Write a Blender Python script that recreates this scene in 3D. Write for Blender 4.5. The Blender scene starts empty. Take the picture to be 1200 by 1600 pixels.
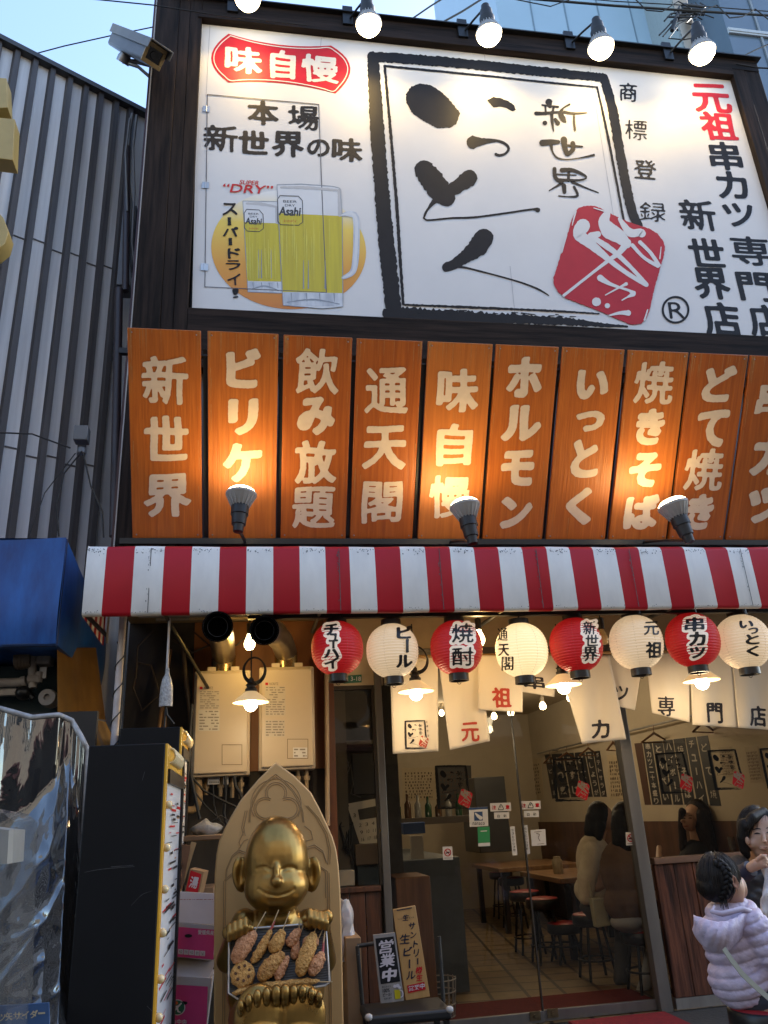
import bpy, bmesh, math, random
from mathutils import Vector, Matrix, Euler
import numpy as np

S = bpy.context.scene
COL = S.collection
rnd = random.Random(7)

# ------------------------------------------------------------------ camera
YAW, PITCH, ROLL, FPX = math.radians(9.954), math.radians(21.269), math.radians(-3.146), 1220.0
EYE = Vector((0.0, 0.0, 1.414))
_f = Vector((math.sin(YAW) * math.cos(PITCH), math.cos(YAW) * math.cos(PITCH), math.sin(PITCH)))
_r0 = Vector((math.cos(YAW), -math.sin(YAW), 0.0))
_u0 = _r0.cross(_f)
_r = _r0 * math.cos(ROLL) + _u0 * math.sin(ROLL)
_u = _u0 * math.cos(ROLL) - _r0 * math.sin(ROLL)
cam = bpy.data.cameras.new("camera")
cam.sensor_fit = 'VERTICAL'
cam.sensor_height = 36.0
cam.lens = 36.0 * FPX / 1600.0
cam.clip_start = 0.05
cam.clip_end = 2000.0
camo = bpy.data.objects.new("camera", cam)
COL.objects.link(camo)
M3 = Matrix((_r, _u, -_f)).transposed()
camo.matrix_world = Matrix.Translation(EYE) @ M3.to_4x4()
S.camera = camo

# ------------------------------------------------------------------ world, sun, exposure
SUN_EL, SUN_AZ = math.radians(36), math.radians(62)      # sun behind the restaurant: the whole front is in open shade
W = bpy.data.worlds.new("World")
S.world = W
W.use_nodes = True
wn = W.node_tree
wn.nodes.clear()
sky = wn.nodes.new('ShaderNodeTexSky')
sky.sky_type = 'NISHITA'
sky.sun_disc = False
sky.sun_elevation = SUN_EL
sky.sun_rotation = SUN_AZ
sky.dust_density = 0.6
sky.ozone_density = 1.0
bg = wn.nodes.new('ShaderNodeBackground')
bg.inputs['Strength'].default_value = 0.12
wo = wn.nodes.new('ShaderNodeOutputWorld')
wn.links.new(sky.outputs[0], bg.inputs[0])
wn.links.new(bg.outputs[0], wo.inputs[0])
sl = bpy.data.lights.new("sun", 'SUN')
sl.energy = 2.0
sl.angle = math.radians(0.5)
sl.color = (1.0, 0.93, 0.84)
so = bpy.data.objects.new("sun", sl)
COL.objects.link(so)
sd = Vector((math.sin(SUN_AZ) * math.cos(SUN_EL), math.cos(SUN_AZ) * math.cos(SUN_EL), math.sin(SUN_EL)))
so.rotation_euler = (-sd).to_track_quat('-Z', 'Y').to_euler()
S.view_settings.view_transform = 'Standard'
S.view_settings.look = 'None'
S.view_settings.exposure = 2.2
S.view_settings.gamma = 1.0
S.view_settings.use_curve_mapping = False
S.cycles.use_denoising = True
S.cycles.max_bounces = 7
S.cycles.diffuse_bounces = 3
S.cycles.glossy_bounces = 3
S.cycles.transparent_max_bounces = 12
S.cycles.sample_clamp_indirect = 4.0
S.cycles.caustics_reflective = False
S.cycles.caustics_refractive = False

# ------------------------------------------------------------------ measuring helpers (photo pixel -> point of a known surface)
def ray(px, py):
    return _r * (px - 600.0) + _u * (800.0 - py) + _f * FPX
def at(px, py, Y):
    d = ray(px, py)
    return EYE + d * (Y / d.y)
def atz(px, py, Z):
    d = ray(px, py)
    return EYE + d * ((Z - EYE.z) / d.z)
def atx(px, py, X):
    d = ray(px, py)
    return EYE + d * (X / d.x)
def hit(px, py, p0, n):
    d = ray(px, py)
    return EYE + d * ((p0 - EYE).dot(n) / d.dot(n))
def mpp(px, py, Y):                 # metres per photo pixel at depth Y
    return (at(px, py, Y) - EYE).dot(_f) / FPX
def plane_y(Y):
    return lambda px, py, k=0.0: at(px, py, Y - k)
def plane_x(X):
    return lambda px, py, k=0.0: atx(px, py, X - k)
def plane_of(p0, n):                # n points to the viewer
    return lambda px, py, k=0.0: hit(px, py, p0 + n * k, n)

# ------------------------------------------------------------------ materials
MATS = {}
def pm(name, col, rough=0.6, metal=0.0, var=0.12, scale=6.0, stretch=(1, 1, 1), rot=(0, 0, 0), bump=0.0, col2=None,
       spec=0.5, coat=0.0, detail=6.0, emit=None, es=0.0, contrast=(0.35, 0.65), bscale=None, trans=0.0, rvar=0.0, sub=0.0):
    if name in MATS:
        return MATS[name]
    m = bpy.data.materials.new(name)
    m.use_nodes = True
    nt = m.node_tree
    b = nt.nodes['Principled BSDF']
    b.inputs['Roughness'].default_value = rough
    b.inputs['Metallic'].default_value = metal
    b.inputs['Specular IOR Level'].default_value = spec
    b.inputs['Coat Weight'].default_value = coat
    b.inputs['Transmission Weight'].default_value = trans
    if sub:
        b.inputs['Subsurface Weight'].default_value = sub
        b.inputs['Subsurface Scale'].default_value = 0.02
    c1 = tuple(col) + (1,)
    c2 = tuple(col2) + (1,) if col2 else tuple(max(0.0, c * (1 - var)) for c in col) + (1,)
    tc = nt.nodes.new('ShaderNodeTexCoord')
    mp = nt.nodes.new('ShaderNodeMapping')
    mp.inputs['Scale'].default_value = stretch
    mp.inputs['Rotation'].default_value = rot
    nt.links.new(tc.outputs['Object'], mp.inputs['Vector'])
    ns = nt.nodes.new('ShaderNodeTexNoise')
    ns.inputs['Scale'].default_value = scale
    ns.inputs['Detail'].default_value = detail
    ns.inputs['Roughness'].default_value = 0.6
    nt.links.new(mp.outputs[0], ns.inputs['Vector'])
    rp = nt.nodes.new('ShaderNodeValToRGB')
    rp.color_ramp.elements[0].position = contrast[0]
    rp.color_ramp.elements[1].position = contrast[1]
    rp.color_ramp.elements[0].color = c2
    rp.color_ramp.elements[1].color = c1
    nt.links.new(ns.outputs['Fac'], rp.inputs['Fac'])
    nt.links.new(rp.outputs[0], b.inputs['Base Color'])
    if rvar:
        mr = nt.nodes.new('ShaderNodeMapRange')
        mr.inputs['To Min'].default_value = max(0.02, rough - rvar)
        mr.inputs['To Max'].default_value = min(1, rough + rvar)
        nt.links.new(ns.outputs['Fac'], mr.inputs['Value'])
        nt.links.new(mr.outputs[0], b.inputs['Roughness'])
    if bump:
        bm_ = nt.nodes.new('ShaderNodeBump')
        bm_.inputs['Strength'].default_value = bump
        bm_.inputs['Distance'].default_value = 0.02
        if bscale:
            n2 = nt.nodes.new('ShaderNodeTexNoise')
            n2.inputs['Scale'].default_value = bscale
            n2.inputs['Detail'].default_value = 5
            nt.links.new(mp.outputs[0], n2.inputs['Vector'])
            nt.links.new(n2.outputs['Fac'], bm_.inputs['Height'])
        else:
            nt.links.new(ns.outputs['Fac'], bm_.inputs['Height'])
        nt.links.new(bm_.outputs[0], b.inputs['Normal'])
    if emit:
        b.inputs['Emission Color'].default_value = tuple(emit) + (1,)
        b.inputs['Emission Strength'].default_value = es
    MATS[name] = m
    return m

def glass_mat(name, tint=(0.9, 0.93, 0.92), ior=1.5, rough=0.0, haze=0.0, bump=0.0, bscale=4.0):
    if name in MATS:
        return MATS[name]
    m = bpy.data.materials.new(name)
    m.use_nodes = True
    nt = m.node_tree
    nt.nodes.clear()
    out = nt.nodes.new('ShaderNodeOutputMaterial')
    tr = nt.nodes.new('ShaderNodeBsdfTransparent')
    tr.inputs[0].default_value = tuple(tint) + (1,)
    gl = nt.nodes.new('ShaderNodeBsdfGlossy')
    gl.inputs['Roughness'].default_value = rough
    fr = nt.nodes.new('ShaderNodeFresnel')
    ge = nt.nodes.new('ShaderNodeNewGeometry')       # a thin sheet reflects alike from both faces
    mrg = nt.nodes.new('ShaderNodeMapRange')
    mrg.inputs['To Min'].default_value = ior
    mrg.inputs['To Max'].default_value = 1.0 / ior
    nt.links.new(ge.outputs['Backfacing'], mrg.inputs['Value'])
    nt.links.new(mrg.outputs[0], fr.inputs['IOR'])
    mx = nt.nodes.new('ShaderNodeMixShader')
    nt.links.new(fr.outputs[0], mx.inputs[0])
    nt.links.new(tr.outputs[0], mx.inputs[1])
    nt.links.new(gl.outputs[0], mx.inputs[2])
    last = mx
    if haze:
        df = nt.nodes.new('ShaderNodeBsdfDiffuse')
        df.inputs[0].default_value = (0.7, 0.7, 0.7, 1)
        m2 = nt.nodes.new('ShaderNodeMixShader')
        m2.inputs[0].default_value = haze
        nt.links.new(mx.outputs[0], m2.inputs[1])
        nt.links.new(df.outputs[0], m2.inputs[2])
        last = m2
    if bump:
        tc = nt.nodes.new('ShaderNodeTexCoord')
        mp = nt.nodes.new('ShaderNodeMapping')
        mp.inputs['Scale'].default_value = (1.4, 1.4, 0.45)
        ns = nt.nodes.new('ShaderNodeTexNoise')
        ns.inputs['Scale'].default_value = bscale
        ns.inputs['Detail'].default_value = 3
        ns.inputs['Distortion'].default_value = 1.2
        bp = nt.nodes.new('ShaderNodeBump')
        bp.inputs['Strength'].default_value = bump
        bp.inputs['Distance'].default_value = 0.05
        nt.links.new(tc.outputs['Object'], mp.inputs[0])
        nt.links.new(mp.outputs[0], ns.inputs['Vector'])
        nt.links.new(ns.outputs['Fac'], bp.inputs['Height'])
        nt.links.new(bp.outputs[0], gl.inputs['Normal'])
        nt.links.new(bp.outputs[0], fr.inputs['Normal'])
    nt.links.new(last.outputs[0], out.inputs[0])
    MATS[name] = m
    return m

def emit_mat(name, col, strength):
    if name in MATS:
        return MATS[name]
    m = bpy.data.materials.new(name)
    m.use_nodes = True
    nt = m.node_tree
    b = nt.nodes['Principled BSDF']
    b.inputs['Base Color'].default_value = (0.9, 0.88, 0.8, 1)
    b.inputs['Emission Color'].default_value = tuple(col) + (1,)
    b.inputs['Emission Strength'].default_value = strength
    MATS[name] = m
    return m

# ------------------------------------------------------------------ mesh builder
def vec(p):
    return p if isinstance(p, Vector) else Vector(p)

class MB:
    def __init__(self):
        self.v, self.f, self.m = [], [], []
    def add(self, vs, fs, mi=0):
        o = len(self.v)
        self.v.extend(vec(p) for p in vs)
        for f in fs:
            self.f.append([i + o for i in f])
            self.m.append(mi)
        return self
    def quad(self, a, b, c, d, mi=0):
        return self.add([a, b, c, d], [(0, 1, 2, 3)], mi)
    def poly(self, pts, mi=0):
        return self.add(pts, [tuple(range(len(pts)))], mi)
    def box(self, x0, x1, y0, y1, z0, z1, mi=0):
        v = [(x0, y0, z0), (x1, y0, z0), (x1, y1, z0), (x0, y1, z0), (x0, y0, z1), (x1, y0, z1), (x1, y1, z1), (x0, y1, z1)]
        return self.add(v, [(0, 3, 2, 1), (4, 5, 6, 7), (0, 1, 5, 4), (1, 2, 6, 5), (2, 3, 7, 6), (3, 0, 4, 7)], mi)
    def obox(self, c, ax, ay, az, mi=0):
        c, ax, ay, az = vec(c), vec(ax), vec(ay), vec(az)
        s = [(-1, -1, -1), (1, -1, -1), (1, 1, -1), (-1, 1, -1), (-1, -1, 1), (1, -1, 1), (1, 1, 1), (-1, 1, 1)]
        return self.add([c + ax * a + ay * b + az * d for a, b, d in s],
                        [(0, 3, 2, 1), (4, 5, 6, 7), (0, 1, 5, 4), (1, 2, 6, 5), (2, 3, 7, 6), (3, 0, 4, 7)], mi)
    def prism(self, pts, d, mi=0):
        pts = [vec(p) for p in pts]
        d = vec(d)
        n = len(pts)
        fs = [tuple(range(n)), tuple(range(2 * n - 1, n - 1, -1))]
        for i in range(n):
            j = (i + 1) % n
            fs.append((i, i + n, j + n, j))
        return self.add(pts + [p + d for p in pts], fs, mi)
    def tube(self, pts, r, n=8, mi=0, cap=True):
        pts = [vec(p) for p in pts]
        rs = r if isinstance(r, (list, tuple)) else [r] * len(pts)
        vs, fs = [], []
        t0 = (pts[1] - pts[0]).normalized()
        a = t0.orthogonal().normalized()
        for i, p in enumerate(pts):
            t = (pts[min(i + 1, len(pts) - 1)] - pts[max(i - 1, 0)])
            t = t.normalized() if t.length > 1e-9 else t0
            a = (a - t * a.dot(t))
            a = a.normalized() if a.length > 1e-6 else t.orthogonal().normalized()
            b = t.cross(a)
            for k in range(n):
                th = 2 * math.pi * k / n
                vs.append(p + (a * math.cos(th) + b * math.sin(th)) * rs[i])
        for i in range(len(pts) - 1):
            for k in range(n):
                k2 = (k + 1) % n
                fs.append((i * n + k, i * n + k2, (i + 1) * n + k2, (i + 1) * n + k))
        if cap:
            fs.append(tuple(range(n - 1, -1, -1)))
            o = (len(pts) - 1) * n
            fs.append(tuple(o + k for k in range(n)))
        return self.add(vs, fs, mi)
    def bar(self, a, b, w, h, up=(0, 0, 1), mi=0):
        a, b, up = vec(a), vec(b), vec(up)
        d = (b - a)
        t = d.normalized()
        s = t.cross(up)
        s = s.normalized() if s.length > 1e-6 else t.orthogonal().normalized()
        u2 = s.cross(t)
        return self.obox((a + b) / 2, d / 2, s * (w / 2), u2 * (h / 2), mi)
    def lathe(self, prof, o, axis=(0, 0, 1), n=24, mi=0, sx=1.0, cap=True):
        o, ax = vec(o), vec(axis).normalized()
        a = ax.orthogonal().normalized() if abs(ax.z) < 0.999 else Vector((1, 0, 0))
        b = ax.cross(a)
        vs, fs = [], []
        for r, h in prof:
            for k in range(n):
                th = 2 * math.pi * k / n
                vs.append(o + ax * h + (a * math.cos(th) * sx + b * math.sin(th)) * r)
        for i in range(len(prof) - 1):
            for k in range(n):
                k2 = (k + 1) % n
                fs.append((i * n + k, i * n + k2, (i + 1) * n + k2, (i + 1) * n + k))
        if cap and prof[0][0] > 1e-5:
            fs.append(tuple(range(n - 1, -1, -1)))
        if cap and prof[-1][0] > 1e-5:
            o2 = (len(prof) - 1) * n
            fs.append(tuple(o2 + k for k in range(n)))
        return self.add(vs, fs, mi)
    def sph(self, c, r, nu=16, nv=10, mi=0, rot=None):
        c = vec(c)
        r = (r, r, r) if isinstance(r, (int, float)) else r
        vs, fs = [], []
        for j in range(nv + 1):
            ph = math.pi * j / nv
            for i in range(nu):
                th = 2 * math.pi * i / nu
                p = Vector((r[0] * math.sin(ph) * math.cos(th), r[1] * math.sin(ph) * math.sin(th), r[2] * math.cos(ph)))
                if rot is not None:
                    p = rot @ p
                vs.append(c + p)
        for j in range(nv):
            for i in range(nu):
                i2 = (i + 1) % nu
                fs.append((j * nu + i, (j + 1) * nu + i, (j + 1) * nu + i2, j * nu + i2))
        return self.add(vs, fs, mi)
    def grid(self, fn, nu, nv, mi=0):
        vs = [fn(i / nu, j / nv) for j in range(nv + 1) for i in range(nu + 1)]
        fs = [(j * (nu + 1) + i, j * (nu + 1) + i + 1, (j + 1) * (nu + 1) + i + 1, (j + 1) * (nu + 1) + i) for j in range(nv) for i in range(nu)]
        return self.add(vs, fs, mi)

BASE = {}
def mesh_obj(name, mb, mats, parent=None, smooth=None, bevel=0.0, seg=2, base=None, keepdup=False):
    b = base if base is not None else (BASE[parent] if parent is not None else Vector((0, 0, 0)))
    me = bpy.data.meshes.new(name)
    me.from_pydata([tuple(p - b) for p in mb.v], [], mb.f)
    mats = mats if isinstance(mats, (list, tuple)) else [mats]
    for m in mats:
        me.materials.append(m)
    me.polygons.foreach_set('material_index', mb.m)
    if not keepdup:
        bm = bmesh.new()
        bm.from_mesh(me)
        bmesh.ops.remove_doubles(bm, verts=bm.verts, dist=1e-6)
        bmesh.ops.recalc_face_normals(bm, faces=bm.faces)
        bm.to_mesh(me)
        bm.free()
    if smooth is not None:
        me.polygons.foreach_set('use_smooth', [True] * len(me.polygons))
        if smooth < 179:
            me.set_sharp_from_angle(angle=math.radians(smooth))
    me.update()
    o = bpy.data.objects.new(name, me)
    COL.objects.link(o)
    if parent is not None:
        o.parent = parent
    else:
        o.location = b
    BASE[o] = b
    if bevel:
        md = o.modifiers.new('bevel', 'BEVEL')
        md.width = bevel
        md.segments = seg
        md.limit_method = 'ANGLE'
        md.angle_limit = math.radians(40)
        me.polygons.foreach_set('use_smooth', [True] * len(me.polygons))
        me.set_sharp_from_angle(angle=math.radians(50))
    return o

def tag(o, label, cat, group=None, kind=None):
    if label: o['label'] = label
    if cat: o['category'] = cat
    if group: o['group'] = group
    if kind: o['kind'] = kind
    return o
def thing(name, label, cat, loc, group=None):
    o = bpy.data.objects.new(name, None)
    o.empty_display_size = 0.1
    COL.objects.link(o)
    o.location = vec(loc)
    BASE[o] = vec(loc).copy()
    return tag(o, label, cat, group)
def solo(name, mb, mats, label, cat, group=None, smooth=None, bevel=0.0, seg=2, kind=None):
    lo = Vector((sum(p.x for p in mb.v) / len(mb.v), sum(p.y for p in mb.v) / len(mb.v), min(p.z for p in mb.v)))
    return tag(mesh_obj(name, mb, mats, None, smooth, bevel, seg, base=lo), label, cat, group, kind)
def struct(name, mb, mats, smooth=None):
    o = mesh_obj(name, mb, mats, None, smooth)
    o['kind'] = 'structure'
    return o
def copy_tree(o, parent=None):
    c = o.copy()
    COL.objects.link(c)
    c.parent = parent
    for ch in list(o.children):
        copy_tree(ch, c)
    return c

def lamp(name, kind, loc, energy, col, parent=None, radius=0.03, aim=None, cone=120, blend=0.6):
    l = bpy.data.lights.new(name, kind)
    l.energy = energy
    l.color = col
    l.shadow_soft_size = radius
    if kind == 'SPOT':
        l.spot_size = math.radians(cone)
        l.spot_blend = blend
    o = bpy.data.objects.new(name, l)
    COL.objects.link(o)
    if parent is not None:
        o.parent = parent
        o.location = vec(loc) - BASE[parent]
    else:
        o.location = vec(loc)
    if aim is not None:
        o.rotation_euler = vec(aim).to_track_quat('-Z', 'Y').to_euler()
    return o

# ------------------------------------------------------------------ lettering
_G = {}
def glyph(ch):
    key = ch
    if key in _G:
        return _G[key]
    c = bpy.data.curves.new('glyph', 'FONT')
    c.body = ch
    c.size = 1.0
    c.resolution_u = 3
    o = bpy.data.objects.new('glyph', c)
    COL.objects.link(o)
    dg = bpy.context.evaluated_depsgraph_get()
    dg.update()
    me = bpy.data.meshes.new_from_object(o.evaluated_get(dg))
    me.calc_loop_triangles()
    vs = [(v.co.x, v.co.y) for v in me.vertices]
    ts = [tuple(t.vertices) for t in me.loop_triangles]
    bpy.data.objects.remove(o)
    bpy.data.curves.remove(c)
    bpy.data.meshes.remove(me)
    if not vs:
        _G[key] = ([], [])
        return _G[key]
    _G[key] = (vs, ts)
    return _G[key]

_RG = {}
def glyph_mesh(ch, bold, brush, rot90, N):
    """ink shape of a character: filled outline, swelled by a slanted brush tip, edges softened; cells of a fine grid cut along the edge"""
    key = (ch, round(bold, 4), round(brush, 4), rot90, N)
    if key in _RG:
        return _RG[key]
    vs, ts = glyph(ch)
    if not vs:
        _RG[key] = ([], [])
        return _RG[key]
    if rot90:
        vs = [(y, -x) for x, y in vs]
    P = np.array(vs, float)
    P -= P.min(0)
    sd_ = (ord(ch[0]) * 7919) % 1000 / 50.0
    pad = int(bold * N) + 5
    W_ = int(P[:, 0].max() * N) + 2 * pad + 2
    H_ = int(P[:, 1].max() * N) + 2 * pad + 2
    SS = 2
    img = np.zeros((H_ * SS, W_ * SS), bool)
    Q = (P * N + pad) * SS
    for a, b, c in ts:
        A, B_, C_ = Q[a], Q[b], Q[c]
        x0, x1 = int(min(A[0], B_[0], C_[0])), int(max(A[0], B_[0], C_[0])) + 2
        y0, y1 = int(min(A[1], B_[1], C_[1])), int(max(A[1], B_[1], C_[1])) + 2
        gx, gy = np.meshgrid(np.arange(x0, x1) + 0.5, np.arange(y0, y1) + 0.5)
        e = lambda p, q: (q[0] - p[0]) * (gy - p[1]) - (q[1] - p[1]) * (gx - p[0])
        w0, w1, w2 = e(A, B_), e(B_, C_), e(C_, A)
        m = ((w0 >= -1e-6) & (w1 >= -1e-6) & (w2 >= -1e-6)) | ((w0 <= 1e-6) & (w1 <= 1e-6) & (w2 <= 1e-6))
        img[y0:y1, x0:x1] |= m
    r = bold * N * SS
    if r >= 0.5:
        big = img.copy()
        R = int(math.ceil(r * 1.25))
        ca, sa = math.cos(0.5), math.sin(0.5)
        for dy in range(-R, R + 1):
            for dx in range(-R, R + 1):
                u, v = dx * ca + dy * sa, -dx * sa + dy * ca
                if (u / (r * 1.2)) ** 2 + (v / (r * 0.8)) ** 2 <= 1.0:
                    big |= np.roll(np.roll(img, dy, 0), dx, 1)
        img = big
    f = img.reshape(H_, SS, W_, SS).mean((1, 3))
    k = np.array([0.25, 0.5, 0.25])
    for _ in range(2 if N > 40 else 1):
        f = np.apply_along_axis(lambda t: np.convolve(t, k, 'same'), 0, f)
        f = np.apply_along_axis(lambda t: np.convolve(t, k, 'same'), 1, f)
    if brush and N > 30:
        yy, xx = np.mgrid[0:H_, 0:W_] / float(N)
        f = f + (f > 0.02) * (f < 0.98) * brush * 4 * (np.sin(xx * 23 + 9 * np.sin(yy * 7 + sd_)) * np.sin(yy * 21 + 6 * np.sin(xx * 9 + sd_)))
    ins = f > 0.5
    V, F, vi = [], [], {}
    def vid(x, y):
        kx = (round(x, 3), round(y, 3))
        if kx not in vi:
            vi[kx] = len(V); V.append((x, y))
        return vi[kx]
    cnt = ins[:-1, :-1].astype(int) + ins[:-1, 1:] + ins[1:, :-1] + ins[1:, 1:]
    for y in range(H_ - 1):
        x = 0
        row = cnt[y]
        nz = np.nonzero(row)[0]
        if len(nz) == 0:
            continue
        x, xe = nz[0], nz[-1]
        while x <= xe:
            if row[x] == 4:
                e2 = x
                while e2 + 1 <= xe and row[e2 + 1] == 4 and e2 - x < 5:
                    e2 += 1
                F.append((vid(x, y), vid(e2 + 1, y), vid(e2 + 1, y + 1), vid(x, y + 1)))
                x = e2 + 1
                continue
            if row[x]:
                co = ((x, y), (x + 1, y), (x + 1, y + 1), (x, y + 1))
                va = [f[q[1], q[0]] for q in co]
                poly = []
                for i in range(4):
                    j = (i + 1) % 4
                    if va[i] > 0.5:
                        poly.append(vid(*co[i]))
                    if (va[i] > 0.5) != (va[j] > 0.5):
                        t = (0.5 - va[i]) / (va[j] - va[i])
                        poly.append(vid(co[i][0] + (co[j][0] - co[i][0]) * t, co[i][1] + (co[j][1] - co[i][1]) * t))
                if len(poly) >= 3:
                    F.append(tuple(poly))
            x += 1
    if not V:
        _RG[key] = ([], [])
        return _RG[key]
    A = np.array(V, float)
    mn, mx = A.min(0), A.max(0)
    A = (A - mn) / np.maximum(mx - mn, 1e-6)
    # the written hand: strokes sway a little
    if brush:
        x, y = A[:, 0].copy(), A[:, 1].copy()
        A[:, 0] += brush * 0.5 * np.sin(5 * y + 2 * x + sd_)
        A[:, 1] += brush * 0.5 * np.sin(5 * x - 3 * y + sd_ * 1.7)
    _RG[key] = (A.tolist(), F)
    return _RG[key]

def put_glyph(mb, ch, cx, cy, w, h, surf, k=0.003, bold=0.03, sx=0.0, sy=0.0, mi=0, brush=0.018, rot90=False, grow=0.0, nmin=22):
    """one character whose ink fills the box (cx, cy, w, h) measured on the photograph, laid on the surface surf"""
    if rot90 or ch == 'ー' or ch == '一':
        N = 40
    else:
        N = int(min(92, max(nmin, h * 1.45)))
        if ch in '題慢閣飲焼場専新標録酎通業営樽':
            bold *= 0.62
    vs, ts = glyph_mesh(ch, bold, brush, rot90, N)
    if not vs:
        return
    w2, h2 = w + 2 * grow, h + 2 * grow
    pts = []
    for x, y in vs:
        a = (x - 0.5) * w2
        b = (0.5 - y) * h2
        pts.append(surf(cx + a + sx * b, cy + b + sy * a, k))
    mb.add(pts, ts, mi)

def put_line(mb, s, cx, cy, w, h, surf, k=0.003, bold=0.0, sx=0.0, sy=0.0, mi=0, brush=0.0):
    put_glyph(mb, s, cx, cy, w, h, surf, k, bold, sx, sy, mi, brush, nmin=40)

_sk = [0]
def stroke(mb, pts, surf, k=0.003, sc=1.0, off=(0, 0), mi=0, rough=0.08, step=3.0, seed=0, conv=None, lin=False):
    """brush stroke: pts = [(x, y, width)] on the photograph (off + p / sc), drawn as a ribbon with round ends and torn edges"""
    rg = random.Random(seed + len(mb.v))
    P = [(off[0] + p[0] / sc, off[1] + p[1] / sc, p[2] / sc * (1.25 if conv else 1)) for p in pts]
    if conv:
        P2 = []
        for x, y, w in P:
            a = conv(x, y); b = conv(x + w / 2, y); c = conv(x, y + w / 2)
            P2.append((a[0], a[1], math.hypot(b[0] - a[0], b[1] - a[1]) + math.hypot(c[0] - a[0], c[1] - a[1])))
        P = P2
        step = step * 0.25
    if len(P) == 1:
        x, y, w = P[0]
        P = [(x - w * 0.02, y, w), (x + w * 0.02, y, w)]
    # Catmull-Rom through the points
    Q = []
    n = len(P)
    for i in range(n - 1):
        p0, p1, p2, p3 = P[max(i - 1, 0)], P[i], P[i + 1], P[min(i + 2, n - 1)]
        L = math.hypot(p2[0] - p1[0], p2[1] - p1[1])
        m = max(2, int(L / step))
        for j in range(m):
            t = j / m
            q = []
            for c in range(3):
                a0, a1, a2, a3 = p0[c], p1[c], p2[c], p3[c]
                if c == 2 or lin:
                    q.append(a1 + (a2 - a1) * t)
                else:
                    q.append(0.5 * (2 * a1 + (a2 - a0) * t + (2 * a0 - 5 * a1 + 4 * a2 - a3) * t * t + (3 * a1 - a0 - 3 * a2 + a3) * t ** 3))
            Q.append(q)
    Q.append(list(P[-1]))
    # round ends
    def cap(q, d, sgn):
        out = []
        for a in (0.97, 0.8, 0.5):
            out.append([q[0] + sgn * d[0] * q[2] / 2 * a, q[1] + sgn * d[1] * q[2] / 2 * a, q[2] * math.sqrt(1 - a * a)])
        return out
    def dirn(i):
        a, b = Q[max(i - 1, 0)], Q[min(i + 1, len(Q) - 1)]
        l = math.hypot(b[0] - a[0], b[1] - a[1]) or 1
        return ((b[0] - a[0]) / l, (b[1] - a[1]) / l)
    d0, d1 = dirn(0), dirn(len(Q) - 1)
    Q = cap(Q[0], d0, -1) + Q + cap(Q[-1], d1, 1)[::-1]
    _sk[0] = (_sk[0] + 1) % 24
    kk = k + _sk[0] * 0.00012
    vs, fs = [], []
    for i in range(len(Q)):
        a, b = Q[max(i - 1, 0)], Q[min(i + 1, len(Q) - 1)]
        l = math.hypot(b[0] - a[0], b[1] - a[1]) or 1
        nx, ny = -(b[1] - a[1]) / l, (b[0] - a[0]) / l
        x, y, w = Q[i]
        wl = w / 2 * (1 + rg.uniform(-rough, rough))
        wr = w / 2 * (1 + rg.uniform(-rough, rough))
        vs += [surf(x + nx * wl, y + ny * wl, kk), surf(x - nx * wr, y - ny * wr, kk)]
    for i in range(len(Q) - 1):
        fs.append((2 * i, 2 * i + 1, 2 * i + 3, 2 * i + 2))
    mb.add(vs, fs, mi)

def flat_poly(mb, pts, surf, k=0.003, mi=0, conv=None):
    if conv:
        pts = [conv(x, y) for x, y in pts]
    cx = sum(p[0] for p in pts) / len(pts); cy = sum(p[1] for p in pts) / len(pts)
    vs = [surf(cx, cy, k)] + [surf(x, y, k) for x, y in pts]
    n = len(pts)
    mb.add(vs, [(0, 1 + i, 1 + (i + 1) % n) for i in range(n)], mi)

# ------------------------------------------------------------------ smooth bodies: closed pieces fused to one skin
def fuse(mb, voxel, smooth_iter=3):
    me = bpy.data.meshes.new('fuse')
    me.from_pydata([tuple(p) for p in mb.v], [], mb.f)
    o = bpy.data.objects.new('fuse', me)
    COL.objects.link(o)
    r = o.modifiers.new('r', 'REMESH')
    r.mode = 'VOXEL'
    r.voxel_size = voxel
    if smooth_iter:
        s = o.modifiers.new('s', 'SMOOTH')
        s.factor = 0.5
        s.iterations = smooth_iter
    dg = bpy.context.evaluated_depsgraph_get()
    dg.update()
    m2 = bpy.data.meshes.new_from_object(o.evaluated_get(dg))
    out = MB()
    out.v = [Vector(v.co) for v in m2.vertices]
    out.f = [list(p.vertices) for p in m2.polygons]
    out.m = [0] * len(out.f)
    bpy.data.objects.remove(o)
    bpy.data.meshes.remove(me)
    bpy.data.meshes.remove(m2)
    return out
def limb(mb, pts):
    """chain of (point, radius): overlapping balls, fused later"""
    for (a, ra), (b, rb) in zip(pts[:-1], pts[1:]):
        a, b = vec(a), vec(b)
        n = max(2, int((b - a).length / (min(ra, rb) * 0.5)) + 1)
        for i in range(n + 1):
            t = i / n
            mb.sph(a.lerp(b, t), ra + (rb - ra) * t, 12, 8)
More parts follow.
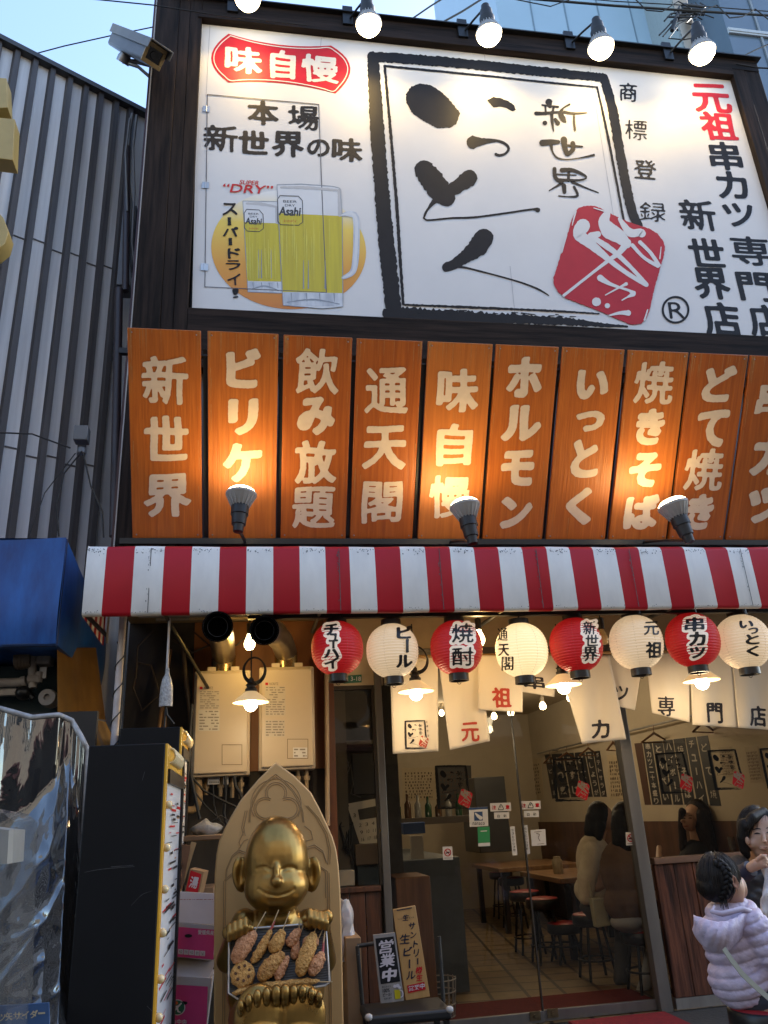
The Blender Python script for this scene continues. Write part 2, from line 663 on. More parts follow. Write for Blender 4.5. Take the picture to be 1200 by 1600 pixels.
# ================================================================== palette
YG, YS, YF = 6.19, 5.50, 5.44
def grad_mat(name, stops, z0, z1, rough=0.35):
    m = bpy.data.materials.new(name)
    m.use_nodes = True
    nt = m.node_tree
    b = nt.nodes['Principled BSDF']
    b.inputs['Roughness'].default_value = rough
    tc = nt.nodes.new('ShaderNodeTexCoord')
    sp = nt.nodes.new('ShaderNodeSeparateXYZ')
    mr = nt.nodes.new('ShaderNodeMapRange')
    mr.inputs['From Min'].default_value = z0
    mr.inputs['From Max'].default_value = z1
    rp = nt.nodes.new('ShaderNodeValToRGB')
    el = rp.color_ramp.elements
    while len(el) < len(stops):
        el.new(0.5)
    for e, (p, c) in zip(el, stops):
        e.position = p
        e.color = tuple(c) + (1,)
    nt.links.new(tc.outputs['Object'], sp.inputs[0])
    nt.links.new(sp.outputs['Z'], mr.inputs['Value'])
    nt.links.new(mr.outputs[0], rp.inputs[0])
    nt.links.new(rp.outputs[0], b.inputs['Base Color'])
    return m

dark_wood = pm('dark_stained_wood', (0.034, 0.023, 0.018), 0.65, spec=0.1, col2=(0.009, 0.007, 0.006), scale=9, stretch=(2.5, 2.5, 0.16), bump=0.25, detail=9)
dark_wood_h = pm('dark_stained_wood_across', (0.034, 0.023, 0.018), 0.65, spec=0.1, col2=(0.009, 0.007, 0.006), scale=9, stretch=(0.16, 2.5, 2.5), bump=0.25, detail=9)
sign_white = pm('sign_white', (0.70, 0.70, 0.69), 0.5, var=0.05, scale=1.6, spec=0.3, rvar=0.05)
ink = pm('sign_black', (0.014, 0.014, 0.016), 0.55, var=0.2, spec=0.2)
ink_seam = pm('sign_seam', (0.10, 0.10, 0.11), 0.5)
sign_red = pm('sign_red', (0.55, 0.016, 0.024), 0.5, var=0.1, spec=0.25)
seal_red = pm('seal_red', (0.48, 0.022, 0.035), 0.5, var=0.1, spec=0.25)
steel = pm('brushed_steel', (0.55, 0.54, 0.52), 0.35, 0.9, var=0.25, scale=14, stretch=(1, 1, 0.1))
dull_steel = pm('dull_steel', (0.36, 0.35, 0.34), 0.42, 0.75, var=0.3, scale=5, stretch=(1, 1, 0.2))
black_metal = pm('black_metal', (0.012, 0.012, 0.013), 0.42, 0.2)
black_rubber = pm('black_cable', (0.010, 0.010, 0.011), 0.55)
grey_cable = pm('grey_cable', (0.18, 0.18, 0.18), 0.6)
cream = pm('cream_paint', (0.66, 0.52, 0.36), 0.6, var=0.08)
board_wood = pm('orange_varnished_wood', (0.55, 0.155, 0.016), 0.45, col2=(0.37, 0.088, 0.008), scale=7, stretch=(9, 0.35, 0.35), rot=(math.radians(-35), 0, 0), bump=0.18, detail=9, rvar=0.1, contrast=(0.3, 0.7))
board_woods = [board_wood] + [pm('orange_varnished_wood_%s' % n, c, 0.47, col2=d, scale=6, stretch=(7, 0.3, 0.3), rot=(math.radians(-35), 0, 0), bump=0.2, detail=9, rvar=0.12, contrast=(0.28, 0.72)) for n, c, d in
    (('faded', (0.57, 0.18, 0.026), (0.40, 0.115, 0.016)), ('deep', (0.50, 0.130, 0.012), (0.30, 0.066, 0.006)), ('worn', (0.55, 0.165, 0.02), (0.33, 0.082, 0.009)))]
worn_edge = pm('worn_varnish', (0.50, 0.27, 0.10), 0.7, col2=(0.40, 0.17, 0.05), scale=30)
board_text = pm('board_cream_paint', (0.78, 0.63, 0.47), 0.5, var=0.10, scale=12)
awn_red = pm('awning_red_vinyl', (0.46, 0.010, 0.020), 0.45, spec=0.3, var=0.12, scale=3)
awn_white = pm('awning_white_vinyl', (0.84, 0.83, 0.79), 0.5, spec=0.3, col2=(0.74, 0.73, 0.70), scale=7, stretch=(1, 1, 0.4))
grime = pm('awning_grime', (0.13, 0.13, 0.13), 0.8, var=0.5, scale=60)
glow = emit_mat('lamp_glow', (1.0, 0.80, 0.50), 6.0)
glow_soft = emit_mat('small_bulb_glow', (1.0, 0.72, 0.36), 5.0)
WARM = (1.0, 0.62, 0.14)

# ================================================================== ground and interior shell
mb = MB(); mb.quad((-300, -300, 0), (300, -300, 0), (300, 300, 0), (-300, 300, 0))
struct('street_ground', mb, pm('asphalt', (0.055, 0.053, 0.05), 0.85, var=0.3, scale=30, bump=0.3))

def tile_mat():
    m = bpy.data.materials.new('brown_floor_tile')
    m.use_nodes = True
    nt = m.node_tree
    b = nt.nodes['Principled BSDF']
    tc = nt.nodes.new('ShaderNodeTexCoord'); mp = nt.nodes.new('ShaderNodeMapping')
    mp.inputs['Rotation'].default_value = (0, 0, math.radians(8))
    br = nt.nodes.new('ShaderNodeTexBrick')
    br.offset = 0.5; br.squash = 1.0
    br.inputs['Scale'].default_value = 1.0
    br.inputs['Brick Width'].default_value = 0.30
    br.inputs['Row Height'].default_value = 0.30
    br.inputs['Mortar Size'].default_value = 0.016
    br.inputs['Color1'].default_value = (0.26, 0.18, 0.085, 1)
    br.inputs['Color2'].default_value = (0.20, 0.13, 0.065, 1)
    br.inputs['Mortar'].default_value = (0.03, 0.02, 0.012, 1)
    br.offset = 0.0
    ns = nt.nodes.new('ShaderNodeTexNoise'); ns.inputs['Scale'].default_value = 9
    mx = nt.nodes.new('ShaderNodeMixRGB'); mx.blend_type = 'MULTIPLY'; mx.inputs[0].default_value = 0.6
    nt.links.new(tc.outputs['Object'], mp.inputs[0]); nt.links.new(mp.outputs[0], br.inputs['Vector']); nt.links.new(mp.outputs[0], ns.inputs['Vector'])
    nt.links.new(br.outputs['Color'], mx.inputs[1]); nt.links.new(ns.outputs['Fac'], mx.inputs[2])
    nt.links.new(mx.outputs[0], b.inputs['Base Color'])
    b.inputs['Roughness'].default_value = 0.45
    return m
XI0, XI1, YI1, ZC = 0.72, 4.62, 13.2, 2.92
mb = MB(); mb.quad((XI0, 6.15, 0.006), (XI1, 6.15, 0.006), (XI1, YI1, 0.006), (XI0, YI1, 0.006))
struct('floor', mb, tile_mat())
plaster = pm('cream_plaster', (0.50, 0.43, 0.32), 0.85, var=0.12, scale=1.5)
mb = MB(); mb.box(XI1, XI1 + 0.1, 6.26, YI1 + 0.1, 0, ZC)
struct('right_wall', mb, plaster)
mb = MB(); mb.box(XI0 - 0.1, XI0, 6.40, YI1 + 0.1, 0, ZC); struct('left_wall', mb, pm('kitchen_wall_dark', (0.16, 0.14, 0.12), 0.8))
mb = MB(); mb.box(XI0, XI1, YI1, YI1 + 0.1, 0, ZC); struct('back_wall', mb, plaster)
mb = MB(); mb.box(XI0 - 0.1, XI1 + 0.1, 6.26, YI1 + 0.1, ZC, ZC + 0.06); struct('ceiling', mb, pm('ceiling_cream', (0.50, 0.42, 0.30), 0.85))
mb = MB(); mb.box(XI1 - 0.03, XI1 - 0.001, 6.3, YI1 - 0.001, 0.01, 1.20)
struct('wall_panelling', mb, pm('brown_wall_panel', (0.12, 0.055, 0.028), 0.55, var=0.4, scale=4, stretch=(2, 2, 0.2)))

# ================================================================== restaurant building
B = thing('restaurant_building', 'two storey skewer restaurant clad in dark wood with glass shopfront', 'building', (2.0, 6.0, 0))
XL, XR = at(226, 260, YF).x, at(1186, 110, YF).x
ZT = at(1040, 80, YF).z
mb = MB(); mb.box(XL + 0.02, XR - 0.02, 5.62, 13.4, 3.03, ZT - 0.05); mesh_obj('upper_storey', mb, pm('upper_wall_dark', (0.05, 0.055, 0.065), 0.6, var=0.3), B)
# cladding seen between the boards
mb = MB(); mb.box(XL + 0.01, XR - 0.01, 5.54, 5.615, 3.02, at(300, 500, 5.54).z + 0.02); mesh_obj('wall_cladding', mb, pm('slate_cladding', (0.055, 0.062, 0.075), 0.5, var=0.3, scale=4), B)
# dark wooden column left of the billboard: three planks
mb = MB()
x0 = XL; x1 = at(304, 260, YF).x
zb = 3.1
for a, b_, d in ((0.0, 0.50, 0.0), (0.505, 0.74, 0.004), (0.745, 1.0, 0.0)):
    mb.box(x0 + (x1 - x0) * a, x0 + (x1 - x0) * b_, YF + d, 5.61, zb, ZT + 0.62)
mesh_obj('corner_column', mb, dark_wood, B, bevel=0.004)
mb = MB(); mb.box(XL - 0.035, XL - 0.004, YF + 0.03, 5.9, 3.15, ZT + 0.62)
mesh_obj('corner_flashing', mb, pm('dark_red_flashing', (0.05, 0.012, 0.012), 0.5), B)
mb = MB(); mb.box(XL - 0.012, XL - 0.003, YF - 0.003, YF + 0.028, 2.6, ZT + 0.6)
mesh_obj('trim_strip', mb, pm('pale_trim', (0.35, 0.33, 0.31), 0.5), B)
# soffit, lintel, header over the shopfront
mb = MB(); mb.box(XL + 0.01, XR, 5.0, 6.30, 2.93, 3.0)
mesh_obj('soffit', mb, pm('soffit_board', (0.36, 0.25, 0.12), 0.7, var=0.25, scale=3), B)
mb = MB(); mb.box(at(596, 1030, YG).x, XR, YG - 0.03, YG + 0.05, 2.66, 2.925)
mb.box(at(520, 1040, YG).x, at(596, 1030, YG).x, YG - 0.03, YG + 0.05, at(550, 1072, YG).z, 2.925)
mesh_obj('lintel', mb, pm('cream_lintel', (0.55, 0.43, 0.28), 0.6, var=0.15), B)
# timber wall behind the heaters
hw = pm('orange_brown_ply', (0.30, 0.12, 0.035), 0.55, col2=(0.19, 0.07, 0.02), scale=3, stretch=(1.5, 1.5, 0.3), detail=7)
mb = MB(); mb.box(at(300, 1100, 6.25).x, at(516, 1100, 6.25).x, 6.25, 6.32, at(400, 1205, 6.25).z, 2.925)
mesh_obj('timber_wall', mb, hw, B)
mb = MB(); mb.box(XL + 0.01, at(300, 1100, 6.25).x, 6.26, 6.33, 0.0, 2.925)
mb.box(at(300, 1100, 6.25).x, at(516, 1100, 6.25).x, 6.27, 6.33, 0.0, at(400, 1205, 6.25).z)
mesh_obj('back_board_wall', mb, pm('grimy_dark_wall', (0.045, 0.036, 0.028), 0.7, var=0.5, scale=3, stretch=(1, 1, 0.4)), B)
mb = MB(); mb.box(at(508, 1100, 6.2).x, at(521, 1100, 6.2).x, 6.14, 6.26, 0.9, 2.925)
mesh_obj('timber_post', mb, pm('red_brown_post', (0.20, 0.065, 0.02), 0.45, col2=(0.11, 0.035, 0.012), scale=6, stretch=(3, 3, 0.2)), B)
# weathered plank dado: left of the door and right of the door
plank = pm('weathered_plank', (0.15, 0.058, 0.034), 0.65, spec=0.25, col2=(0.022, 0.009, 0.007), scale=7, stretch=(3.2, 3.2, 0.22), bump=0.5, detail=10, contrast=(0.38, 0.62))
plank_d = pm('dark_brown_plank', (0.11, 0.040, 0.018), 0.5, col2=(0.035, 0.014, 0.008), scale=8, stretch=(3, 3, 0.2), bump=0.3, detail=9)
zs = at(560, 1388, YG).z
mb = MB()
xa, xb = at(522, 1450, YG).x, at(597, 1450, YG).x
for i in range(3):
    w = (xb - xa) / 3
    mb.box(xa + w * i + 0.003, xa + w * (i + 1) - 0.003, YG - 0.02, YG + 0.03, 0.0, zs - 0.025)
mesh_obj('dado', mb, plank_d, B, bevel=0.003)
mb = MB(); mb.box(xa, xb, YG - 0.045, YG + 0.06, zs - 0.024, zs + 0.012); mesh_obj('sill', mb, plank_d, B, bevel=0.004)
zr = at(1080, 1347, YG).z
xa, xb = at(1036, 1450, YG).x, XR
zk = at(1090, 1556, YG).z
mb = MB(); n = 15
for i in range(n):
    w = (xb - xa) / n
    mb.box(xa + w * i + 0.003, xa + w * (i + 1) - 0.003, YG - 0.02 + 0.004 * (i % 2), YG + 0.03, zk + 0.002, zr)
mesh_obj('dado', mb, plank, B, bevel=0.003)
mb = MB(); mb.box(xa, xb, YG - 0.04, YG + 0.06, zr + 0.002, at(1080, 1339, YG).z + 0.012)
mesh_obj('sill', mb, pm('worn_sill', (0.23, 0.13, 0.085), 0.5, var=0.5, scale=6, stretch=(0.3, 2, 2)), B, bevel=0.004)
mb = MB(); mb.box(xa, xb, YG - 0.018, YG + 0.03, 0.0, zk); mesh_obj('kick_plate', mb, dull_steel, B)

# metal frame of door and windows
fr = pm('anodised_frame', (0.20, 0.19, 0.18), 0.42, 0.6, var=0.25, scale=3, stretch=(2, 2, 0.3))
F1 = MB()
jl, jr = at(596, 1230, YG).x - 0.025, at(596, 1230, YG).x + 0.03
F1.box(jl, jr, YG - 0.05, YG + 0.05, 0.0, 2.66)
pl, pr = at(1000, 1337, YG).x - 0.045, at(1000, 1337, YG).x + 0.05
F1.box(pl, pr, YG - 0.05, YG + 0.05, 0.0, 2.66)
F1.box(jr + 0.001, pl - 0.001, YG - 0.05, YG + 0.05, 2.56, 2.66)
F1.box(pr + 0.001, XR, YG - 0.04, YG + 0.05, 2.56, 2.66)
F1.box(XR - 0.06, XR - 0.001, YG - 0.04, YG + 0.05, zr + 0.03, 2.56)
mesh_obj('door_frame', F1, fr, B, bevel=0.004)
shop_glass = glass_mat('shop_glass', (0.70, 0.68, 0.62), 1.40)
xm = at(829, 1400, YG).x
for nm, a, b_, yo in (('left', jr + 0.002, xm - 0.003, -0.012), ('right', xm + 0.003, pl - 0.002, 0.018)):
    mb = MB()
    zt = at(900, 1574, YG).z
    mb.box(a, b_, YG + yo - 0.016, YG + yo + 0.016, 0.012, zt)
    e = b_ if nm == 'left' else a
    s_ = -1 if nm == 'left' else 1
    sealb = MB(); sealb.box(min(e, e + s_ * 0.006), max(e, e + s_ * 0.006), YG + yo - 0.014, YG + yo + 0.014, zt + 0.001, 2.489)
    d = mesh_obj('sliding_door', mb, fr, B, bevel=0.002)
    topr = MB(); topr.box(a, b_, YG + yo - 0.016, YG + yo + 0.016, 2.49, 2.555); mesh_obj('top_rail', topr, fr, d, bevel=0.002)
    mesh_obj('edge_seal', sealb, pm('dark_edge_seal', (0.05, 0.045, 0.04), 0.4), d)
    g = MB(); g.quad((a, YG + yo, zt), (b_, YG + yo, zt), (b_, YG + yo, 2.50), (a, YG + yo, 2.50))
    mesh_obj('glass_pane', g, shop_glass, d)
    lk = MB()
    lx = xm + s_ * 0.07
    lk.box(lx - 0.04, lx + 0.04, YG + yo - 0.022, YG + yo - 0.0165, 0.03, 0.085)
    lk.lathe([(0.012, 0), (0.012, 0.008)], (lx, YG + yo - 0.022, 0.058), (0, -1, 0), 12)
    mesh_obj('lock', lk, pm('worn_brass', (0.22, 0.17, 0.10), 0.4, 0.8, var=0.4, scale=20), d)
g = MB(); g.quad((pr, YG, zr + 0.03), (XR - 0.06, YG, zr + 0.03), (XR - 0.06, YG, 2.56), (pr, YG, 2.56))
mesh_obj('window_pane', g, shop_glass, B)
# narrow window left of the door
wl, wr = at(521, 1230, YG).x, jl - 0.001
zt2 = at(550, 1072, YG).z
mb = MB()
mb.box(wl, wl + 0.02, YG - 0.02, YG + 0.03, zs + 0.013, zt2); mb.box(wr - 0.02, wr, YG - 0.02, YG + 0.03, zs + 0.013, zt2)
mb.box(wl + 0.021, wr - 0.021, YG - 0.02, YG + 0.03, zt2 - 0.03, zt2)
wf = mesh_obj('window_frame', mb, pm('dark_bronze_frame', (0.06, 0.05, 0.04), 0.4, 0.6), B)
g = MB(); g.quad((wl + 0.02, YG, zs), (wr - 0.02, YG, zs), (wr - 0.02, YG, zt2 - 0.03), (wl + 0.02, YG, zt2 - 0.03))
mesh_obj('window_pane', g, shop_glass, B)
# rails and battens under the soffit
mb = MB()
for y_, z_, r_ in ((5.05, 2.68, 0.012), (5.3, 2.80, 0.016), (5.65, 2.85, 0.014), (5.9, 2.87, 0.018)):
    mb.tube([(XL + 0.25, y_, z_), (XR, y_, z_)], r_, 8)
mesh_obj('ceiling_rail', mb, pm('tarnished_rail', (0.30, 0.26, 0.20), 0.4, 0.5), B)
mb = MB()
for y_, z_ in ((5.15, 2.80), (5.45, 2.83), (5.80, 2.85)):
    mb.box(XL + 0.5, XR, y_, y_ + 0.06, z_, z_ + 0.075)
mesh_obj('batten', mb, pm('pale_batten', (0.50, 0.36, 0.18), 0.6, var=0.3, scale=5, stretch=(0.3, 2, 2)), B)

# ================================================================== billboard
TL, TR_, BL = (310, 37), (1141, 126), (300, 487)
SGN = plane_y(YS)
pTL, pTR, pBL = SGN(*TL), SGN(*TR_), SGN(*BL)
pBR = Vector((pTR.x, YS, SGN(1200, 531).z))
BB = thing('billboard', 'huge white billboard with black brush calligraphy, red seal and beer mugs framed in dark wood', 'billboard', (2.2, YS, pBL.z))
mb = MB(); mb.prism([pBL, pBR, pTR, pTL], (0, 0.03, 0)); mesh_obj('sign_panel', mb, sign_white, BB)
# sheet joints
for a, b_ in (((757, 84), (760, 120)), ((922, 104), (926, 140)), ((930, 160), (985, 500)), ((797, 416), (806, 504)), ((502, 60), (496, 130)), ((328, 40), (322, 150))):
    mb = MB(); stroke(mb, [(a[0], a[1], 0.9), (b_[0], b_[1], 0.7)], SGN, 0.0012, rough=0.3, step=12)
    mesh_obj('sheet_joint', mb, pm('sheet_joint_grey', (0.45, 0.45, 0.46), 0.5), BB)
# frame planks
def slab(name, p, y0, y1, m):
    mb = MB(); mb.prism([Vector((q.x, y0, q.z)) for q in p], (0, y1 - y0, 0)); return mesh_obj(name, mb, m, BB, bevel=0.004)
zt = ZT
slab('frame_plank', [pTL + Vector((0.0, 0, 0.004)), pTR + Vector((0.001, 0, 0.004)), Vector((pTR.x + 0.001, 0, zt - 0.16)), Vector((pTL.x, 0, zt - 0.16))], YF - 0.012, YS + 0.04, dark_wood_h)
slab('frame_plank', [Vector((x1 + 0.002, 0, zt - 0.157)), Vector((XR, 0, zt - 0.157)), Vector((XR, 0, zt)), Vector((x1 + 0.002, 0, zt))], YF, YS + 0.04, dark_wood_h)
slab('frame_plank', [Vector((pTR.x + 0.003, 0, 3.2)), Vector((pTR.x + 0.15, 0, 3.2)), Vector((pTR.x + 0.15, 0, zt - 0.16)), Vector((pTR.x + 0.003, 0, zt - 0.16))], YF, YS + 0.04, dark_wood)
slab('frame_plank', [Vector((pTR.x + 0.154, 0, 3.2)), Vector((XR, 0, 3.2)), Vector((XR, 0, zt - 0.16)), Vector((pTR.x + 0.154, 0, zt - 0.16))], YF + 0.006, YS + 0.04, dark_wood)
zz = at(600, 528, YF).z
slab('frame_plank', [Vector((x1 + 0.002, 0, zz - 0.35)), Vector((pTR.x, 0, zz - 0.35)), Vector((pTR.x, 0, pBL.z - 0.002)), Vector((x1 + 0.002, 0, pBL.z - 0.002))], YF, YS + 0.04, dark_wood_h)
mb = MB(); mb.box(x1 - 0.3, XR + 0.03, YF - 0.05, YF + 0.25, zt + 0.001, zt + 0.016); mesh_obj('frame_cap', mb, black_metal, BB)
# maintenance hatch
mb = MB()
for a, b_, w in (((324, 147.5), (498, 163), 1.3), ((498, 163), (503, 300), 1.3), ((503, 300), (510, 457), 1.5), ((320, 448), (510, 457), 1.0), ((324, 147.5), (320, 448), 1.3)):
    stroke(mb, [(a[0], a[1], w), (b_[0], b_[1], w)], SGN, 0.0042, rough=0.1, step=10)
hatch = mesh_obj('hatch_outline', mb, ink_seam, BB)
for y_ in (171, 290, 418):
    c = SGN(322.5 - (y_ - 171) * 0.012, y_)
    mb = MB()
    for s_ in (-1, 1):
        mb.box(c.x + s_ * 0.017 - 0.014, c.x + s_ * 0.017 + 0.014, YS - 0.007, YS - 0.0045, c.z - 0.035, c.z + 0.035)
    mb.tube([c + Vector((0, -0.008, -0.036)), c + Vector((0, -0.008, 0.036))], 0.005, 8)
    mesh_obj('hinge', mb, steel, hatch)

# --- black lettering on the billboard
mb = MB()
for ch, x, y, w, h in (('本', 411, 176, 49, 38), ('場', 474.5, 183.7, 49, 38), ('新', 345, 216, 53, 41), ('世', 396, 222.5, 48, 37), ('界', 450, 225, 50, 41), ('の', 497.5, 231, 35, 27), ('味', 542, 234, 48, 38)):
    put_glyph(mb, ch, x, y, w, h, SGN, bold=0.034, sy=0.06, brush=0.024)
o = mesh_obj('lettering', mb, ink, BB); o['label'] = 'black brush slogan on the left'; mb = MB()
for ch, x, y, w, h in (('商', 981.6, 144, 28, 29), ('標', 994, 203, 34, 31), ('登', 1008, 265, 34, 30), ('録', 1020, 331, 40, 30)):
    put_glyph(mb, ch, x, y, w, h, SGN, bold=0.014, sy=0.06, brush=0.02)
o = mesh_obj('lettering', mb, ink, BB); o['label'] = 'four small characters right of the brush frame'; mb = MB()
for ch, x, y, w, h in (('串', 1133, 243.7, 51, 45), ('カ', 1144, 289, 48, 43), ('ツ', 1154.7, 336, 48, 37), ('専', 1173, 392, 62, 46), ('門', 1180, 448, 55, 46), ('店', 1197, 501, 54, 50),
                       ('新', 1090.7, 336, 56, 48), ('世', 1104, 394.7, 56, 45), ('界', 1112, 442.7, 56, 50), ('店', 1128, 498.7, 58, 53)):
    put_glyph(mb, ch, x, y, w, h, SGN, bold=0.032, sx=0.22, sy=0.05, brush=0.012)
o = mesh_obj('lettering', mb, ink, BB); o['label'] = 'two bold columns at the right end'; mb = MB()
for ch, x, y, w, h, r9 in (('ス', 359, 326.5, 24, 19, 0), ('ー', 358.5, 345.6, 6, 13, 1), ('パ', 360, 362, 24, 15, 0), ('ー', 360, 377.4, 6, 12, 1), ('ド', 365.5, 396, 19, 17, 0), ('ラ', 364, 414, 23, 15, 0), ('イ', 365.5, 436.6, 20, 18, 0), ('!', 368, 458, 10, 15, 0)):
    put_glyph(mb, ch, x, y, w, h, SGN, bold=0.03, sx=0.02, brush=0.03, rot90=bool(r9), k=0.0062)
o = mesh_obj('lettering', mb, ink, BB); o['label'] = 'katakana column beside the mugs'; mb = MB()
put_glyph(mb, 'R', 1057, 485, 24, 26, SGN, bold=0.012, brush=0, sx=0.15)
ring = [(1055.6 + 20 * math.cos(a * math.pi / 16), 484 + 20 * math.sin(a * math.pi / 16), 3.4) for a in range(33)]
stroke(mb, ring, SGN, rough=0.0)
mesh_obj('registered_mark', mb, ink, BB)
mb = MB()
for ch, x, y, w, h in (('元', 1112, 153.6, 59, 45), ('祖', 1122.7, 197, 56, 45)):
    put_glyph(mb, ch, x, y, w, h, SGN, bold=0.034, sx=0.22, sy=0.05, brush=0.014)
o = mesh_obj('lettering', mb, sign_red, BB); o['label'] = 'two red characters at the upper right'; mb = MB()
put_line(mb, 'SUPER', 389.5, 285, 30, 6.5, SGN, bold=0.012, sx=-0.3, sy=0.05, k=0.006)
put_line(mb, '“DRY”', 386.5, 295, 78, 13, SGN, bold=0.02, sx=-0.3, sy=0.05, k=0.006)
o = mesh_obj('lettering', mb, sign_red, BB); o['label'] = 'small red italic words above the mugs'
# --- red badge
mb = MB()
def arc(p, q, b, n=10):
    mx, my = (p[0] + q[0]) / 2, (p[1] + q[1]) / 2
    dx, dy = q[0] - p[0], q[1] - p[1]
    l = math.hypot(dx, dy)
    nx, ny = -dy / l, dx / l
    out = []
    for i in range(n):
        t = i / n
        k = 4 * t * (1 - t) * b
        out.append((p[0] + dx * t + nx * k, p[1] + dy * t + ny * k))
    return out
def badge(ins):
    a, b_, c, d = (357 + ins, 52.5 + ins), (517 - ins, 71 + ins), (524 - ins, 146 - ins), (357 + ins, 129 - ins)
    return arc(a, b_, 8) + arc(b_, c, -27 + ins * 0.3) + arc(c, d, 7.5) + arc(d, a, -27 + ins * 0.3)
flat_poly(mb, badge(0), SGN)
bd = mesh_obj('red_badge', mb, sign_red, BB)
mb = MB()
bp = badge(3.2); stroke(mb, [(x, y, 1.5) for x, y in bp + bp[:1]], SGN, 0.0045, rough=0.05)
for ch, x, y, w, h in (('味', 380, 93.7, 58, 43), ('自', 442, 101, 40, 45), ('慢', 500, 107.5, 58, 43)):
    put_glyph(mb, ch, x, y, w, h, SGN, k=0.0055, bold=0.036, sy=0.10, brush=0.022)
mesh_obj('lettering', mb, pm('badge_white', (0.78, 0.72, 0.62), 0.35), bd)

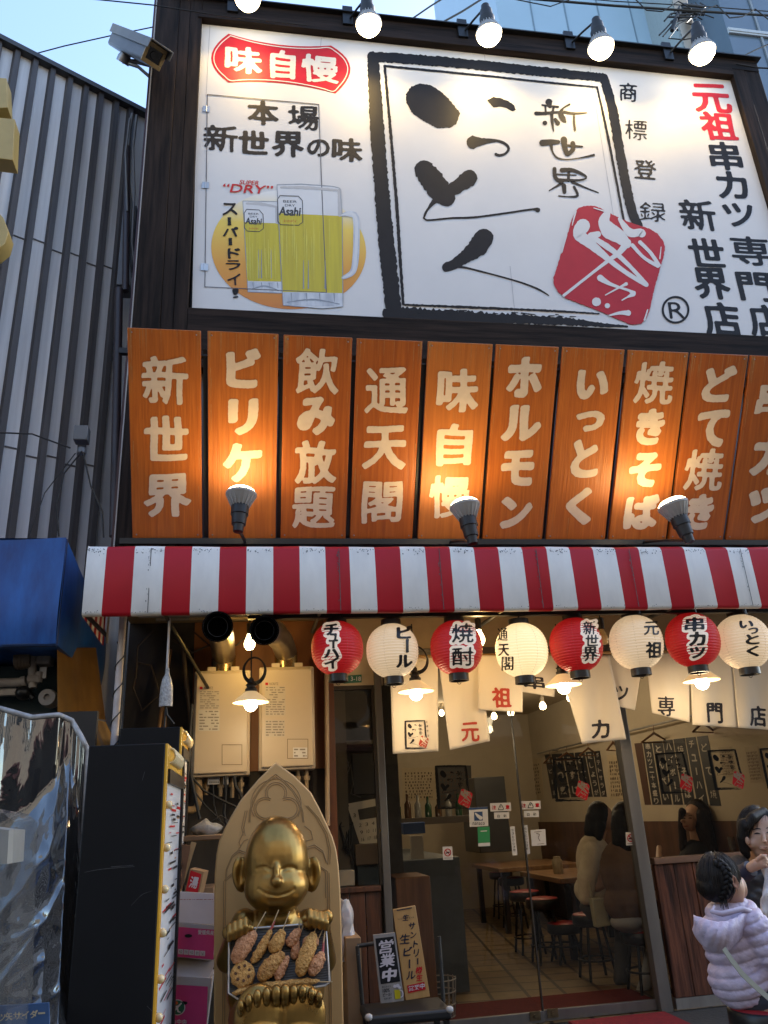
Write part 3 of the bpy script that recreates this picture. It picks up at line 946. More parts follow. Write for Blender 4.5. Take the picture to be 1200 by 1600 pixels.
# --- the brush mark: frame, three big syllables, three small characters, red seal
def logo(ink_mb, red_mb, white_mb, surf, conv=None, k=0.003, fine=True, dk=1.0):
    def st(mbx, pts, sc=1.0, off=(0, 0), rough=0.08, kk=k):
        stroke(mbx, pts, surf, kk, sc, off, 0, rough, conv=conv, step=3.0 if fine else 8.0)
    z3, z4, z5, z6 = ((570, 70), 4.138), ((570, 280), 4.0), ((820, 100), 5.0), ((840, 300), 5.0)
    # outer frame
    st(ink_mb, [(583, 92, 17), (587, 165, 21), (596, 290, 23), (604, 380, 25), (612, 455, 25), (615, 482, 24)], rough=0.10)
    st(ink_mb, [(581, 88, 15), (645, 92.5, 16), (730, 100, 15), (830, 110, 15), (941, 121, 13)], rough=0.14)
    st(ink_mb, [(944, 122, 14), (958, 175, 15), (969, 240, 15), (986, 325, 15), (998, 352, 13)], rough=0.10)
    st(ink_mb, [(608, 490, 22), (680, 493, 20), (760, 497, 17), (850, 500, 13), (916, 505, 9), (945, 508, 6), (980, 510, 3)], rough=0.28)
    if fine:
        rg = random.Random(3)
        for i in range(26):
            x = rg.uniform(640, 900); y = 478 + (x - 600) * 0.04 + rg.uniform(2, 9)
            st(ink_mb, [(x, y, 2.0), (x + rg.uniform(3, 12), y + rg.uniform(-1, 2), 1.0)])
    # inner line
    st(ink_mb, [(601, 103, 4), (608, 180, 4.5), (619, 309, 5), (625, 400, 5), (630, 475, 4)], rough=0.2)
    st(ink_mb, [(601, 103, 3.5), (756, 118, 3), (860, 129, 3), (933, 136, 2.4)], rough=0.2)
    st(ink_mb, [(933, 136, 3), (950, 214, 4), (972, 330, 3.4), (975, 345, 2)], rough=0.15)
    st(ink_mb, [(632, 476, 3), (745, 480.5, 4), (870, 486, 3), (936, 490, 2)], rough=0.3)
    o, s = z3
    def po(l, o, s):
        return [(o[0] + x / s, o[1] + y / s) for x, y in l]
    def rag(poly, amp, seed):
        rg = random.Random(seed); out = []
        for i in range(len(poly)):
            a, b = poly[i], poly[(i + 1) % len(poly)]
            m = max(2, int(math.hypot(b[0] - a[0], b[1] - a[1]) / 2.2))
            for j in range(m):
                t = j / m
                out.append((a[0] + (b[0] - a[0]) * t + rg.uniform(-amp, amp), a[1] + (b[1] - a[1]) * t + rg.uniform(-amp, amp)))
        return out
    flat_poly(ink_mb, rag(po([(265, 320), (300, 270), (355, 250), (430, 262), (490, 300), (540, 345), (580, 395), (615, 440), (605, 480), (590, 515), (545, 536), (470, 540), (420, 512), (370, 485), (300, 435), (270, 375)], o, s), 0.7, 1), surf, k, conv=conv)
    flat_poly(ink_mb, rag(po([(790, 360), (830, 337), (880, 345), (930, 365), (965, 390), (976, 420), (955, 430), (910, 405), (870, 400), (832, 405)], o, s), 0.4, 2), surf, k, conv=conv)
    st(ink_mb, [(700, 630, 85), (760, 625, 45), (850, 620, 18), (905, 638, 18), (930, 670, 18), (910, 703, 16), (870, 715, 18), (848, 708, 20)], s, o)
    st(ink_mb, [(385, 810, 130), (440, 880, 150), (490, 950, 140), (530, 990, 110)], s, o)
    st(ink_mb, [(672, 862, 112), (620, 900, 95), (560, 940, 80)], s, o)
    o, s = z4
    st(ink_mb, [(510, 110, 95), (450, 125, 40), (400, 180, 15), (375, 225, 14), (385, 255, 11), (540, 243, 12), (680, 238, 13), (860, 215, 12), (1050, 187, 12), (1080, 192, 32)], s, o)
    st(ink_mb, [(742, 372, 128), (700, 430, 118), (620, 490, 78), (560, 530, 62), (512, 550, 60)], s, o)
    st(ink_mb, [(570, 545, 18), (640, 555, 12), (780, 590, 10), (960, 640, 10), (1080, 685, 12), (1150, 726, 6)], s, o)
    o, s = z5
    for p in ([(188, 298, 55), (196, 330, 30)], [(135, 320, 12), (260, 335, 18)], [(160, 325, 14), (165, 390, 18)], [(225, 335, 18), (215, 390, 18)], [(88, 385, 30), (150, 385, 25), (270, 375, 16)],
              [(210, 380, 28), (215, 460, 22), (225, 525, 8)], [(157, 460, 36)], [(238, 432, 25), (258, 462, 36)], [(350, 315, 16), (300, 345, 14), (280, 385, 42), (300, 430, 44), (318, 452, 15)],
              [(310, 375, 24), (380, 385, 18), (485, 380, 8)], [(385, 385, 18), (385, 450, 18), (392, 515, 18)],
              [(138, 615, 50), (190, 610, 46), (262, 608, 30)], [(205, 620, 34), (215, 680, 14), (250, 730, 14), (320, 745, 8), (420, 735, 8), (540, 710, 18)], [(305, 590, 50), (312, 650, 42), (328, 700, 34)], [(375, 620, 38), (375, 670, 36), (335, 705, 30)], [(300, 632, 20), (450, 645, 12)],
              [(232, 820, 32), (240, 890, 30), (290, 920, 30)], [(290, 828, 34), (380, 830, 28), (480, 880, 14), (430, 906, 14), (270, 905, 25)], [(250, 862, 14), (400, 868, 10)], [(345, 820, 22), (340, 910, 22)],
              [(290, 930, 25), (240, 960, 14), (190, 990, 8)], [(370, 920, 25), (460, 960, 14), (575, 1005, 8)], [(305, 950, 36), (310, 1000, 30)], [(385, 960, 20), (412, 1028, 22), (340, 1036, 10), (265, 1030, 10)]):
        st(ink_mb, p, s, o, 0.04)
    # seal
    o, s = z6
    seal = po([(320, 122), (360, 110), (430, 106), (490, 124), (540, 152), (640, 203), (720, 235), (800, 262), (870, 285), (930, 318), (975, 370), (996, 430), (985, 500), (965, 570), (945, 640), (915, 740), (895, 840), (875, 930), (850, 985), (815, 1025), (770, 1036), (720, 1034), (640, 1000), (560, 965), (490, 935), (420, 905), (320, 868), (220, 830), (160, 780), (125, 720), (124, 670), (148, 600), (175, 510), (205, 420), (235, 330), (262, 230), (290, 165)], o, s)
    flat_poly(red_mb, rag(seal, 0.5, 5), surf, k + 0.0035, conv=conv)
    kw = k + 0.0042
    for p in ([(355, 265, 110), (325, 330, 95), (420, 410, 75), (560, 530, 42), (700, 635, 34), (850, 725, 34)], [(545, 165, 50), (520, 230, 90), (560, 300, 130), (640, 350, 110), (700, 410, 60)], [(420, 345, 60), (470, 330, 50)],
              [(640, 210, 26), (720, 315, 66), (800, 315, 60), (815, 325, 60)], [(700, 395, 62), (640, 470, 44), (560, 530, 30), (430, 630, 22), (205, 808, 22)],
              [(430, 352, 34), (540, 425, 48), (620, 485, 40), (740, 600, 30), (850, 722, 32)], [(740, 415, 30), (830, 512, 26), (940, 578, 30)], [(800, 392, 30), (880, 472, 28), (948, 572, 30)],
              [(490, 672, 52), (560, 715, 30), (640, 745, 18), (720, 772, 20), (745, 792, 46)], [(530, 805, 8), (640, 745, 14), (692, 718, 28)], [(660, 845, 10), (700, 822, 12), (745, 798, 40)], [(460, 858, 68)], [(545, 888, 40)],
              [(560, 965, 12), (640, 945, 25), (708, 945, 45)], [(300, 150, 10), (285, 200, 12), (270, 260, 6)], [(225, 340, 10), (190, 470, 9)], [(440, 125, 8), (530, 152, 12)], [(860, 920, 10), (835, 1000, 14)], [(965, 430, 6), (955, 520, 10)]):
        st(white_mb, p, s, o, 0.05, kw)
lm, rm, wm = MB(), MB(), MB()
logo(lm, rm, wm, SGN)
mesh_obj('brush_mark', lm, ink, BB)
so_ = mesh_obj('red_seal', rm, seal_red, BB)
mesh_obj('seal_stroke', wm, sign_white, so_)

# --- printed beer mugs
zc = SGN(451, 392)
mb = MB()
flat_poly(mb, [(451 + 121 * math.cos(a * math.pi / 36), 390 + 93 * math.sin(a * math.pi / 36) + 4 * math.cos(a * math.pi / 36)) for a in range(72)], SGN, 0.0022)
zlo, zhi = SGN(451, 484).z - pBL.z, SGN(451, 305).z - pBL.z
mesh_obj('printed_sun_disc', mb, grad_mat('sun_disc_print', [(0.0, (0.62, 0.20, 0.02)), (0.35, (0.72, 0.33, 0.03)), (0.72, (0.80, 0.58, 0.08)), (1.0, (0.78, 0.78, 0.74))], zlo, zhi), BB)
glassw = pm('print_glass_white', (0.70, 0.71, 0.71), 0.3, var=0.06, scale=3)
glassb = pm('print_glass_grey', (0.42, 0.45, 0.50), 0.3, col2=(0.66, 0.69, 0.72), scale=14, stretch=(1, 1, 0.25))
beer = pm('print_beer', (0.60, 0.50, 0.012), 0.3, col2=(0.50, 0.40, 0.010), scale=8, stretch=(3, 3, 0.12))
edge = pm('print_glass_edge', (0.30, 0.33, 0.37), 0.35, var=0.2)
paper_txt = pm('print_label_black', (0.03, 0.03, 0.03), 0.4)
def mug(name, body, beer_p, base, foam_top, k0, lab, handle=None):
    mb = MB(); flat_poly(mb, body, SGN, k0); o = mesh_obj(name, mb, glassw, BB)
    mb = MB(); flat_poly(mb, beer_p, SGN, k0 + 0.0004); mesh_obj('printed_beer', mb, beer, o)
    mb = MB(); flat_poly(mb, base, SGN, k0 + 0.0004); mesh_obj('printed_glass_base', mb, glassb, o)
    mb = MB()
    for p in (body,):
        stroke(mb, [(x, y, 1.0) for x, y in p + p[:1]], SGN, k0 + 0.0006, rough=0.3, step=6, lin=True)
    bx, by = base[0]; ex, ey = base[1]
    w = base[1][0] - base[0][0]
    stroke(mb, [(base[3][0] + 6, base[3][1] - 5, 1.5), ((base[2][0] + base[3][0]) / 2, base[3][1] - 9, 2.5), (base[2][0] - 6, base[2][1] - 4, 1.5)], SGN, k0 + 0.0008, rough=0.3)
    for t in (0.15, 0.4, 0.62, 0.86):
        stroke(mb, [(bx + w * t, by + 2, 1.6), (bx + w * t + 1, base[3][1] - 6, 0.8)], SGN, k0 + 0.0008)
    for t in (0.42, 0.5, 0.78):
        xx = beer_p[0][0] + w * t
        stroke(mb, [(xx, by - 6, 2.0), (xx, by - 50, 0.5)], SGN, k0 + 0.0008)
    mesh_obj('printed_glass_line', mb, edge, o)
    mb = MB(); rgm = random.Random(len(body))
    for k in range(14):
        xx = beer_p[0][0] + 4 + (w - 8) * rgm.random(); y0_ = beer_p[0][1] + 6 + rgm.uniform(0, 50)
        stroke(mb, [(xx, y0_, 0.6), (xx + 0.5, y0_ + rgm.uniform(15, 40), rgm.uniform(0.8, 2.2)), (xx + 1, min(by - 4, y0_ + 60), 0.5)], SGN, k0 + 0.0007, rough=0.2)
    for k in range(26):
        stroke(mb, [(beer_p[0][0] + 3 + (w - 6) * rgm.random(), beer_p[0][1] + rgm.uniform(3, 95), rgm.uniform(0.5, 1.1))], SGN, k0 + 0.0007)
    mesh_obj('printed_beer_shine', mb, pm('print_beer_light', (0.68, 0.60, 0.06), 0.4), o)
    mb = MB(); xr_ = body[2][0] if len(body) < 7 else body[3][0]
    stroke(mb, [(beer_p[1][0] - 4, body[1][1] + 10, 6), (beer_p[1][0] - 3.5, beer_p[1][1] - 2, 6)], SGN, k0 + 0.0003, rough=0.1)
    stroke(mb, [(body[0][0] + 6, body[0][1] + 4, 3), ((body[0][0] + beer_p[1][0]) / 2, body[0][1] + 5, 5), (beer_p[1][0] - 6, body[0][1] + 9, 3)], SGN, k0 + 0.0003, rough=0.2)
    mesh_obj('printed_foam_shade', mb, pm('print_foam_shade', (0.50, 0.50, 0.50), 0.4, var=0.1), o)
    if handle:
        mb = MB(); stroke(mb, handle, SGN, k0, rough=0.02); h = mesh_obj('printed_handle', mb, glassb, o)
        mb = MB(); stroke(mb, [(x, y, w_ * 0.45) for x, y, w_ in handle], SGN, k0 + 0.0006, rough=0.02); mesh_obj('printed_handle_shine', mb, glassw, h)
    x0, y0, x1_, y1 = lab
    oc = [(x0 + 4, y0), (x1_ - 6, y0 + 1), (x1_, y0 + 8), (x1_ + 0.6, y1 - 5), (x1_ - 6, y1), (x0 + 5, y1 - 1), (x0 + 0.5, y1 - 6), (x0, y0 + 6)]
    mb = MB()
    stroke(mb, [(x, y, 1.1) for x, y in oc + oc[:1]], SGN, k0 + 0.001, rough=0.05, step=6, lin=True)
    H = y1 - y0; Wd = x1_ - x0; cx = (x0 + x1_) / 2
    put_line(mb, 'Asahi', cx, y0 + H * 0.53, Wd * 0.86, H * 0.30, SGN, k0 + 0.001, bold=0.035, sx=-0.12, sy=0.04)
    put_line(mb, 'BEER', cx, y0 + H * 0.20, Wd * 0.55, H * 0.08, SGN, k0 + 0.001, bold=0.01, sy=0.04)
    put_line(mb, 'DRY', cx, y0 + H * 0.33, Wd * 0.4, H * 0.08, SGN, k0 + 0.001, bold=0.01, sy=0.04)
    mesh_obj('lettering', mb, paper_txt, o)
    mb = MB(); put_line(mb, 'スーパードライ', cx, y0 + H * 0.86, Wd * 0.5, H * 0.10, SGN, k0 + 0.001, bold=0.02, sy=0.04)
    mesh_obj('lettering', mb, sign_red, o)
mug('printed_beer_mug', [(379.5, 314), (434, 315), (441, 456), (441, 458), (387.5, 456), (384, 400)], [(381.5, 347), (437, 349), (441, 440), (387, 439)], [(387, 440), (441, 441), (441, 458), (388.5, 456)], 314, 0.0030, (381.5, 327, 411, 362))
mug('printed_beer_mug', [(433, 288.5), (470, 287.5), (520, 291), (531, 294), (534.6, 335), (536, 479), (505, 482), (442.5, 477), (437, 377)], [(434.8, 333), (534.6, 337.5), (535, 458), (441, 456)], [(441, 456.5), (535, 458.5), (536, 479), (443, 477)], 288, 0.0046,
    (433.6, 305.5, 472.5, 352), [(534, 336, 4), (546, 334, 9), (556, 340, 10), (557, 375, 10), (555, 410, 10), (550, 426, 9), (536, 434, 5)])
# ================================================================== ten leaning wooden boards
YB, YT = 5.44, 5.44 * 0.851
bpx = [((198.6, 512.5), (312.2, 516), (317, 844), (206.9, 843)), ((323.9, 517), (433.5, 521.6), (432.2, 843), (326, 843)), ((442.6, 523), (549.6, 527.7), (541, 842.3), (439, 843)),
       ((556.6, 528.6), (658.8, 533), (645.8, 842), (548, 842)), ((667.5, 533.3), (767.5, 537.7), (751.5, 842), (654.5, 842)), ((776, 538.5), (872.4, 541.6), (848, 842), (754.5, 842)),
       ((880.6, 542), (976.4, 546.3), (945, 842), (853.3, 842)), ((982.5, 546.8), (1073.5, 550.7), (1043, 842), (952, 842)), ((1079, 551), (1169.7, 555), (1129.4, 842), (1047.5, 842)), ((1175, 555.5), (1262, 559), (1215, 842), (1134, 842))]
btx = ["新258,594,72,76 世259.5,685,70,70 界262,774,74,68", "ビ380.6,575.8,55,62 リ380,651.6,47,58 ケ379,722.7,62,62", "飲495,579.7,68,72 み494,650,60,60 放493,722,65,67 題490,793,67,65",
       "通604,610,67,72 天601,699,68,68 閣597,784.7,63,65", "味714.7,610,65,70 自710,695,56,66 慢703,776,65,66", "ホ819.5,589.7,56,65 ル815,661,63,56 モ809,731.4,52,56 ン806.5,801,50,50",
       "い925.7,601.4,50,47 っ922.7,658,45,33 と914,716.6,43,59 く904,791,41,59", "焼1022,598.3,62,66 き1016,667,44,56 そ1008,734,49,56 ば1002,800,55,55", "ど1124,600.5,51,58 て1113,669,49,58 焼1100,734,61,65 き1094,800,41,55",
       "串1212,624,60,60 カ1205,711,60,64 ツ1197,790,60,55"]
blab = ['leftmost orange wooden board with three cream characters at the building corner', 'orange wooden board with three katakana above the left uplight, second from the left',
        'orange wooden board with four cream characters, the third a hand radical, between two three-character boards', 'orange wooden board whose lowest cream character is a gate shape, fourth from the left',
        'orange wooden board whose lowest character is half hidden by the middle uplight', 'orange wooden board with four katakana right of the middle uplight',
        'orange wooden board with four hiragana strokes below the lower end of the black brush frame', 'orange wooden board just left of the right uplight, warm glow at its lower right',
        'orange wooden board standing behind the right uplight, its last two characters beside the lamp', 'orange wooden board at the right edge of the photo, cut by the frame']
zB = at(600, 842.5, YB).z
zT = at(600, 531, YT).z
bdir = Vector((0, YT - YB, zT - zB)).normalized()
bnor = Vector((0, -(zT - zB), YT - YB)).normalized()
if bnor.y > 0: bnor = -bnor
BP0 = Vector((0, YB, zB))
BSURF = plane_of(BP0, bnor)
for i, (q, t, lab) in enumerate(zip(bpx, btx, blab)):
    a, b_, c, d = [BSURF(*p) for p in q]
    xl, xr = (a.x + d.x) / 2, (b_.x + c.x) / 2
    tz = (a.z + b_.z) / 2; L = (tz - zB) / bdir.z
    root = thing('menu_board', lab, 'sign board', (xl, YB, zB), 'wooden menu boards leaning over the awning')
    P0 = Vector((xl, YB, zB)); P1 = Vector((xr, YB, zB))
    mb = MB(); mb.prism([P0, P1, P1 + bdir * L, P0 + bdir * L], -bnor * 0.03)
    mesh_obj('board', mb, board_woods[(i * 7 + i // 3) % 4], root, bevel=0.004)
    rgb_ = random.Random(40 + i); mb = MB()
    for k in range(34):               # rubbed varnish: thin vertical streaks, thickest near the top and the edges
        u = rgb_.choice([rgb_.uniform(0.01, 0.06), rgb_.uniform(0.94, 0.99), rgb_.uniform(0.02, 0.98), rgb_.uniform(0.02, 0.98)]); s1 = min(0.995, rgb_.choice([1.0, 1.0, rgb_.uniform(0.1, 1)])); ln_ = rgb_.uniform(0.02, 0.16); wv_ = rgb_.uniform(0.0008, 0.0022)
        s0 = max(0.005, s1 - ln_); q0 = P0.lerp(P1, u) + bnor * (0.0012 + 0.00002 * k)
        mb.poly([q0 + bdir * L * s0 - Vector((wv_, 0, 0)) * 0.3, q0 + bdir * L * s0 + Vector((wv_, 0, 0)) * 0.3, q0 + bdir * L * s1 + Vector((wv_, 0, 0)), q0 + bdir * L * s1 - Vector((wv_, 0, 0))])
    mesh_obj('worn_streak', mb, worn_edge, root, keepdup=True)
    mb = MB()
    sxa = ((d[0] - a[0]) if False else ((q[3][0] - q[0][0]) + (q[2][0] - q[1][0])) / 2 / (q[3][1] - q[0][1]))
    sya = (q[1][1] - q[0][1]) / (q[1][0] - q[0][0])
    for it in t.split(' '):
        ch = it[0]; x, y, w, h = [float(v) for v in it[1:].split(',')]
        f = (y - 520) / 325
        put_glyph(mb, ch, x, y, w, h, BSURF, 0.003, bold=0.064 if ord(ch) < 0x3100 else 0.040, sx=sxa, sy=sya * (1 - f) - 0.02, brush=0.026)
    mesh_obj('lettering', mb, board_text, root)
    mb = MB()
    for u in (0.06, 0.94):
        for s in (0.02, 0.98):
            mb.sph(P0.lerp(P1, u) + bdir * L * s + bnor * 0.002, 0.006, 6, 4)
    mesh_obj('nail', mb, dull_steel, root)
    if i < 9:
        pass
# steel frame that carries the boards
root = thing('board_rack', 'dark steel rack with slanted arms carrying the orange boards', 'rack', (2, YB, zB))
mb = MB(); mb.box(XL + 0.03, XR + 0.6, YB - 0.02, YB + 0.10, zB - 0.045, zB - 0.003); mesh_obj('rail', mb, black_metal, root)
mb = MB(); p = Vector((0, YB, zB)) + bdir * 1.30 - bnor * 0.06
mb.box(XL + 0.05, XR + 0.6, p.y - 0.02, p.y + 0.02, p.z - 0.02, p.z + 0.02); mesh_obj('rail', mb, black_metal, root)
for i in range(9):
    xa = (BSURF(*bpx[i][2]).x + BSURF(*bpx[i + 1][3]).x) / 2
    mb = MB()
    p0 = Vector((xa, YB, zB)) - bnor * 0.055
    mb.bar(p0, p0 + bdir * 1.34, 0.03, 0.03, bnor)
    mb.bar(p0 + bdir * 1.32, Vector((xa, 5.53, p0.z + 0.55)), 0.022, 0.022)
    mesh_obj('arm', mb, black_metal, root)

# ================================================================== lamps
fin_white = pm('lamp_fin_white', (0.40, 0.385, 0.36), 0.4, var=0.1)
socket_black = pm('lamp_socket_black', (0.014, 0.013, 0.013), 0.5)
def reflector_lamp(name, pos, ax, R, lab, grp, cat='spotlight', base_to=None, e=30, cone=130, dome=0.75, gm=None):
    """pos = centre of the lens, ax = where it shines"""
    ax = vec(ax).normalized()
    pos = vec(pos)
    root = thing(name, lab, cat, pos - ax * (R * 3.4), grp)
    mb = MB(); mb.lathe([(0.93 * R, 0.0), (0.90 * R, dome * 0.35 * R), (0.7 * R, dome * 0.75 * R), (0.4 * R, dome * 0.95 * R), (0.0, dome * R)], pos, ax, 24)
    mesh_obj('bulb_lens', mb, gm or glow, root, smooth=60)
    mb = MB(); mb.lathe([(1.0 * R, 0.02 * R), (1.0 * R, -0.14 * R), (0.94 * R, -0.2 * R), (0.50 * R, -0.95 * R), (0.46 * R, -1.0 * R)], pos, ax, 28)
    a = ax.orthogonal().normalized(); b2 = ax.cross(a)
    for k in range(18):
        th = 2 * math.pi * k / 18
        d = a * math.cos(th) + b2 * math.sin(th)
        t = ax.cross(d)
        mb.prism([pos - ax * 0.18 * R + d * 0.97 * R - t * 0.02 * R, pos - ax * 0.95 * R + d * 0.60 * R - t * 0.02 * R, pos - ax * 0.95 * R + d * 0.44 * R - t * 0.02 * R, pos - ax * 0.18 * R + d * 0.85 * R - t * 0.02 * R], t * 0.05 * R)
    mesh_obj('heat_sink', mb, fin_white, root, smooth=35)
    mb = MB(); mb.lathe([(0.56 * R, -0.88 * R), (0.58 * R, -1.5 * R), (0.50 * R, -1.52 * R), (0.46 * R, -2.2 * R), (0.36 * R, -2.22 * R), (0.32 * R, -2.7 * R), (0.1 * R, -2.75 * R)], pos, ax, 20)
    mesh_obj('socket', mb, socket_black, root, smooth=35)
    if base_to is not None:
        mb = MB(); p = pos - ax * 2.6 * R
        for k, bt in enumerate(base_to):
            mb.tube([p, (p + vec(bt)) / 2 + Vector((0, 0, 0.01)), vec(bt)], 0.011, 8)
        mesh_obj('bracket', mb, black_metal, root)
    lamp('lamp_light', 'SPOT', pos + ax * (dome * R + 0.02), e, WARM, root, radius=R * 0.6, aim=ax, cone=cone, blend=0.5)
    return root
tops = [((387, -2), 'top spotlight cut off by the upper picture edge above the red badge'), ((576, 38), 'top spotlight above the upper left corner of the black brush frame'),
        ((764, 53), 'top spotlight in the middle of the row, above the brush frame'), ((939, 74), 'top spotlight above the upper right corner of the black brush frame'),
        ((1097, 82), 'rightmost top spotlight above the red characters, with cables behind it')]
for (px, py), lab in tops:
    p = at(px, py, 5.12)
    R = 20.5 * mpp(px, py, 5.12)
    rt = reflector_lamp('billboard_spotlight', p, (0.04, 0.10, -1), R, lab, 'spotlights along the top of the billboard', e=8.0, cone=160,
                        base_to=[(p.x - 0.14, YF + 0.02, ZT - 0.05)])
    mb = MB(); mb.box(p.x - 0.20, p.x - 0.10, YF - 0.03, YF - 0.004, ZT - 0.15, ZT + 0.10); mesh_obj('mounting_plate', mb, black_metal, rt)
for (px, py), ax, lab in (((377, 772), (0.06, 0.08, 1), 'grey finned uplight in front of the second board, left of the others'), ((726, 790), (-0.10, 0.06, 1), 'middle grey finned uplight in front of the fifth board'),
                    ((1051, 789), (-0.22, 0.06, 1), 'right grey finned uplight tilted towards the eighth board')):
    p = at(px, py, 4.88)
    R = 24 * mpp(px, py, 4.88)
    rt = reflector_lamp('board_uplight', p, ax, R, lab, 'uplights standing above the awning', e=3.2, cone=165, dome=0.42,
                        base_to=[(p.x + 0.02, YB - 0.03, zB - 0.03)])

# ================================================================== security camera
A, Bq = at(183, 62, 5.75), at(243, 88, 5.05)
ax = (Bq - A).normalized()
root = thing('security_camera', 'silver box security camera on a bracket beside the dark corner column', 'camera', A.lerp(Bq, 0.35) + Vector((0, 0, -0.2)))
sd_ = ax.cross(Vector((0, 0, 1))).normalized(); up = sd_.cross(ax)
alu = pm('grey_camera_metal', (0.16, 0.15, 0.14), 0.5, 0.2, var=0.15)
L = (Bq - A).length
mb = MB(); mb.obox((A + Bq) / 2, ax * (L * 0.5 - 0.05), sd_ * 0.085, up * 0.085); mesh_obj('housing', mb, alu, root, bevel=0.025, seg=3)
mb = MB(); c = (A + Bq) / 2
mb.obox(c + up * 0.1 + ax * 0.06, ax * (L * 0.5), sd_ * 0.10, up * 0.006)
for s in (-1, 1):
    mb.obox(c + up * 0.065 + ax * 0.06 + sd_ * s * 0.103, ax * (L * 0.5), sd_ * 0.004, up * 0.04)
mesh_obj('sun_shield', mb, pm('pale_camera_metal', (0.21, 0.195, 0.175), 0.55, 0.1), root, bevel=0.003)
mb = MB(); f = Bq - ax * 0.045
mb.obox(f + up * 0.07, ax * 0.012, sd_ * 0.088, up * 0.018); mb.obox(f - up * 0.07, ax * 0.012, sd_ * 0.088, up * 0.018)
for s in (-1, 1):
    mb.obox(f + sd_ * s * 0.075, ax * 0.012, sd_ * 0.014, up * 0.051)
mesh_obj('front_bezel', mb, pm('brass_bezel', (0.36, 0.25, 0.11), 0.45, 0.3), root, bevel=0.003)
mb = MB(); mb.obox(f - ax * 0.006, ax * 0.004, sd_ * 0.06, up * 0.05); mb.lathe([(0.035, 0), (0.032, 0.012), (0.0, 0.008)], f - ax * 0.001, ax, 16); mesh_obj('lens', mb, pm('dark_lens', (0.01, 0.008, 0.008), 0.08), root)
c0 = A.lerp(Bq, 0.36) - up * 0.10
mb = MB(); mb.lathe([(0.06, 0), (0.06, 0.05), (0.045, 0.09)], c0 - up * 0.07, up, 14)
w0 = at(236, 122, 5.60); w1 = at(236, 102, 5.60)
mb.tube([c0 - up * 0.05, c0.lerp(w1, 0.5) - Vector((0, 0, 0.02)), w1], 0.022, 8); mb.tube([c0 - up * 0.06, c0.lerp(w0, 0.5), w0], 0.016, 8)
mesh_obj('bracket', mb, dull_steel, root, smooth=40)

# ================================================================== striped awning
YA = 4.75
zAt, zAb = at(600, 855, YA).z, at(600, 956, YA).z
bnd = [136.7, 166.7, 211, 259.3, 302.3, 345.7, 387.7, 429.3, 470, 510]
AP = plane_y(YA)
xs = [AP(x, 857).x for x in bnd]
wst = (AP(1170, 857).x - xs[1]) / 26
bx = [xs[0]] + [xs[1] + wst * i for i in range(0, 31)]
for i in range(2, 10): bx[i] = xs[i] * 0.6 + bx[i] * 0.4
root = thing('striped_awning', 'box shaped awning of red and white striped vinyl above the entrance', 'awning', (2, YA, zAb))
mb = MB()
prof = [(5.50, zAt + 0.17), (YA + 0.05, zAt + 0.02), (YA + 0.015, zAt + 0.005), (YA, zAt - 0.02), (YA - 0.004, (zAt + zAb) / 2), (YA, zAb + 0.02), (YA + 0.008, zAb + 0.004), (YA + 0.02, zAb), (YA + 0.05, zAb + 0.004)]
for i in range(len(bx) - 1):
    n = 4
    for j in range(n):
        xa = bx[i] + (bx[i + 1] - bx[i]) * j / n; xb2 = bx[i] + (bx[i + 1] - bx[i]) * (j + 1) / n
        for (y0, z0), (y1, z1) in zip(prof[:-1], prof[1:]):
            def wv(x, z): return 0.005 * math.sin(x * 7.3 + z * 3) + 0.003 * math.sin(x * 19 + z * 6)
            mb.quad((xa, y0 + wv(xa, z0), z0), (xb2, y0 + wv(xb2, z0), z0), (xb2, y1 + wv(xb2, z1), z1), (xa, y1 + wv(xa, z1), z1), i % 2)
mesh_obj('canopy', mb, [awn_white, awn_red], root, smooth=50)
# left end of the awning: stripes run along its depth
mb = MB(); xl = bx[0]
ys = [YA + 0.02 + k * 0.075 for k in range(11)]
for k in range(10):
    y0, y1 = ys[k], min(ys[k + 1], 5.5)
    t0, t1 = (y0 - YA) / 0.75, (y1 - YA) / 0.75
    lo0, lo1 = zAb - 0.012 * (1 - math.cos(t0 * 3)), zAb - 0.012 * (1 - math.cos(t1 * 3))
    mb.quad((xl, y0, lo0), (xl, y1, lo1), (xl, y1, zAt + 0.01 + 0.16 * t1), (xl, y0, zAt + 0.01 + 0.16 * t0), k % 2)
mesh_obj('end_flap', mb, [awn_white, awn_red], root)
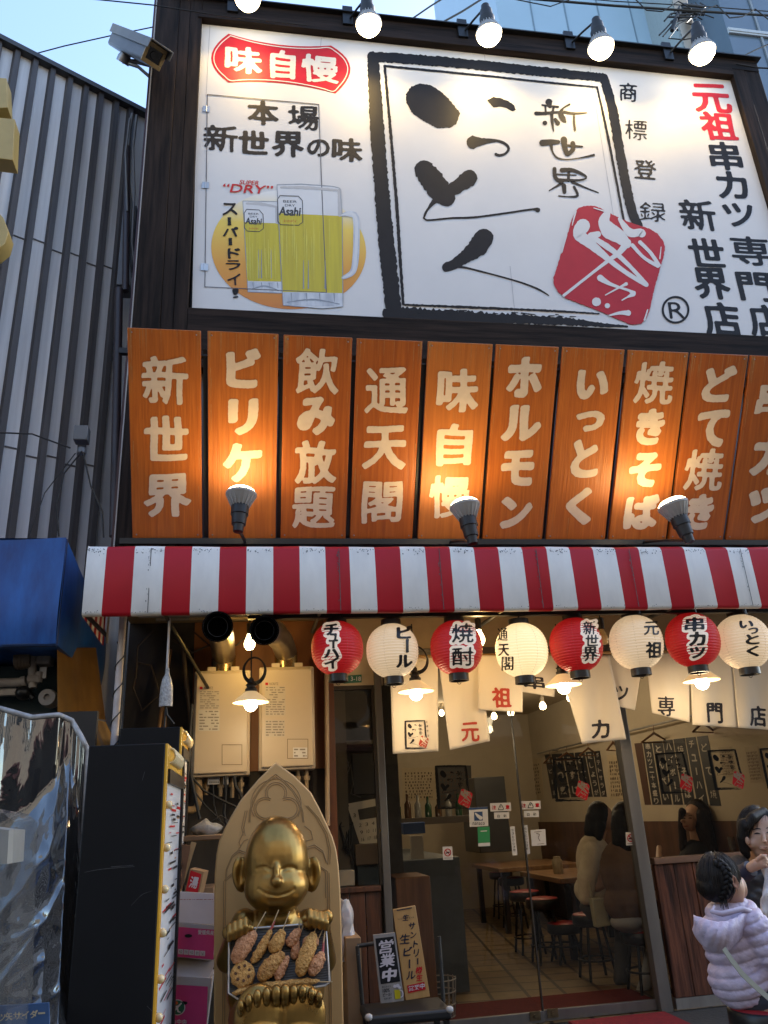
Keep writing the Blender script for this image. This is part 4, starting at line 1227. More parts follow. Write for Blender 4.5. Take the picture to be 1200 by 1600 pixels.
# grime and seams on the front
mb = MB(); rg = random.Random(5)
for bxs in (2, 9, 13, 17, 21, 26, 29):
    x = (bx[bxs] + bx[bxs + 1]) / 2 + 0.01
    mb.quad((x - 0.0022, YA - 0.0082, zAb + 0.01), (x + 0.0022, YA - 0.0082, zAb + 0.01), (x + 0.0022, YA - 0.0082, zAt - 0.01), (x - 0.0022, YA - 0.0082, zAt - 0.01))
    for k in range(24):
        z = zAt - 0.02 - abs(rg.gauss(0, 0.13)); w = rg.uniform(0.002, 0.008); h = rg.uniform(0.004, 0.02)
        if z - h < zAb + 0.01: continue
        xx = x - rg.uniform(0.0, 0.014)
        mb.poly([(xx - w / 2, YA - 0.0088 - k * 1e-5, z), (xx + w / 2, YA - 0.0088 - k * 1e-5, z - h * 0.3), (xx, YA - 0.0088 - k * 1e-5, z - h)])
for i in range(0, 30, 2):
    for k in range(30):
        x = rg.uniform(bx[i] + 0.006, bx[i + 1] - 0.006); z = zAt - 0.012 - abs(rg.gauss(0, 0.016)); h = rg.uniform(0.002, 0.010); w = rg.uniform(0.001, 0.005)
        if rg.random() < 0.3: z = zAb + 0.012 + abs(rg.gauss(0, 0.008)); h *= 0.6
        mb.poly([(x - w, YA - 0.0085 - k * 1e-5, z), (x + w, YA - 0.0085 - k * 1e-5, z), (x + w * 0.6, YA - 0.0085 - k * 1e-5, z - h), (x - w * 0.4, YA - 0.0085 - k * 1e-5, z - h * 0.8)])
mesh_obj('seam_grime', mb, grime, root, keepdup=True)
mb = MB()
mb.tube([(xl + 0.01, YA + 0.03, zAb + 0.02), (XR + 0.7, YA + 0.03, zAb + 0.02)], 0.016, 8)
mb.tube([(xl + 0.01, YA + 0.03, zAt - 0.03), (XR + 0.7, YA + 0.03, zAt - 0.03)], 0.016, 8)
for x in (xl + 0.012, 0.4, 1.6, 2.8, 4.0):
    mb.tube([(x, YA + 0.03, zAb + 0.02), (x, 5.5, zAb + 0.05)], 0.014, 8)
    mb.tube([(x, YA + 0.03, zAt - 0.03), (x, 5.5, zAt + 0.12)], 0.014, 8)
mb.tube([(-0.55, YA + 0.05, zAb + 0.02), (-0.30, 6.1, 2.3)], 0.012, 8)
mb.box(-0.05, XR + 0.5, 4.90, 4.94, zAb + 0.005, zAb + 0.055)
mesh_obj('frame', mb, black_metal, root)
# white pole with a wound wire at the left end
px_t, px_b = at(190, 966, 5.05), at(178, 1166, 5.05)
root = thing('awning_pole', 'white steel pole wound with dark wire at the left end of the awning', 'pole', (px_b.x, 5.05, 0))
mb = MB(); mb.tube([(px_b.x, 5.05, 0), (px_b.x, 5.05, zAb + 0.4)], 0.022, 12); mesh_obj('post', mb, pm('chipped_white_paint', (0.66, 0.60, 0.57), 0.55, col2=(0.52, 0.45, 0.42), scale=12), root, smooth=40)
mb = MB(); pts = [(px_b.x + 0.026 * math.cos(t * 0.5), 5.05 + 0.026 * math.sin(t * 0.5), 0.4 + t * 0.0135) for t in range(0, 158)]
mb.tube(pts, 0.0035, 5); mesh_obj('wound_wire', mb, black_rubber, root)
mb = MB(); mb.tube([(px_b.x + 0.03, 5.03, 0.0), (px_b.x + 0.032, 5.03, zAb + 0.35)], 0.006, 6); mesh_obj('side_cable', mb, black_rubber, root)

# ================================================================== paper lanterns
lan_red = pm('lantern_red_paper', (0.46, 0.008, 0.012), 0.5, var=0.12, scale=5, emit=(0.9, 0.02, 0.02), es=0.04)
lan_white = pm('lantern_white_paper', (0.54, 0.45, 0.35), 0.6, col2=(0.52, 0.40, 0.29), scale=3, emit=(1.0, 0.72, 0.42), es=0.10)
lan_bright = pm('lantern_lit_paper', (0.66, 0.55, 0.40), 0.6, var=0.1, scale=3, emit=(1.0, 0.70, 0.34), es=0.22)
lan_cap = pm('lantern_black_cap', (0.014, 0.012, 0.012), 0.35)
lan_ink = pm('lantern_ink', (0.010, 0.009, 0.010), 0.45)
lan_out = pm('lantern_outline_white', (0.85, 0.78, 0.70), 0.6, emit=(1.0, 0.8, 0.6), es=0.07)
YL = 4.96
lans = [(527, 1013, 'r', "チ517.8,983.5,23,18 ュ521,996,15,13 ー521,1007.5,4,12,1 ハ518,1021,24,14 イ518,1036,22,18", 'leftmost red paper lantern, hanging beside the second water heater'),
        (613, 1017, 'w', "ビ632,988,25,20 ー636.5,1009,5,22,1 ル632,1033,26,20", 'stained white paper lantern between the first two red lanterns'),
        (713, 1012, 'r', "焼723,989,34,30 酎723,1026,33,29", 'red paper lantern with two large outlined characters, above the red lettered curtain cloth'),
        (815, 1016, 'y', "通785,991,16,20 天787,1015.5,17,19 閣793,1037,19,22", 'brightly lit cream paper lantern with small writing on its left side'),
        (900, 1008, 'r', "新921,981,20,21 世925,1000.5,21,18 界922.5,1021.5,22,23", 'red paper lantern with three outlined characters on its right side'),
        (994, 1004, 'w', "元1018,981.6,24,21 祖1022,1015.5,26,26", 'white paper lantern between the two right-hand red lanterns'),
        (1082, 1000, 'r', "串1085,975.5,31,23 カ1089.6,998,26,22 ツ1089.6,1019.5,25,18", 'rightmost red paper lantern with three outlined characters facing the street'),
        (1161, 1003, 'w', "い1166,975.5,22,12 っ1177,985.5,16,10 と1176,999,22,16 く1176,1017.5,20,17", 'rightmost white paper lantern with four hiragana, near the picture edge')]
def lantern_surf(c, rx, rz):
    def f(px, py, k=0.0):
        d = ray(px, py)
        e = EYE - c
        a_, b_ = rx + k, rz + k
        D = Vector((d.x / a_, d.y / a_, d.z / b_)); E_ = Vector((e.x / a_, e.y / a_, e.z / b_))
        A_ = D.dot(D); B_ = 2 * D.dot(E_); C_ = E_.dot(E_) - 1
        q = B_ * B_ - 4 * A_ * C_
        t = (-B_ - math.sqrt(max(q, 0))) / (2 * A_)
        return EYE + d * t
    return f
for px, py, kind, txt, lab in lans:
    c = at(px, py, YL)
    m_ = mpp(px, py, YL)
    RX, RZ = 40 * m_, 42.5 * m_
    root = thing('paper_lantern', lab, 'lantern', c - Vector((0, 0, RZ)), 'paper lanterns hanging under the awning')
    prof = []
    N = 104
    for i in range(N + 1):
        t = -0.90 + 1.80 * i / N
        h = math.sin(t * math.pi / 2 * 0.97)
        r = math.sqrt(max(0, 1 - abs(h) ** 2.25)) 
        rib = 0.030 * abs(math.sin(i * math.pi / 4))
        prof.append((RX * (max(r, 0.36) - 0.008 + rib), RZ * h))
    mb = MB(); mb.lathe(prof, c, (0, 0, 1), 40)
    body = mesh_obj('paper_body', mb, {'r': lan_red, 'w': lan_white, 'y': lan_bright}[kind], root, smooth=179)
    mb = MB()
    zb = RZ * math.sin(0.90 * math.pi / 2 * 0.97)
    mb.lathe([(RX * 0.36, -zb + 0.006), (RX * 0.385, -zb + 0.004), (RX * 0.385, -zb - 0.042), (RX * 0.34, -zb - 0.042), (RX * 0.33, -zb)], c, (0, 0, 1), 24)
    mb.tube([c + Vector((0.012 * math.cos(a), 0, -zb - 0.05 + 0.012 * math.sin(a))) for a in [i * math.pi / 5 for i in range(11)]], 0.0022, 5)
    mesh_obj('bottom_ring', mb, lan_cap, root, smooth=30)
    mb = MB()
    mb.lathe([(RX * 0.36, zb - 0.006), (RX * 0.40, zb - 0.004), (RX * 0.40, zb + 0.03), (0.02, zb + 0.034)], c, (0, 0, 1), 24)
    mb.tube([c + Vector((0, 0, zb + 0.03)), (c.x, 4.92, zAb + 0.03)], 0.006, 6)
    mesh_obj('top_cap', mb, lan_cap, root, smooth=30)
    sf = lantern_surf(c, RX * 1.004, RZ * 1.02)
    mo, mi_ = MB(), MB()
    for it in txt.split(' '):
        ch = it[0]; vv = [float(v) for v in it[1:].split(',')]
        r9 = len(vv) > 4
        if kind == 'r':
            put_glyph(mo, ch, vv[0], vv[1], vv[2], vv[3], sf, 0.0045, bold=0.24, brush=0.0, rot90=r9, grow=4.2)
        put_glyph(mi_, ch, vv[0], vv[1], vv[2], vv[3], sf, 0.0085, bold=0.05 if ord(ch) < 0x3100 else 0.03, brush=0.018, rot90=r9, sy=-0.03)
    if kind == 'r':
        oo = mesh_obj('lettering_outline', mo, lan_out, root, keepdup=True)
    mesh_obj('lettering', mi_, lan_ink, root, keepdup=True)
    mb = MB()
    for k in range(8):
        th = k * math.pi / 4 + 0.3
        mb.tube([c + Vector((RX * 1.002 * math.sqrt(max(0, 1 - abs(math.sin(t)) ** 2.25)) * math.cos(th), RX * 1.002 * math.sqrt(max(0, 1 - abs(math.sin(t)) ** 2.25)) * math.sin(th), RZ * math.sin(t))) for t in [(-1.2 + 2.4 * i / 16) for i in range(17)]], 0.0012, 4)
    mesh_obj('inner_cord', mb, pm('lantern_cord', (0.28, 0.18, 0.12), 0.6), root)

# ================================================================== noren curtain
YN = 5.62
cloth = pm('noren_cloth', (0.70, 0.63, 0.53), 0.85, var=0.10, scale=3, stretch=(1, 1, 0.3), bump=0.1)
cloth_red = pm('noren_red_dye', (0.42, 0.045, 0.025), 0.8)
cloth_ink = pm('noren_black_dye', (0.015, 0.013, 0.02), 0.8)
NB = plane_y(YN)
def nsurf(ph, yo):
    def f(px, py, k=0.0):
        t = max(0.0, (py - 1030) / 140.0)
        return at(px, py, YN + yo - k + t * (0.018 * math.sin(px * 0.085 + ph) + 0.010 * math.sin(px * 0.17 + 2 * ph)))
    return f
NR = thing('noren_curtain', 'cream split shop curtain with red and black characters hanging behind the lanterns', 'curtain', (2.6, YN, 1.6))
strips = [(((609, 1028), (684, 1028), (685, 1174), (613.7, 1178)), 0.0, 0.0, None), (((684.5, 1028), (750, 1028), (765.4, 1158), (703, 1172)), 0.7, 0.008, ('r', '元', 735, 1143.5, 28, 30, -0.04)),
          (((746, 1024), (816.5, 1024), (816.5, 1113), (747.5, 1109)), 1.4, -0.012, ('r', '祖', 784, 1090, 30, 32, 0)), (((813, 1024), (872, 1024), (866, 1089), (810, 1080)), 2.6, 0.03, ('k', '串', 835, 1066, 32, 22, 0.08)),
          (((868, 1024), (952, 1024), (978.6, 1155), (909.6, 1162)), 3.2, -0.01, ('k', 'カ', 938.5, 1139, 28, 29, -0.06)), (((925, 1024), (1006, 1024), (992, 1110), (962, 1103)), 4.4, 0.035, ('k', 'ツ', 971, 1083, 22, 22, 0.1)),
          (((1008, 1020), (1076.5, 1020), (1077.5, 1128.7), (1018.7, 1114)), 5.0, 0.0, ('k', '専', 1041, 1103.5, 27, 32, 0.02)), (((1077.2, 1020), (1142, 1020), (1152, 1137), (1082, 1132.7)), 6.0, 0.004, ('k', '門', 1117, 1114, 25, 32, 0.04)),
          (((1142.7, 1020), (1208, 1020), (1220, 1142), (1153, 1137)), 6.8, 0.0, ('k', '店', 1184.6, 1119, 26, 32, 0.04))]
noren_surf0 = None
for i, (q, ph, yo, g) in enumerate(strips):
    sf = nsurf(ph, yo)
    if i == 0: noren_surf0 = sf
    def fn(u, v, q=q, sf=sf):
        a = (q[0][0] + (q[1][0] - q[0][0]) * u, q[0][1] + (q[1][1] - q[0][1]) * u)
        b_ = (q[3][0] + (q[2][0] - q[3][0]) * u, q[3][1] + (q[2][1] - q[3][1]) * u)
        return sf(a[0] + (b_[0] - a[0]) * v, a[1] + (b_[1] - a[1]) * v)
    mb = MB(); mb.grid(fn, 18, 26)
    cl = mesh_obj('cloth_panel', mb, cloth, NR, smooth=179)
    sm = cl.modifiers.new('thick', 'SOLIDIFY'); sm.thickness = 0.002; sm.offset = 0
    if g:
        mb = MB(); put_glyph(mb, g[1], g[2], g[3], g[4], g[5], sf, 0.0045, bold=0.03, brush=0.022, sy=g[6], sx=0.05)
        mesh_obj('lettering', mb, cloth_red if g[0] == 'r' else cloth_ink, cl)
    else:
        logo_cloth = cl
mb = MB(); mb.tube([NB(604, 1027) + Vector((0, 0.01, 0.0)), Vector((XR, YN + 0.01, NB(604, 1027).z))], 0.014, 8); mesh_obj('rod', mb, pm('bamboo_rod', (0.30, 0.18, 0.07), 0.5), NR)
# the small brush mark printed on cloth and glass
def homog(src, dst):
    Am = []
    for (x, y), (u, v) in zip(src, dst):
        Am.append([x, y, 1, 0, 0, 0, -u * x, -u * y]); Am.append([0, 0, 0, x, y, 1, -v * x, -v * y])
    bv = [c for p in dst for c in p]
    h = list(np.linalg.solve(np.array(Am, float), np.array(bv, float))) + [1.0]
    return lambda x, y: ((h[0] * x + h[1] * y + h[2]) / (h[6] * x + h[7] * y + h[8]), (h[3] * x + h[4] * y + h[5]) / (h[6] * x + h[7] * y + h[8]))
FRAME = [(575, 83), (950, 118), (1003, 505), (605, 497)]
def small_logo(dst, surf, parent, ink_m, red_m, white_m, names=('brush_mark', 'red_seal', 'seal_stroke'), side=True, k=0.004):
    cv = homog(FRAME, dst)
    a, b_, c = MB(), MB(), MB()
    logo(a, b_, c, surf, cv, k, fine=False)
    if side:
        for ch, x, y, w, h in (('商', 981.6, 144, 28, 29), ('標', 994, 203, 34, 31), ('登', 1008, 265, 34, 30), ('録', 1020, 331, 40, 30)):
            p, q2 = cv(x, y), cv(x + w, y); r2 = cv(x, y + h)
            put_glyph(a, ch, p[0], p[1], abs(q2[0] - p[0]), abs(r2[1] - p[1]), surf, k, bold=0.01, brush=0)
    return mesh_obj(names[0], a, ink_m, parent), mesh_obj(names[1], b_, red_m, parent), mesh_obj(names[2], c, white_m, parent)
small_logo([(632.5, 1126.5), (664, 1125.5), (665.5, 1169), (633.5, 1170)], noren_surf0, logo_cloth, cloth_ink, cloth_red, cloth)

# ================================================================== pendant lamps with enamel shades
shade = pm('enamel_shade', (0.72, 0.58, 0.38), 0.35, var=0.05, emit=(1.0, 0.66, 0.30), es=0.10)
YP = 5.22
for (px, py), lab, loop, top in (((392, 1101), 'pendant lamp with a coiled black cord in front of the water heaters', True, 990), ((650, 1084), 'pendant lamp in front of the leftmost curtain cloth', True, 975),
                       ((881, 1074), 'pendant lamp hanging below the middle red lantern', False, 975), ((1097, 1067), 'pendant lamp hanging below the rightmost red lantern', False, 975)):
    b = at(px, py, YP); m_ = mpp(px, py, YP)
    root = thing('pendant_lamp', lab, 'pendant lamp', b - Vector((0, 0, 12 * m_)), 'pendant lamps with pale conical shades')
    mb = MB(); mb.sph(b, 10.5 * m_, 18, 12); mesh_obj('bulb', mb, glow, root, smooth=179)
    mb = MB(); mb.lathe([(28.5 * m_, 4 * m_), (24 * m_, 8 * m_), (9 * m_, 20 * m_), (5.5 * m_, 22 * m_), (5.0 * m_, 21 * m_), (9 * m_, 18.5 * m_), (28 * m_, 3 * m_), (28.5 * m_, 4 * m_)], b, (0, 0, 1), 32, cap=False); mesh_obj('lamp_shade', mb, shade, root, smooth=50)
    mb = MB(); mb.lathe([(9 * m_, 20 * m_), (9.5 * m_, 24 * m_), (7 * m_, 26 * m_), (7 * m_, 29 * m_), (9 * m_, 30 * m_), (5 * m_, 34 * m_), (4 * m_, 40 * m_), (2 * m_, 42 * m_)], b, (0, 0, 1), 16); mesh_obj('socket', mb, socket_black, root, smooth=35)
    mb = MB()
    zt_ = at(px, top, YP).z
    mb.tube([b + Vector((0, 0, 40 * m_)), Vector((b.x, YP, max(zt_, b.z + 60 * m_)))], 0.0045, 6)
    if loop:
        for k in range(3):
            cx_ = b + Vector((5 * m_, -0.006 * k, (52 + k) * m_))
            mb.tube([cx_ + Vector((18 * m_ * math.cos(t) * (1 - 0.06 * k), 0.004 * math.sin(3 * t), 21 * m_ * math.sin(t) * (1 - 0.04 * k))) for t in [i * math.pi / 14 for i in range(29)]], 0.0048, 6)
    mesh_obj('cord', mb, black_rubber, root)
    lamp('lamp_light', 'POINT', b - Vector((0, 0, 0.075)), 1.3, (1.0, 0.74, 0.42), root, radius=0.04)
for (px, py, Y), lab, lit in (((390, 1004, 5.6), 'bare glowing bulb between the two exhaust mouths', 1), ((749, 997, 5.2), 'bare bulb half hidden behind the two-character red lantern', 1), ((942, 996, 5.2), 'unlit clear bulb beside the middle red lantern', 0)):
    b = at(px, py, Y); m_ = mpp(px, py, Y)
    root = thing('bare_bulb', lab, 'bulb', b, 'bare bulbs under the awning')
    mb = MB(); mb.lathe([(0, -12 * m_), (5 * m_, -11 * m_), (8 * m_, -6 * m_), (8.5 * m_, -1 * m_), (6 * m_, 6 * m_), (4 * m_, 11 * m_), (3.6 * m_, 14 * m_)], b, (0, 0, 1), 16)
    mesh_obj('bulb_glass', mb, glow_soft if lit else pm('clear_bulb', (0.55, 0.42, 0.22), 0.15, var=0.1), root, smooth=179)
    mb = MB(); mb.lathe([(4.5 * m_, 13 * m_), (5 * m_, 30 * m_), (2 * m_, 32 * m_)], b, (0, 0, 1), 12); mb.tube([b + Vector((0, 0, 30 * m_)), Vector((b.x, Y, 2.90))], 0.005, 6); mesh_obj('socket', mb, socket_black, root, smooth=35)
    if lit: lamp('lamp_light', 'POINT', b - Vector((0, 0.03, 0.09)), 0.7, WARM, root, radius=0.04)

# ================================================================== water heaters
heat = pm('heater_beige', (0.60, 0.49, 0.35), 0.35, var=0.06, scale=2)
YH = 5.90
stick = pm('heater_label', (0.56, 0.49, 0.39), 0.45, var=0.05)
sink = pm('label_print', (0.27, 0.23, 0.19), 0.6)
HS = plane_y(YH - 0.012)
def heater(x0, y0, x1, y1, lab, flue):
    a, b_ = at(x0, y0, YH), at(x1, y1, YH)
    root = thing('water_heater', lab, 'water heater', (a.x, YH, b_.z), 'wall mounted water heaters')
    mb = MB(); mb.box(a.x, b_.x, YH + 0.012, YH + 0.24, b_.z, a.z); mesh_obj('casing', mb, heat, root, bevel=0.014, seg=3)
    mb = MB(); mb.box(a.x + 0.015, b_.x - 0.015, YH - 0.012, YH + 0.011, b_.z + 0.02, a.z - 0.02); mesh_obj('front_cover', mb, heat, root, bevel=0.011, seg=4)
    mb = MB()
    w = x1 - x0
    for (u0, v0), (u1, v1) in (((0.50, 0.71), (0.86, 0.71)), ((0.86, 0.71), (0.86, 0.90)), ((0.86, 0.90), (0.50, 0.90)), ((0.50, 0.90), (0.50, 0.71))):
        stroke(mb, [(x0 + u0 * w, y0 + v0 * (y1 - y0), 0.9), (x0 + u1 * w, y0 + v1 * (y1 - y0), 0.9)], HS, 0.0012, rough=0.02, step=20)
    mesh_obj('access_panel', mb, pm('heater_groove', (0.20, 0.14, 0.08), 0.6), root)
    mb = MB()
    for u, v in ((0.10, 0.03), (0.90, 0.03), (0.08, 0.985), (0.92, 0.985)):
        mb.sph(HS(x0 + u * w, y0 + v * (y1 - y0)) + Vector((0, 0.004, 0)), 0.006, 8, 6)
    mesh_obj('screw', mb, dull_steel, root)
    mb = MB()
    for u in (0.3, 0.72):
        mb = MB(); mb.box(a.x + (b_.x - a.x) * u - 0.03, a.x + (b_.x - a.x) * u + 0.03, YH + 0.02, YH + 0.03, a.z - 0.002, a.z + 0.028); mesh_obj('hanging_lug', mb, heat, root)
    for u in (0.25, 0.5, 0.7, 0.85):
        xx = a.x + (b_.x - a.x) * u
        mb = MB(); mb.tube([(xx, YH + 0.12, b_.z + 0.01), (xx, YH + 0.12, b_.z - 0.10 - 0.06 * u)], 0.016, 8)
        mb.lathe([(0.026, 0), (0.026, 0.03)], (xx, YH + 0.12, b_.z - 0.07), (0, 0, 1), 8)
        mesh_obj('pipe_stub', mb, pm('copper_brass_pipe', (0.32, 0.22, 0.12), 0.4, 0.7, var=0.3, scale=10), root)
    (fx, fy0), (mx, my), mr = flue
    zt_ = at(fx, fy0, YH + 0.13).z
    p0 = Vector((at(fx, y0, YH + 0.13).x, YH + 0.13, a.z - 0.01))
    p1 = Vector((p0.x, p0.y, p0.z + 0.14))
    m0 = at(mx, my, 4.70)
    rr = mr * mpp(mx, my, 4.70)
    bend = [p0, p1, p1.lerp(m0, 0.25) + Vector((0, 0, 0.05)), p1.lerp(m0, 0.6) + Vector((0, 0, 0.055)), m0]
    mb = MB(); mb.tube([bend[0], bend[1]], rr * 0.98, 24); mesh_obj('flue_collar', mb, pm('brassy_collar', (0.45, 0.32, 0.14), 0.25, 0.9, var=0.2), root, smooth=60)
    mb = MB(); mb.tube(bend[1:], [rr * 0.95, rr * 0.95, rr * 0.93, rr * 0.92], 24, cap=False)
    for t in (0.2, 0.5, 0.8):
        q = p1.lerp(m0, t) + Vector((0, 0, 0.05 * math.sin(t * 3.14)))
    fl = mesh_obj('exhaust_duct', mb, pm('galvanised_duct', (0.34, 0.30, 0.25), 0.32, 0.85, var=0.35, scale=7), root, smooth=60)
    dd = (m0 - bend[3]).normalized()
    to = (EYE - m0).normalized()
    dd = (dd * 0.5 + to * 0.8).normalized()
    mb = MB(); mb.lathe([(rr * 0.92, -0.10), (rr * 0.95, -0.03), (rr, -0.028), (rr * 1.0, 0.012), (rr * 0.93, 0.012), (rr * 0.92, -0.05), (rr * 0.66, -0.05), (rr * 0.66, -0.02), (rr * 0.62, -0.02), (rr * 0.60, -0.10), (0.0, -0.10)], m0, dd, 32)
    mesh_obj('duct_mouth', mb, pm('mouth_black', (0.006, 0.006, 0.006), 0.9, spec=0.05), fl, smooth=40)  # mouth and its closed inside share one flat black
    mb = MB(); mb.lathe([(rr * 0.66, -0.019), (rr * 0.645, -0.017), (rr * 0.63, -0.019)], m0, dd, 32, cap=False); mesh_obj('inner_ring', mb, pm('ring_metal', (0.30, 0.30, 0.30), 0.3, 0.8), fl)
    return root
def sticker_on(root, px, surf, rows, seed, logo_xy=None, m=None, pr=None):
    x0, y0, x1, y1 = px
    mb = MB(); mb.quad(surf(x0, y1, 0.001), surf(x1, y1, 0.001), surf(x1, y0, 0.001), surf(x0, y0, 0.001)); s = mesh_obj('label_sticker', mb, m or stick, root)
    mb = MB(); rg = random.Random(seed)
    for r in range(rows):
        y = y0 + (r + 0.6) * (y1 - y0) / (rows + 0.2); h = (y1 - y0) / rows * 0.42
        x = x0 + 1.5
        while x < x1 - 2.5:
            w = rg.uniform(2, 9); w = min(w, x1 - 1 - x)
            if rg.random() < 0.85:
                mb.quad(surf(x, y + h / 2, 0.002), surf(x + w, y + h / 2, 0.002), surf(x + w, y - h / 2, 0.002), surf(x, y - h / 2, 0.002))
            x += w + rg.uniform(0.8, 3)
    mesh_obj('print', mb, pr or sink, s)
    return s
h1 = heater(304, 1048, 390, 1211, 'left beige water heater, with a straight flue rising behind the coiled cord', ((349, 1000), (340, 979), 24))
h2 = heater(405, 1042, 493.5, 1201, 'right beige water heater, partly behind the arch of the golden statue', ((447, 1000), (413, 985), 23))
mb = MB(); put_line(mb, 'NORITZ', 326, 1075, 14, 4.2, HS, 0.0015, bold=0.03); mesh_obj('lettering', mb, sink, h1)
mb = MB(); mb.quad(HS(312, 1077, 0.0015), HS(316.5, 1077, 0.0015), HS(316.5, 1073, 0.0015), HS(312, 1073, 0.0015)); mesh_obj('maker_mark', mb, sign_red, h1)
mb = MB(); put_line(mb, 'NORITZ', 428, 1068.5, 14, 4.2, HS, 0.0015, bold=0.03); mesh_obj('lettering', mb, sink, h2)
mb = MB(); mb.quad(HS(414.5, 1070.5, 0.0015), HS(419, 1070.5, 0.0015), HS(419, 1066.5, 0.0015), HS(414.5, 1066.5, 0.0015)); mesh_obj('maker_mark', mb, sign_red, h2)
sticker_on(h1, (311, 1079, 343, 1108), HS, 9, 1); sticker_on(h1, (310, 1109, 343, 1142), HS, 7, 2, m=pm('heater_label_pale', (0.62, 0.58, 0.50), 0.45))
sticker_on(h2, (414, 1072, 446, 1118), HS, 12, 3); sticker_on(h2, (414, 1125, 445, 1151), HS, 6, 4)
s = sticker_on(h2, (458, 1168, 480, 1184), HS, 3, 5, m=pm('heater_tag_white', (0.72, 0.70, 0.66), 0.4))

# white pull cord with a plastic wrapped plug
c0, c1 = at(261, 962, 4.88), at(261, 1046, 4.88)
root = thing('hanging_plug', 'white flex with a plastic wrapped socket hanging from the awning', 'hanging cord', at(260, 1106, 4.88))
mb = MB(); mb.tube([(c1.x, 4.88, zAb + 0.01), c1], 0.0075, 8); mesh_obj('cord', mb, pm('white_flex', (0.62, 0.58, 0.55), 0.5), root, smooth=60)
m_ = mpp(260, 1075, 4.88)
mb = MB(); b = at(259, 1104, 4.88)
mb.lathe([(9.5 * m_, 0), (10 * m_, 8 * m_), (9.4 * m_, 30 * m_), (7 * m_, 42 * m_), (3.5 * m_, 50 * m_), (3.2 * m_, 58 * m_), (1.5 * m_, 60 * m_)], b, (0, 0, 1), 16)
for v in mb.v:
    s = 1 + 0.07 * math.sin(v.z * 260 + v.x * 170) + 0.05 * math.sin(v.x * 400 + v.y * 300)
    v.x = b.x + (v.x - b.x) * s; v.y = b.y + (v.y - b.y) * s
mesh_obj('wrapped_plug', mb, pm('crumpled_plastic', (0.55, 0.54, 0.53), 0.12, col2=(0.32, 0.31, 0.30), scale=60, bump=0.6), root, smooth=40)
mb = MB(); mb.tube([b, b + Vector((0.01, 0, -0.05)), b + Vector((0.05, 0.02, -0.10))], 0.007, 6); mb.tube([b + Vector((0, 0, 0)), b + Vector((-0.003, 0.01, -0.12))], 0.006, 6); mesh_obj('lower_lead', mb, black_rubber, root)
# ================================================================== golden statue (a plain seated child figure) in a pointed arch
gold = pm('bronze_gold_paint', (0.40, 0.24, 0.065), 0.30, 0.8, col2=(0.27, 0.155, 0.04), scale=5, rvar=0.12)
arch_gold = pm('matt_gold_panel', (0.66, 0.385, 0.145), 0.5, 0.05, var=0.12, scale=3)
YST = 4.62
SP = plane_y(YST)
root = thing('statue', 'golden seated child statue with big toes in front of a pointed gothic arch panel', 'statue', (SP(432, 1500).x, 4.4, 0))
apts = [(431, 1191), (404, 1217), (376, 1250), (360, 1277), (350, 1297), (342, 1315), (338, 1335), (335.5, 1365), (334.5, 1400), (334, 1600), (536, 1600), (534, 1450), (532, 1390), (529, 1350), (525.6, 1327), (520, 1308), (512, 1290), (500, 1264), (486, 1238), (460, 1212)]
P = [SP(*p) for p in apts]
for p in P:
    if p.z < SP(400, 1595).z: p.z = 0.0
mb = MB(); mb.prism(P, (0, 0.07, 0)); mesh_obj('arch_panel', mb, arch_gold, root, bevel=0.008)
# carved tracery
mb = MB(); O4, S4 = (250, 1180), 3.81
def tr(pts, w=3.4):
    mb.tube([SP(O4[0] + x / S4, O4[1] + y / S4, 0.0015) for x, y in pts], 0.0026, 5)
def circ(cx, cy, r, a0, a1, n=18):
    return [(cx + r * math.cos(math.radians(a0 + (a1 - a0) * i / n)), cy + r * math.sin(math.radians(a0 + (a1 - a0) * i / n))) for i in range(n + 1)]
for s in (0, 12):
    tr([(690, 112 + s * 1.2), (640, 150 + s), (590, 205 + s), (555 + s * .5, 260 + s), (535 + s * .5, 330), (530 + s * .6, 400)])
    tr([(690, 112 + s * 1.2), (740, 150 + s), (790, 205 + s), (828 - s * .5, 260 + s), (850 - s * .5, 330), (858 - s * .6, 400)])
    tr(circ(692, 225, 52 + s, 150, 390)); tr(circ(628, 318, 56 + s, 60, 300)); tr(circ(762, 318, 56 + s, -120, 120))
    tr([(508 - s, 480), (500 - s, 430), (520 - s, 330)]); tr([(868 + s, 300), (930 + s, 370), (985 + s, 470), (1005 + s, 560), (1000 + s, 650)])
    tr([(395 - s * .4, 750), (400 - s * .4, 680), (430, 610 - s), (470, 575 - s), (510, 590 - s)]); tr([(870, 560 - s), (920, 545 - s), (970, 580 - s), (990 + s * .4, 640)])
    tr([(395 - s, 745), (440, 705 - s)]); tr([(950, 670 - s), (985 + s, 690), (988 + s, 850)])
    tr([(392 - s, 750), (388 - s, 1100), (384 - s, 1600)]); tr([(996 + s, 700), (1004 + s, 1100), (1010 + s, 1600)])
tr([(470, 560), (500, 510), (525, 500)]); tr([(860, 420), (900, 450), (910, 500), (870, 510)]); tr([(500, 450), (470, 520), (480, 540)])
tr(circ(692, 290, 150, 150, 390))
mesh_obj('carved_tracery', mb, pm('tracery_shade_gold', (0.40, 0.235, 0.09), 0.55, 0.05), root)
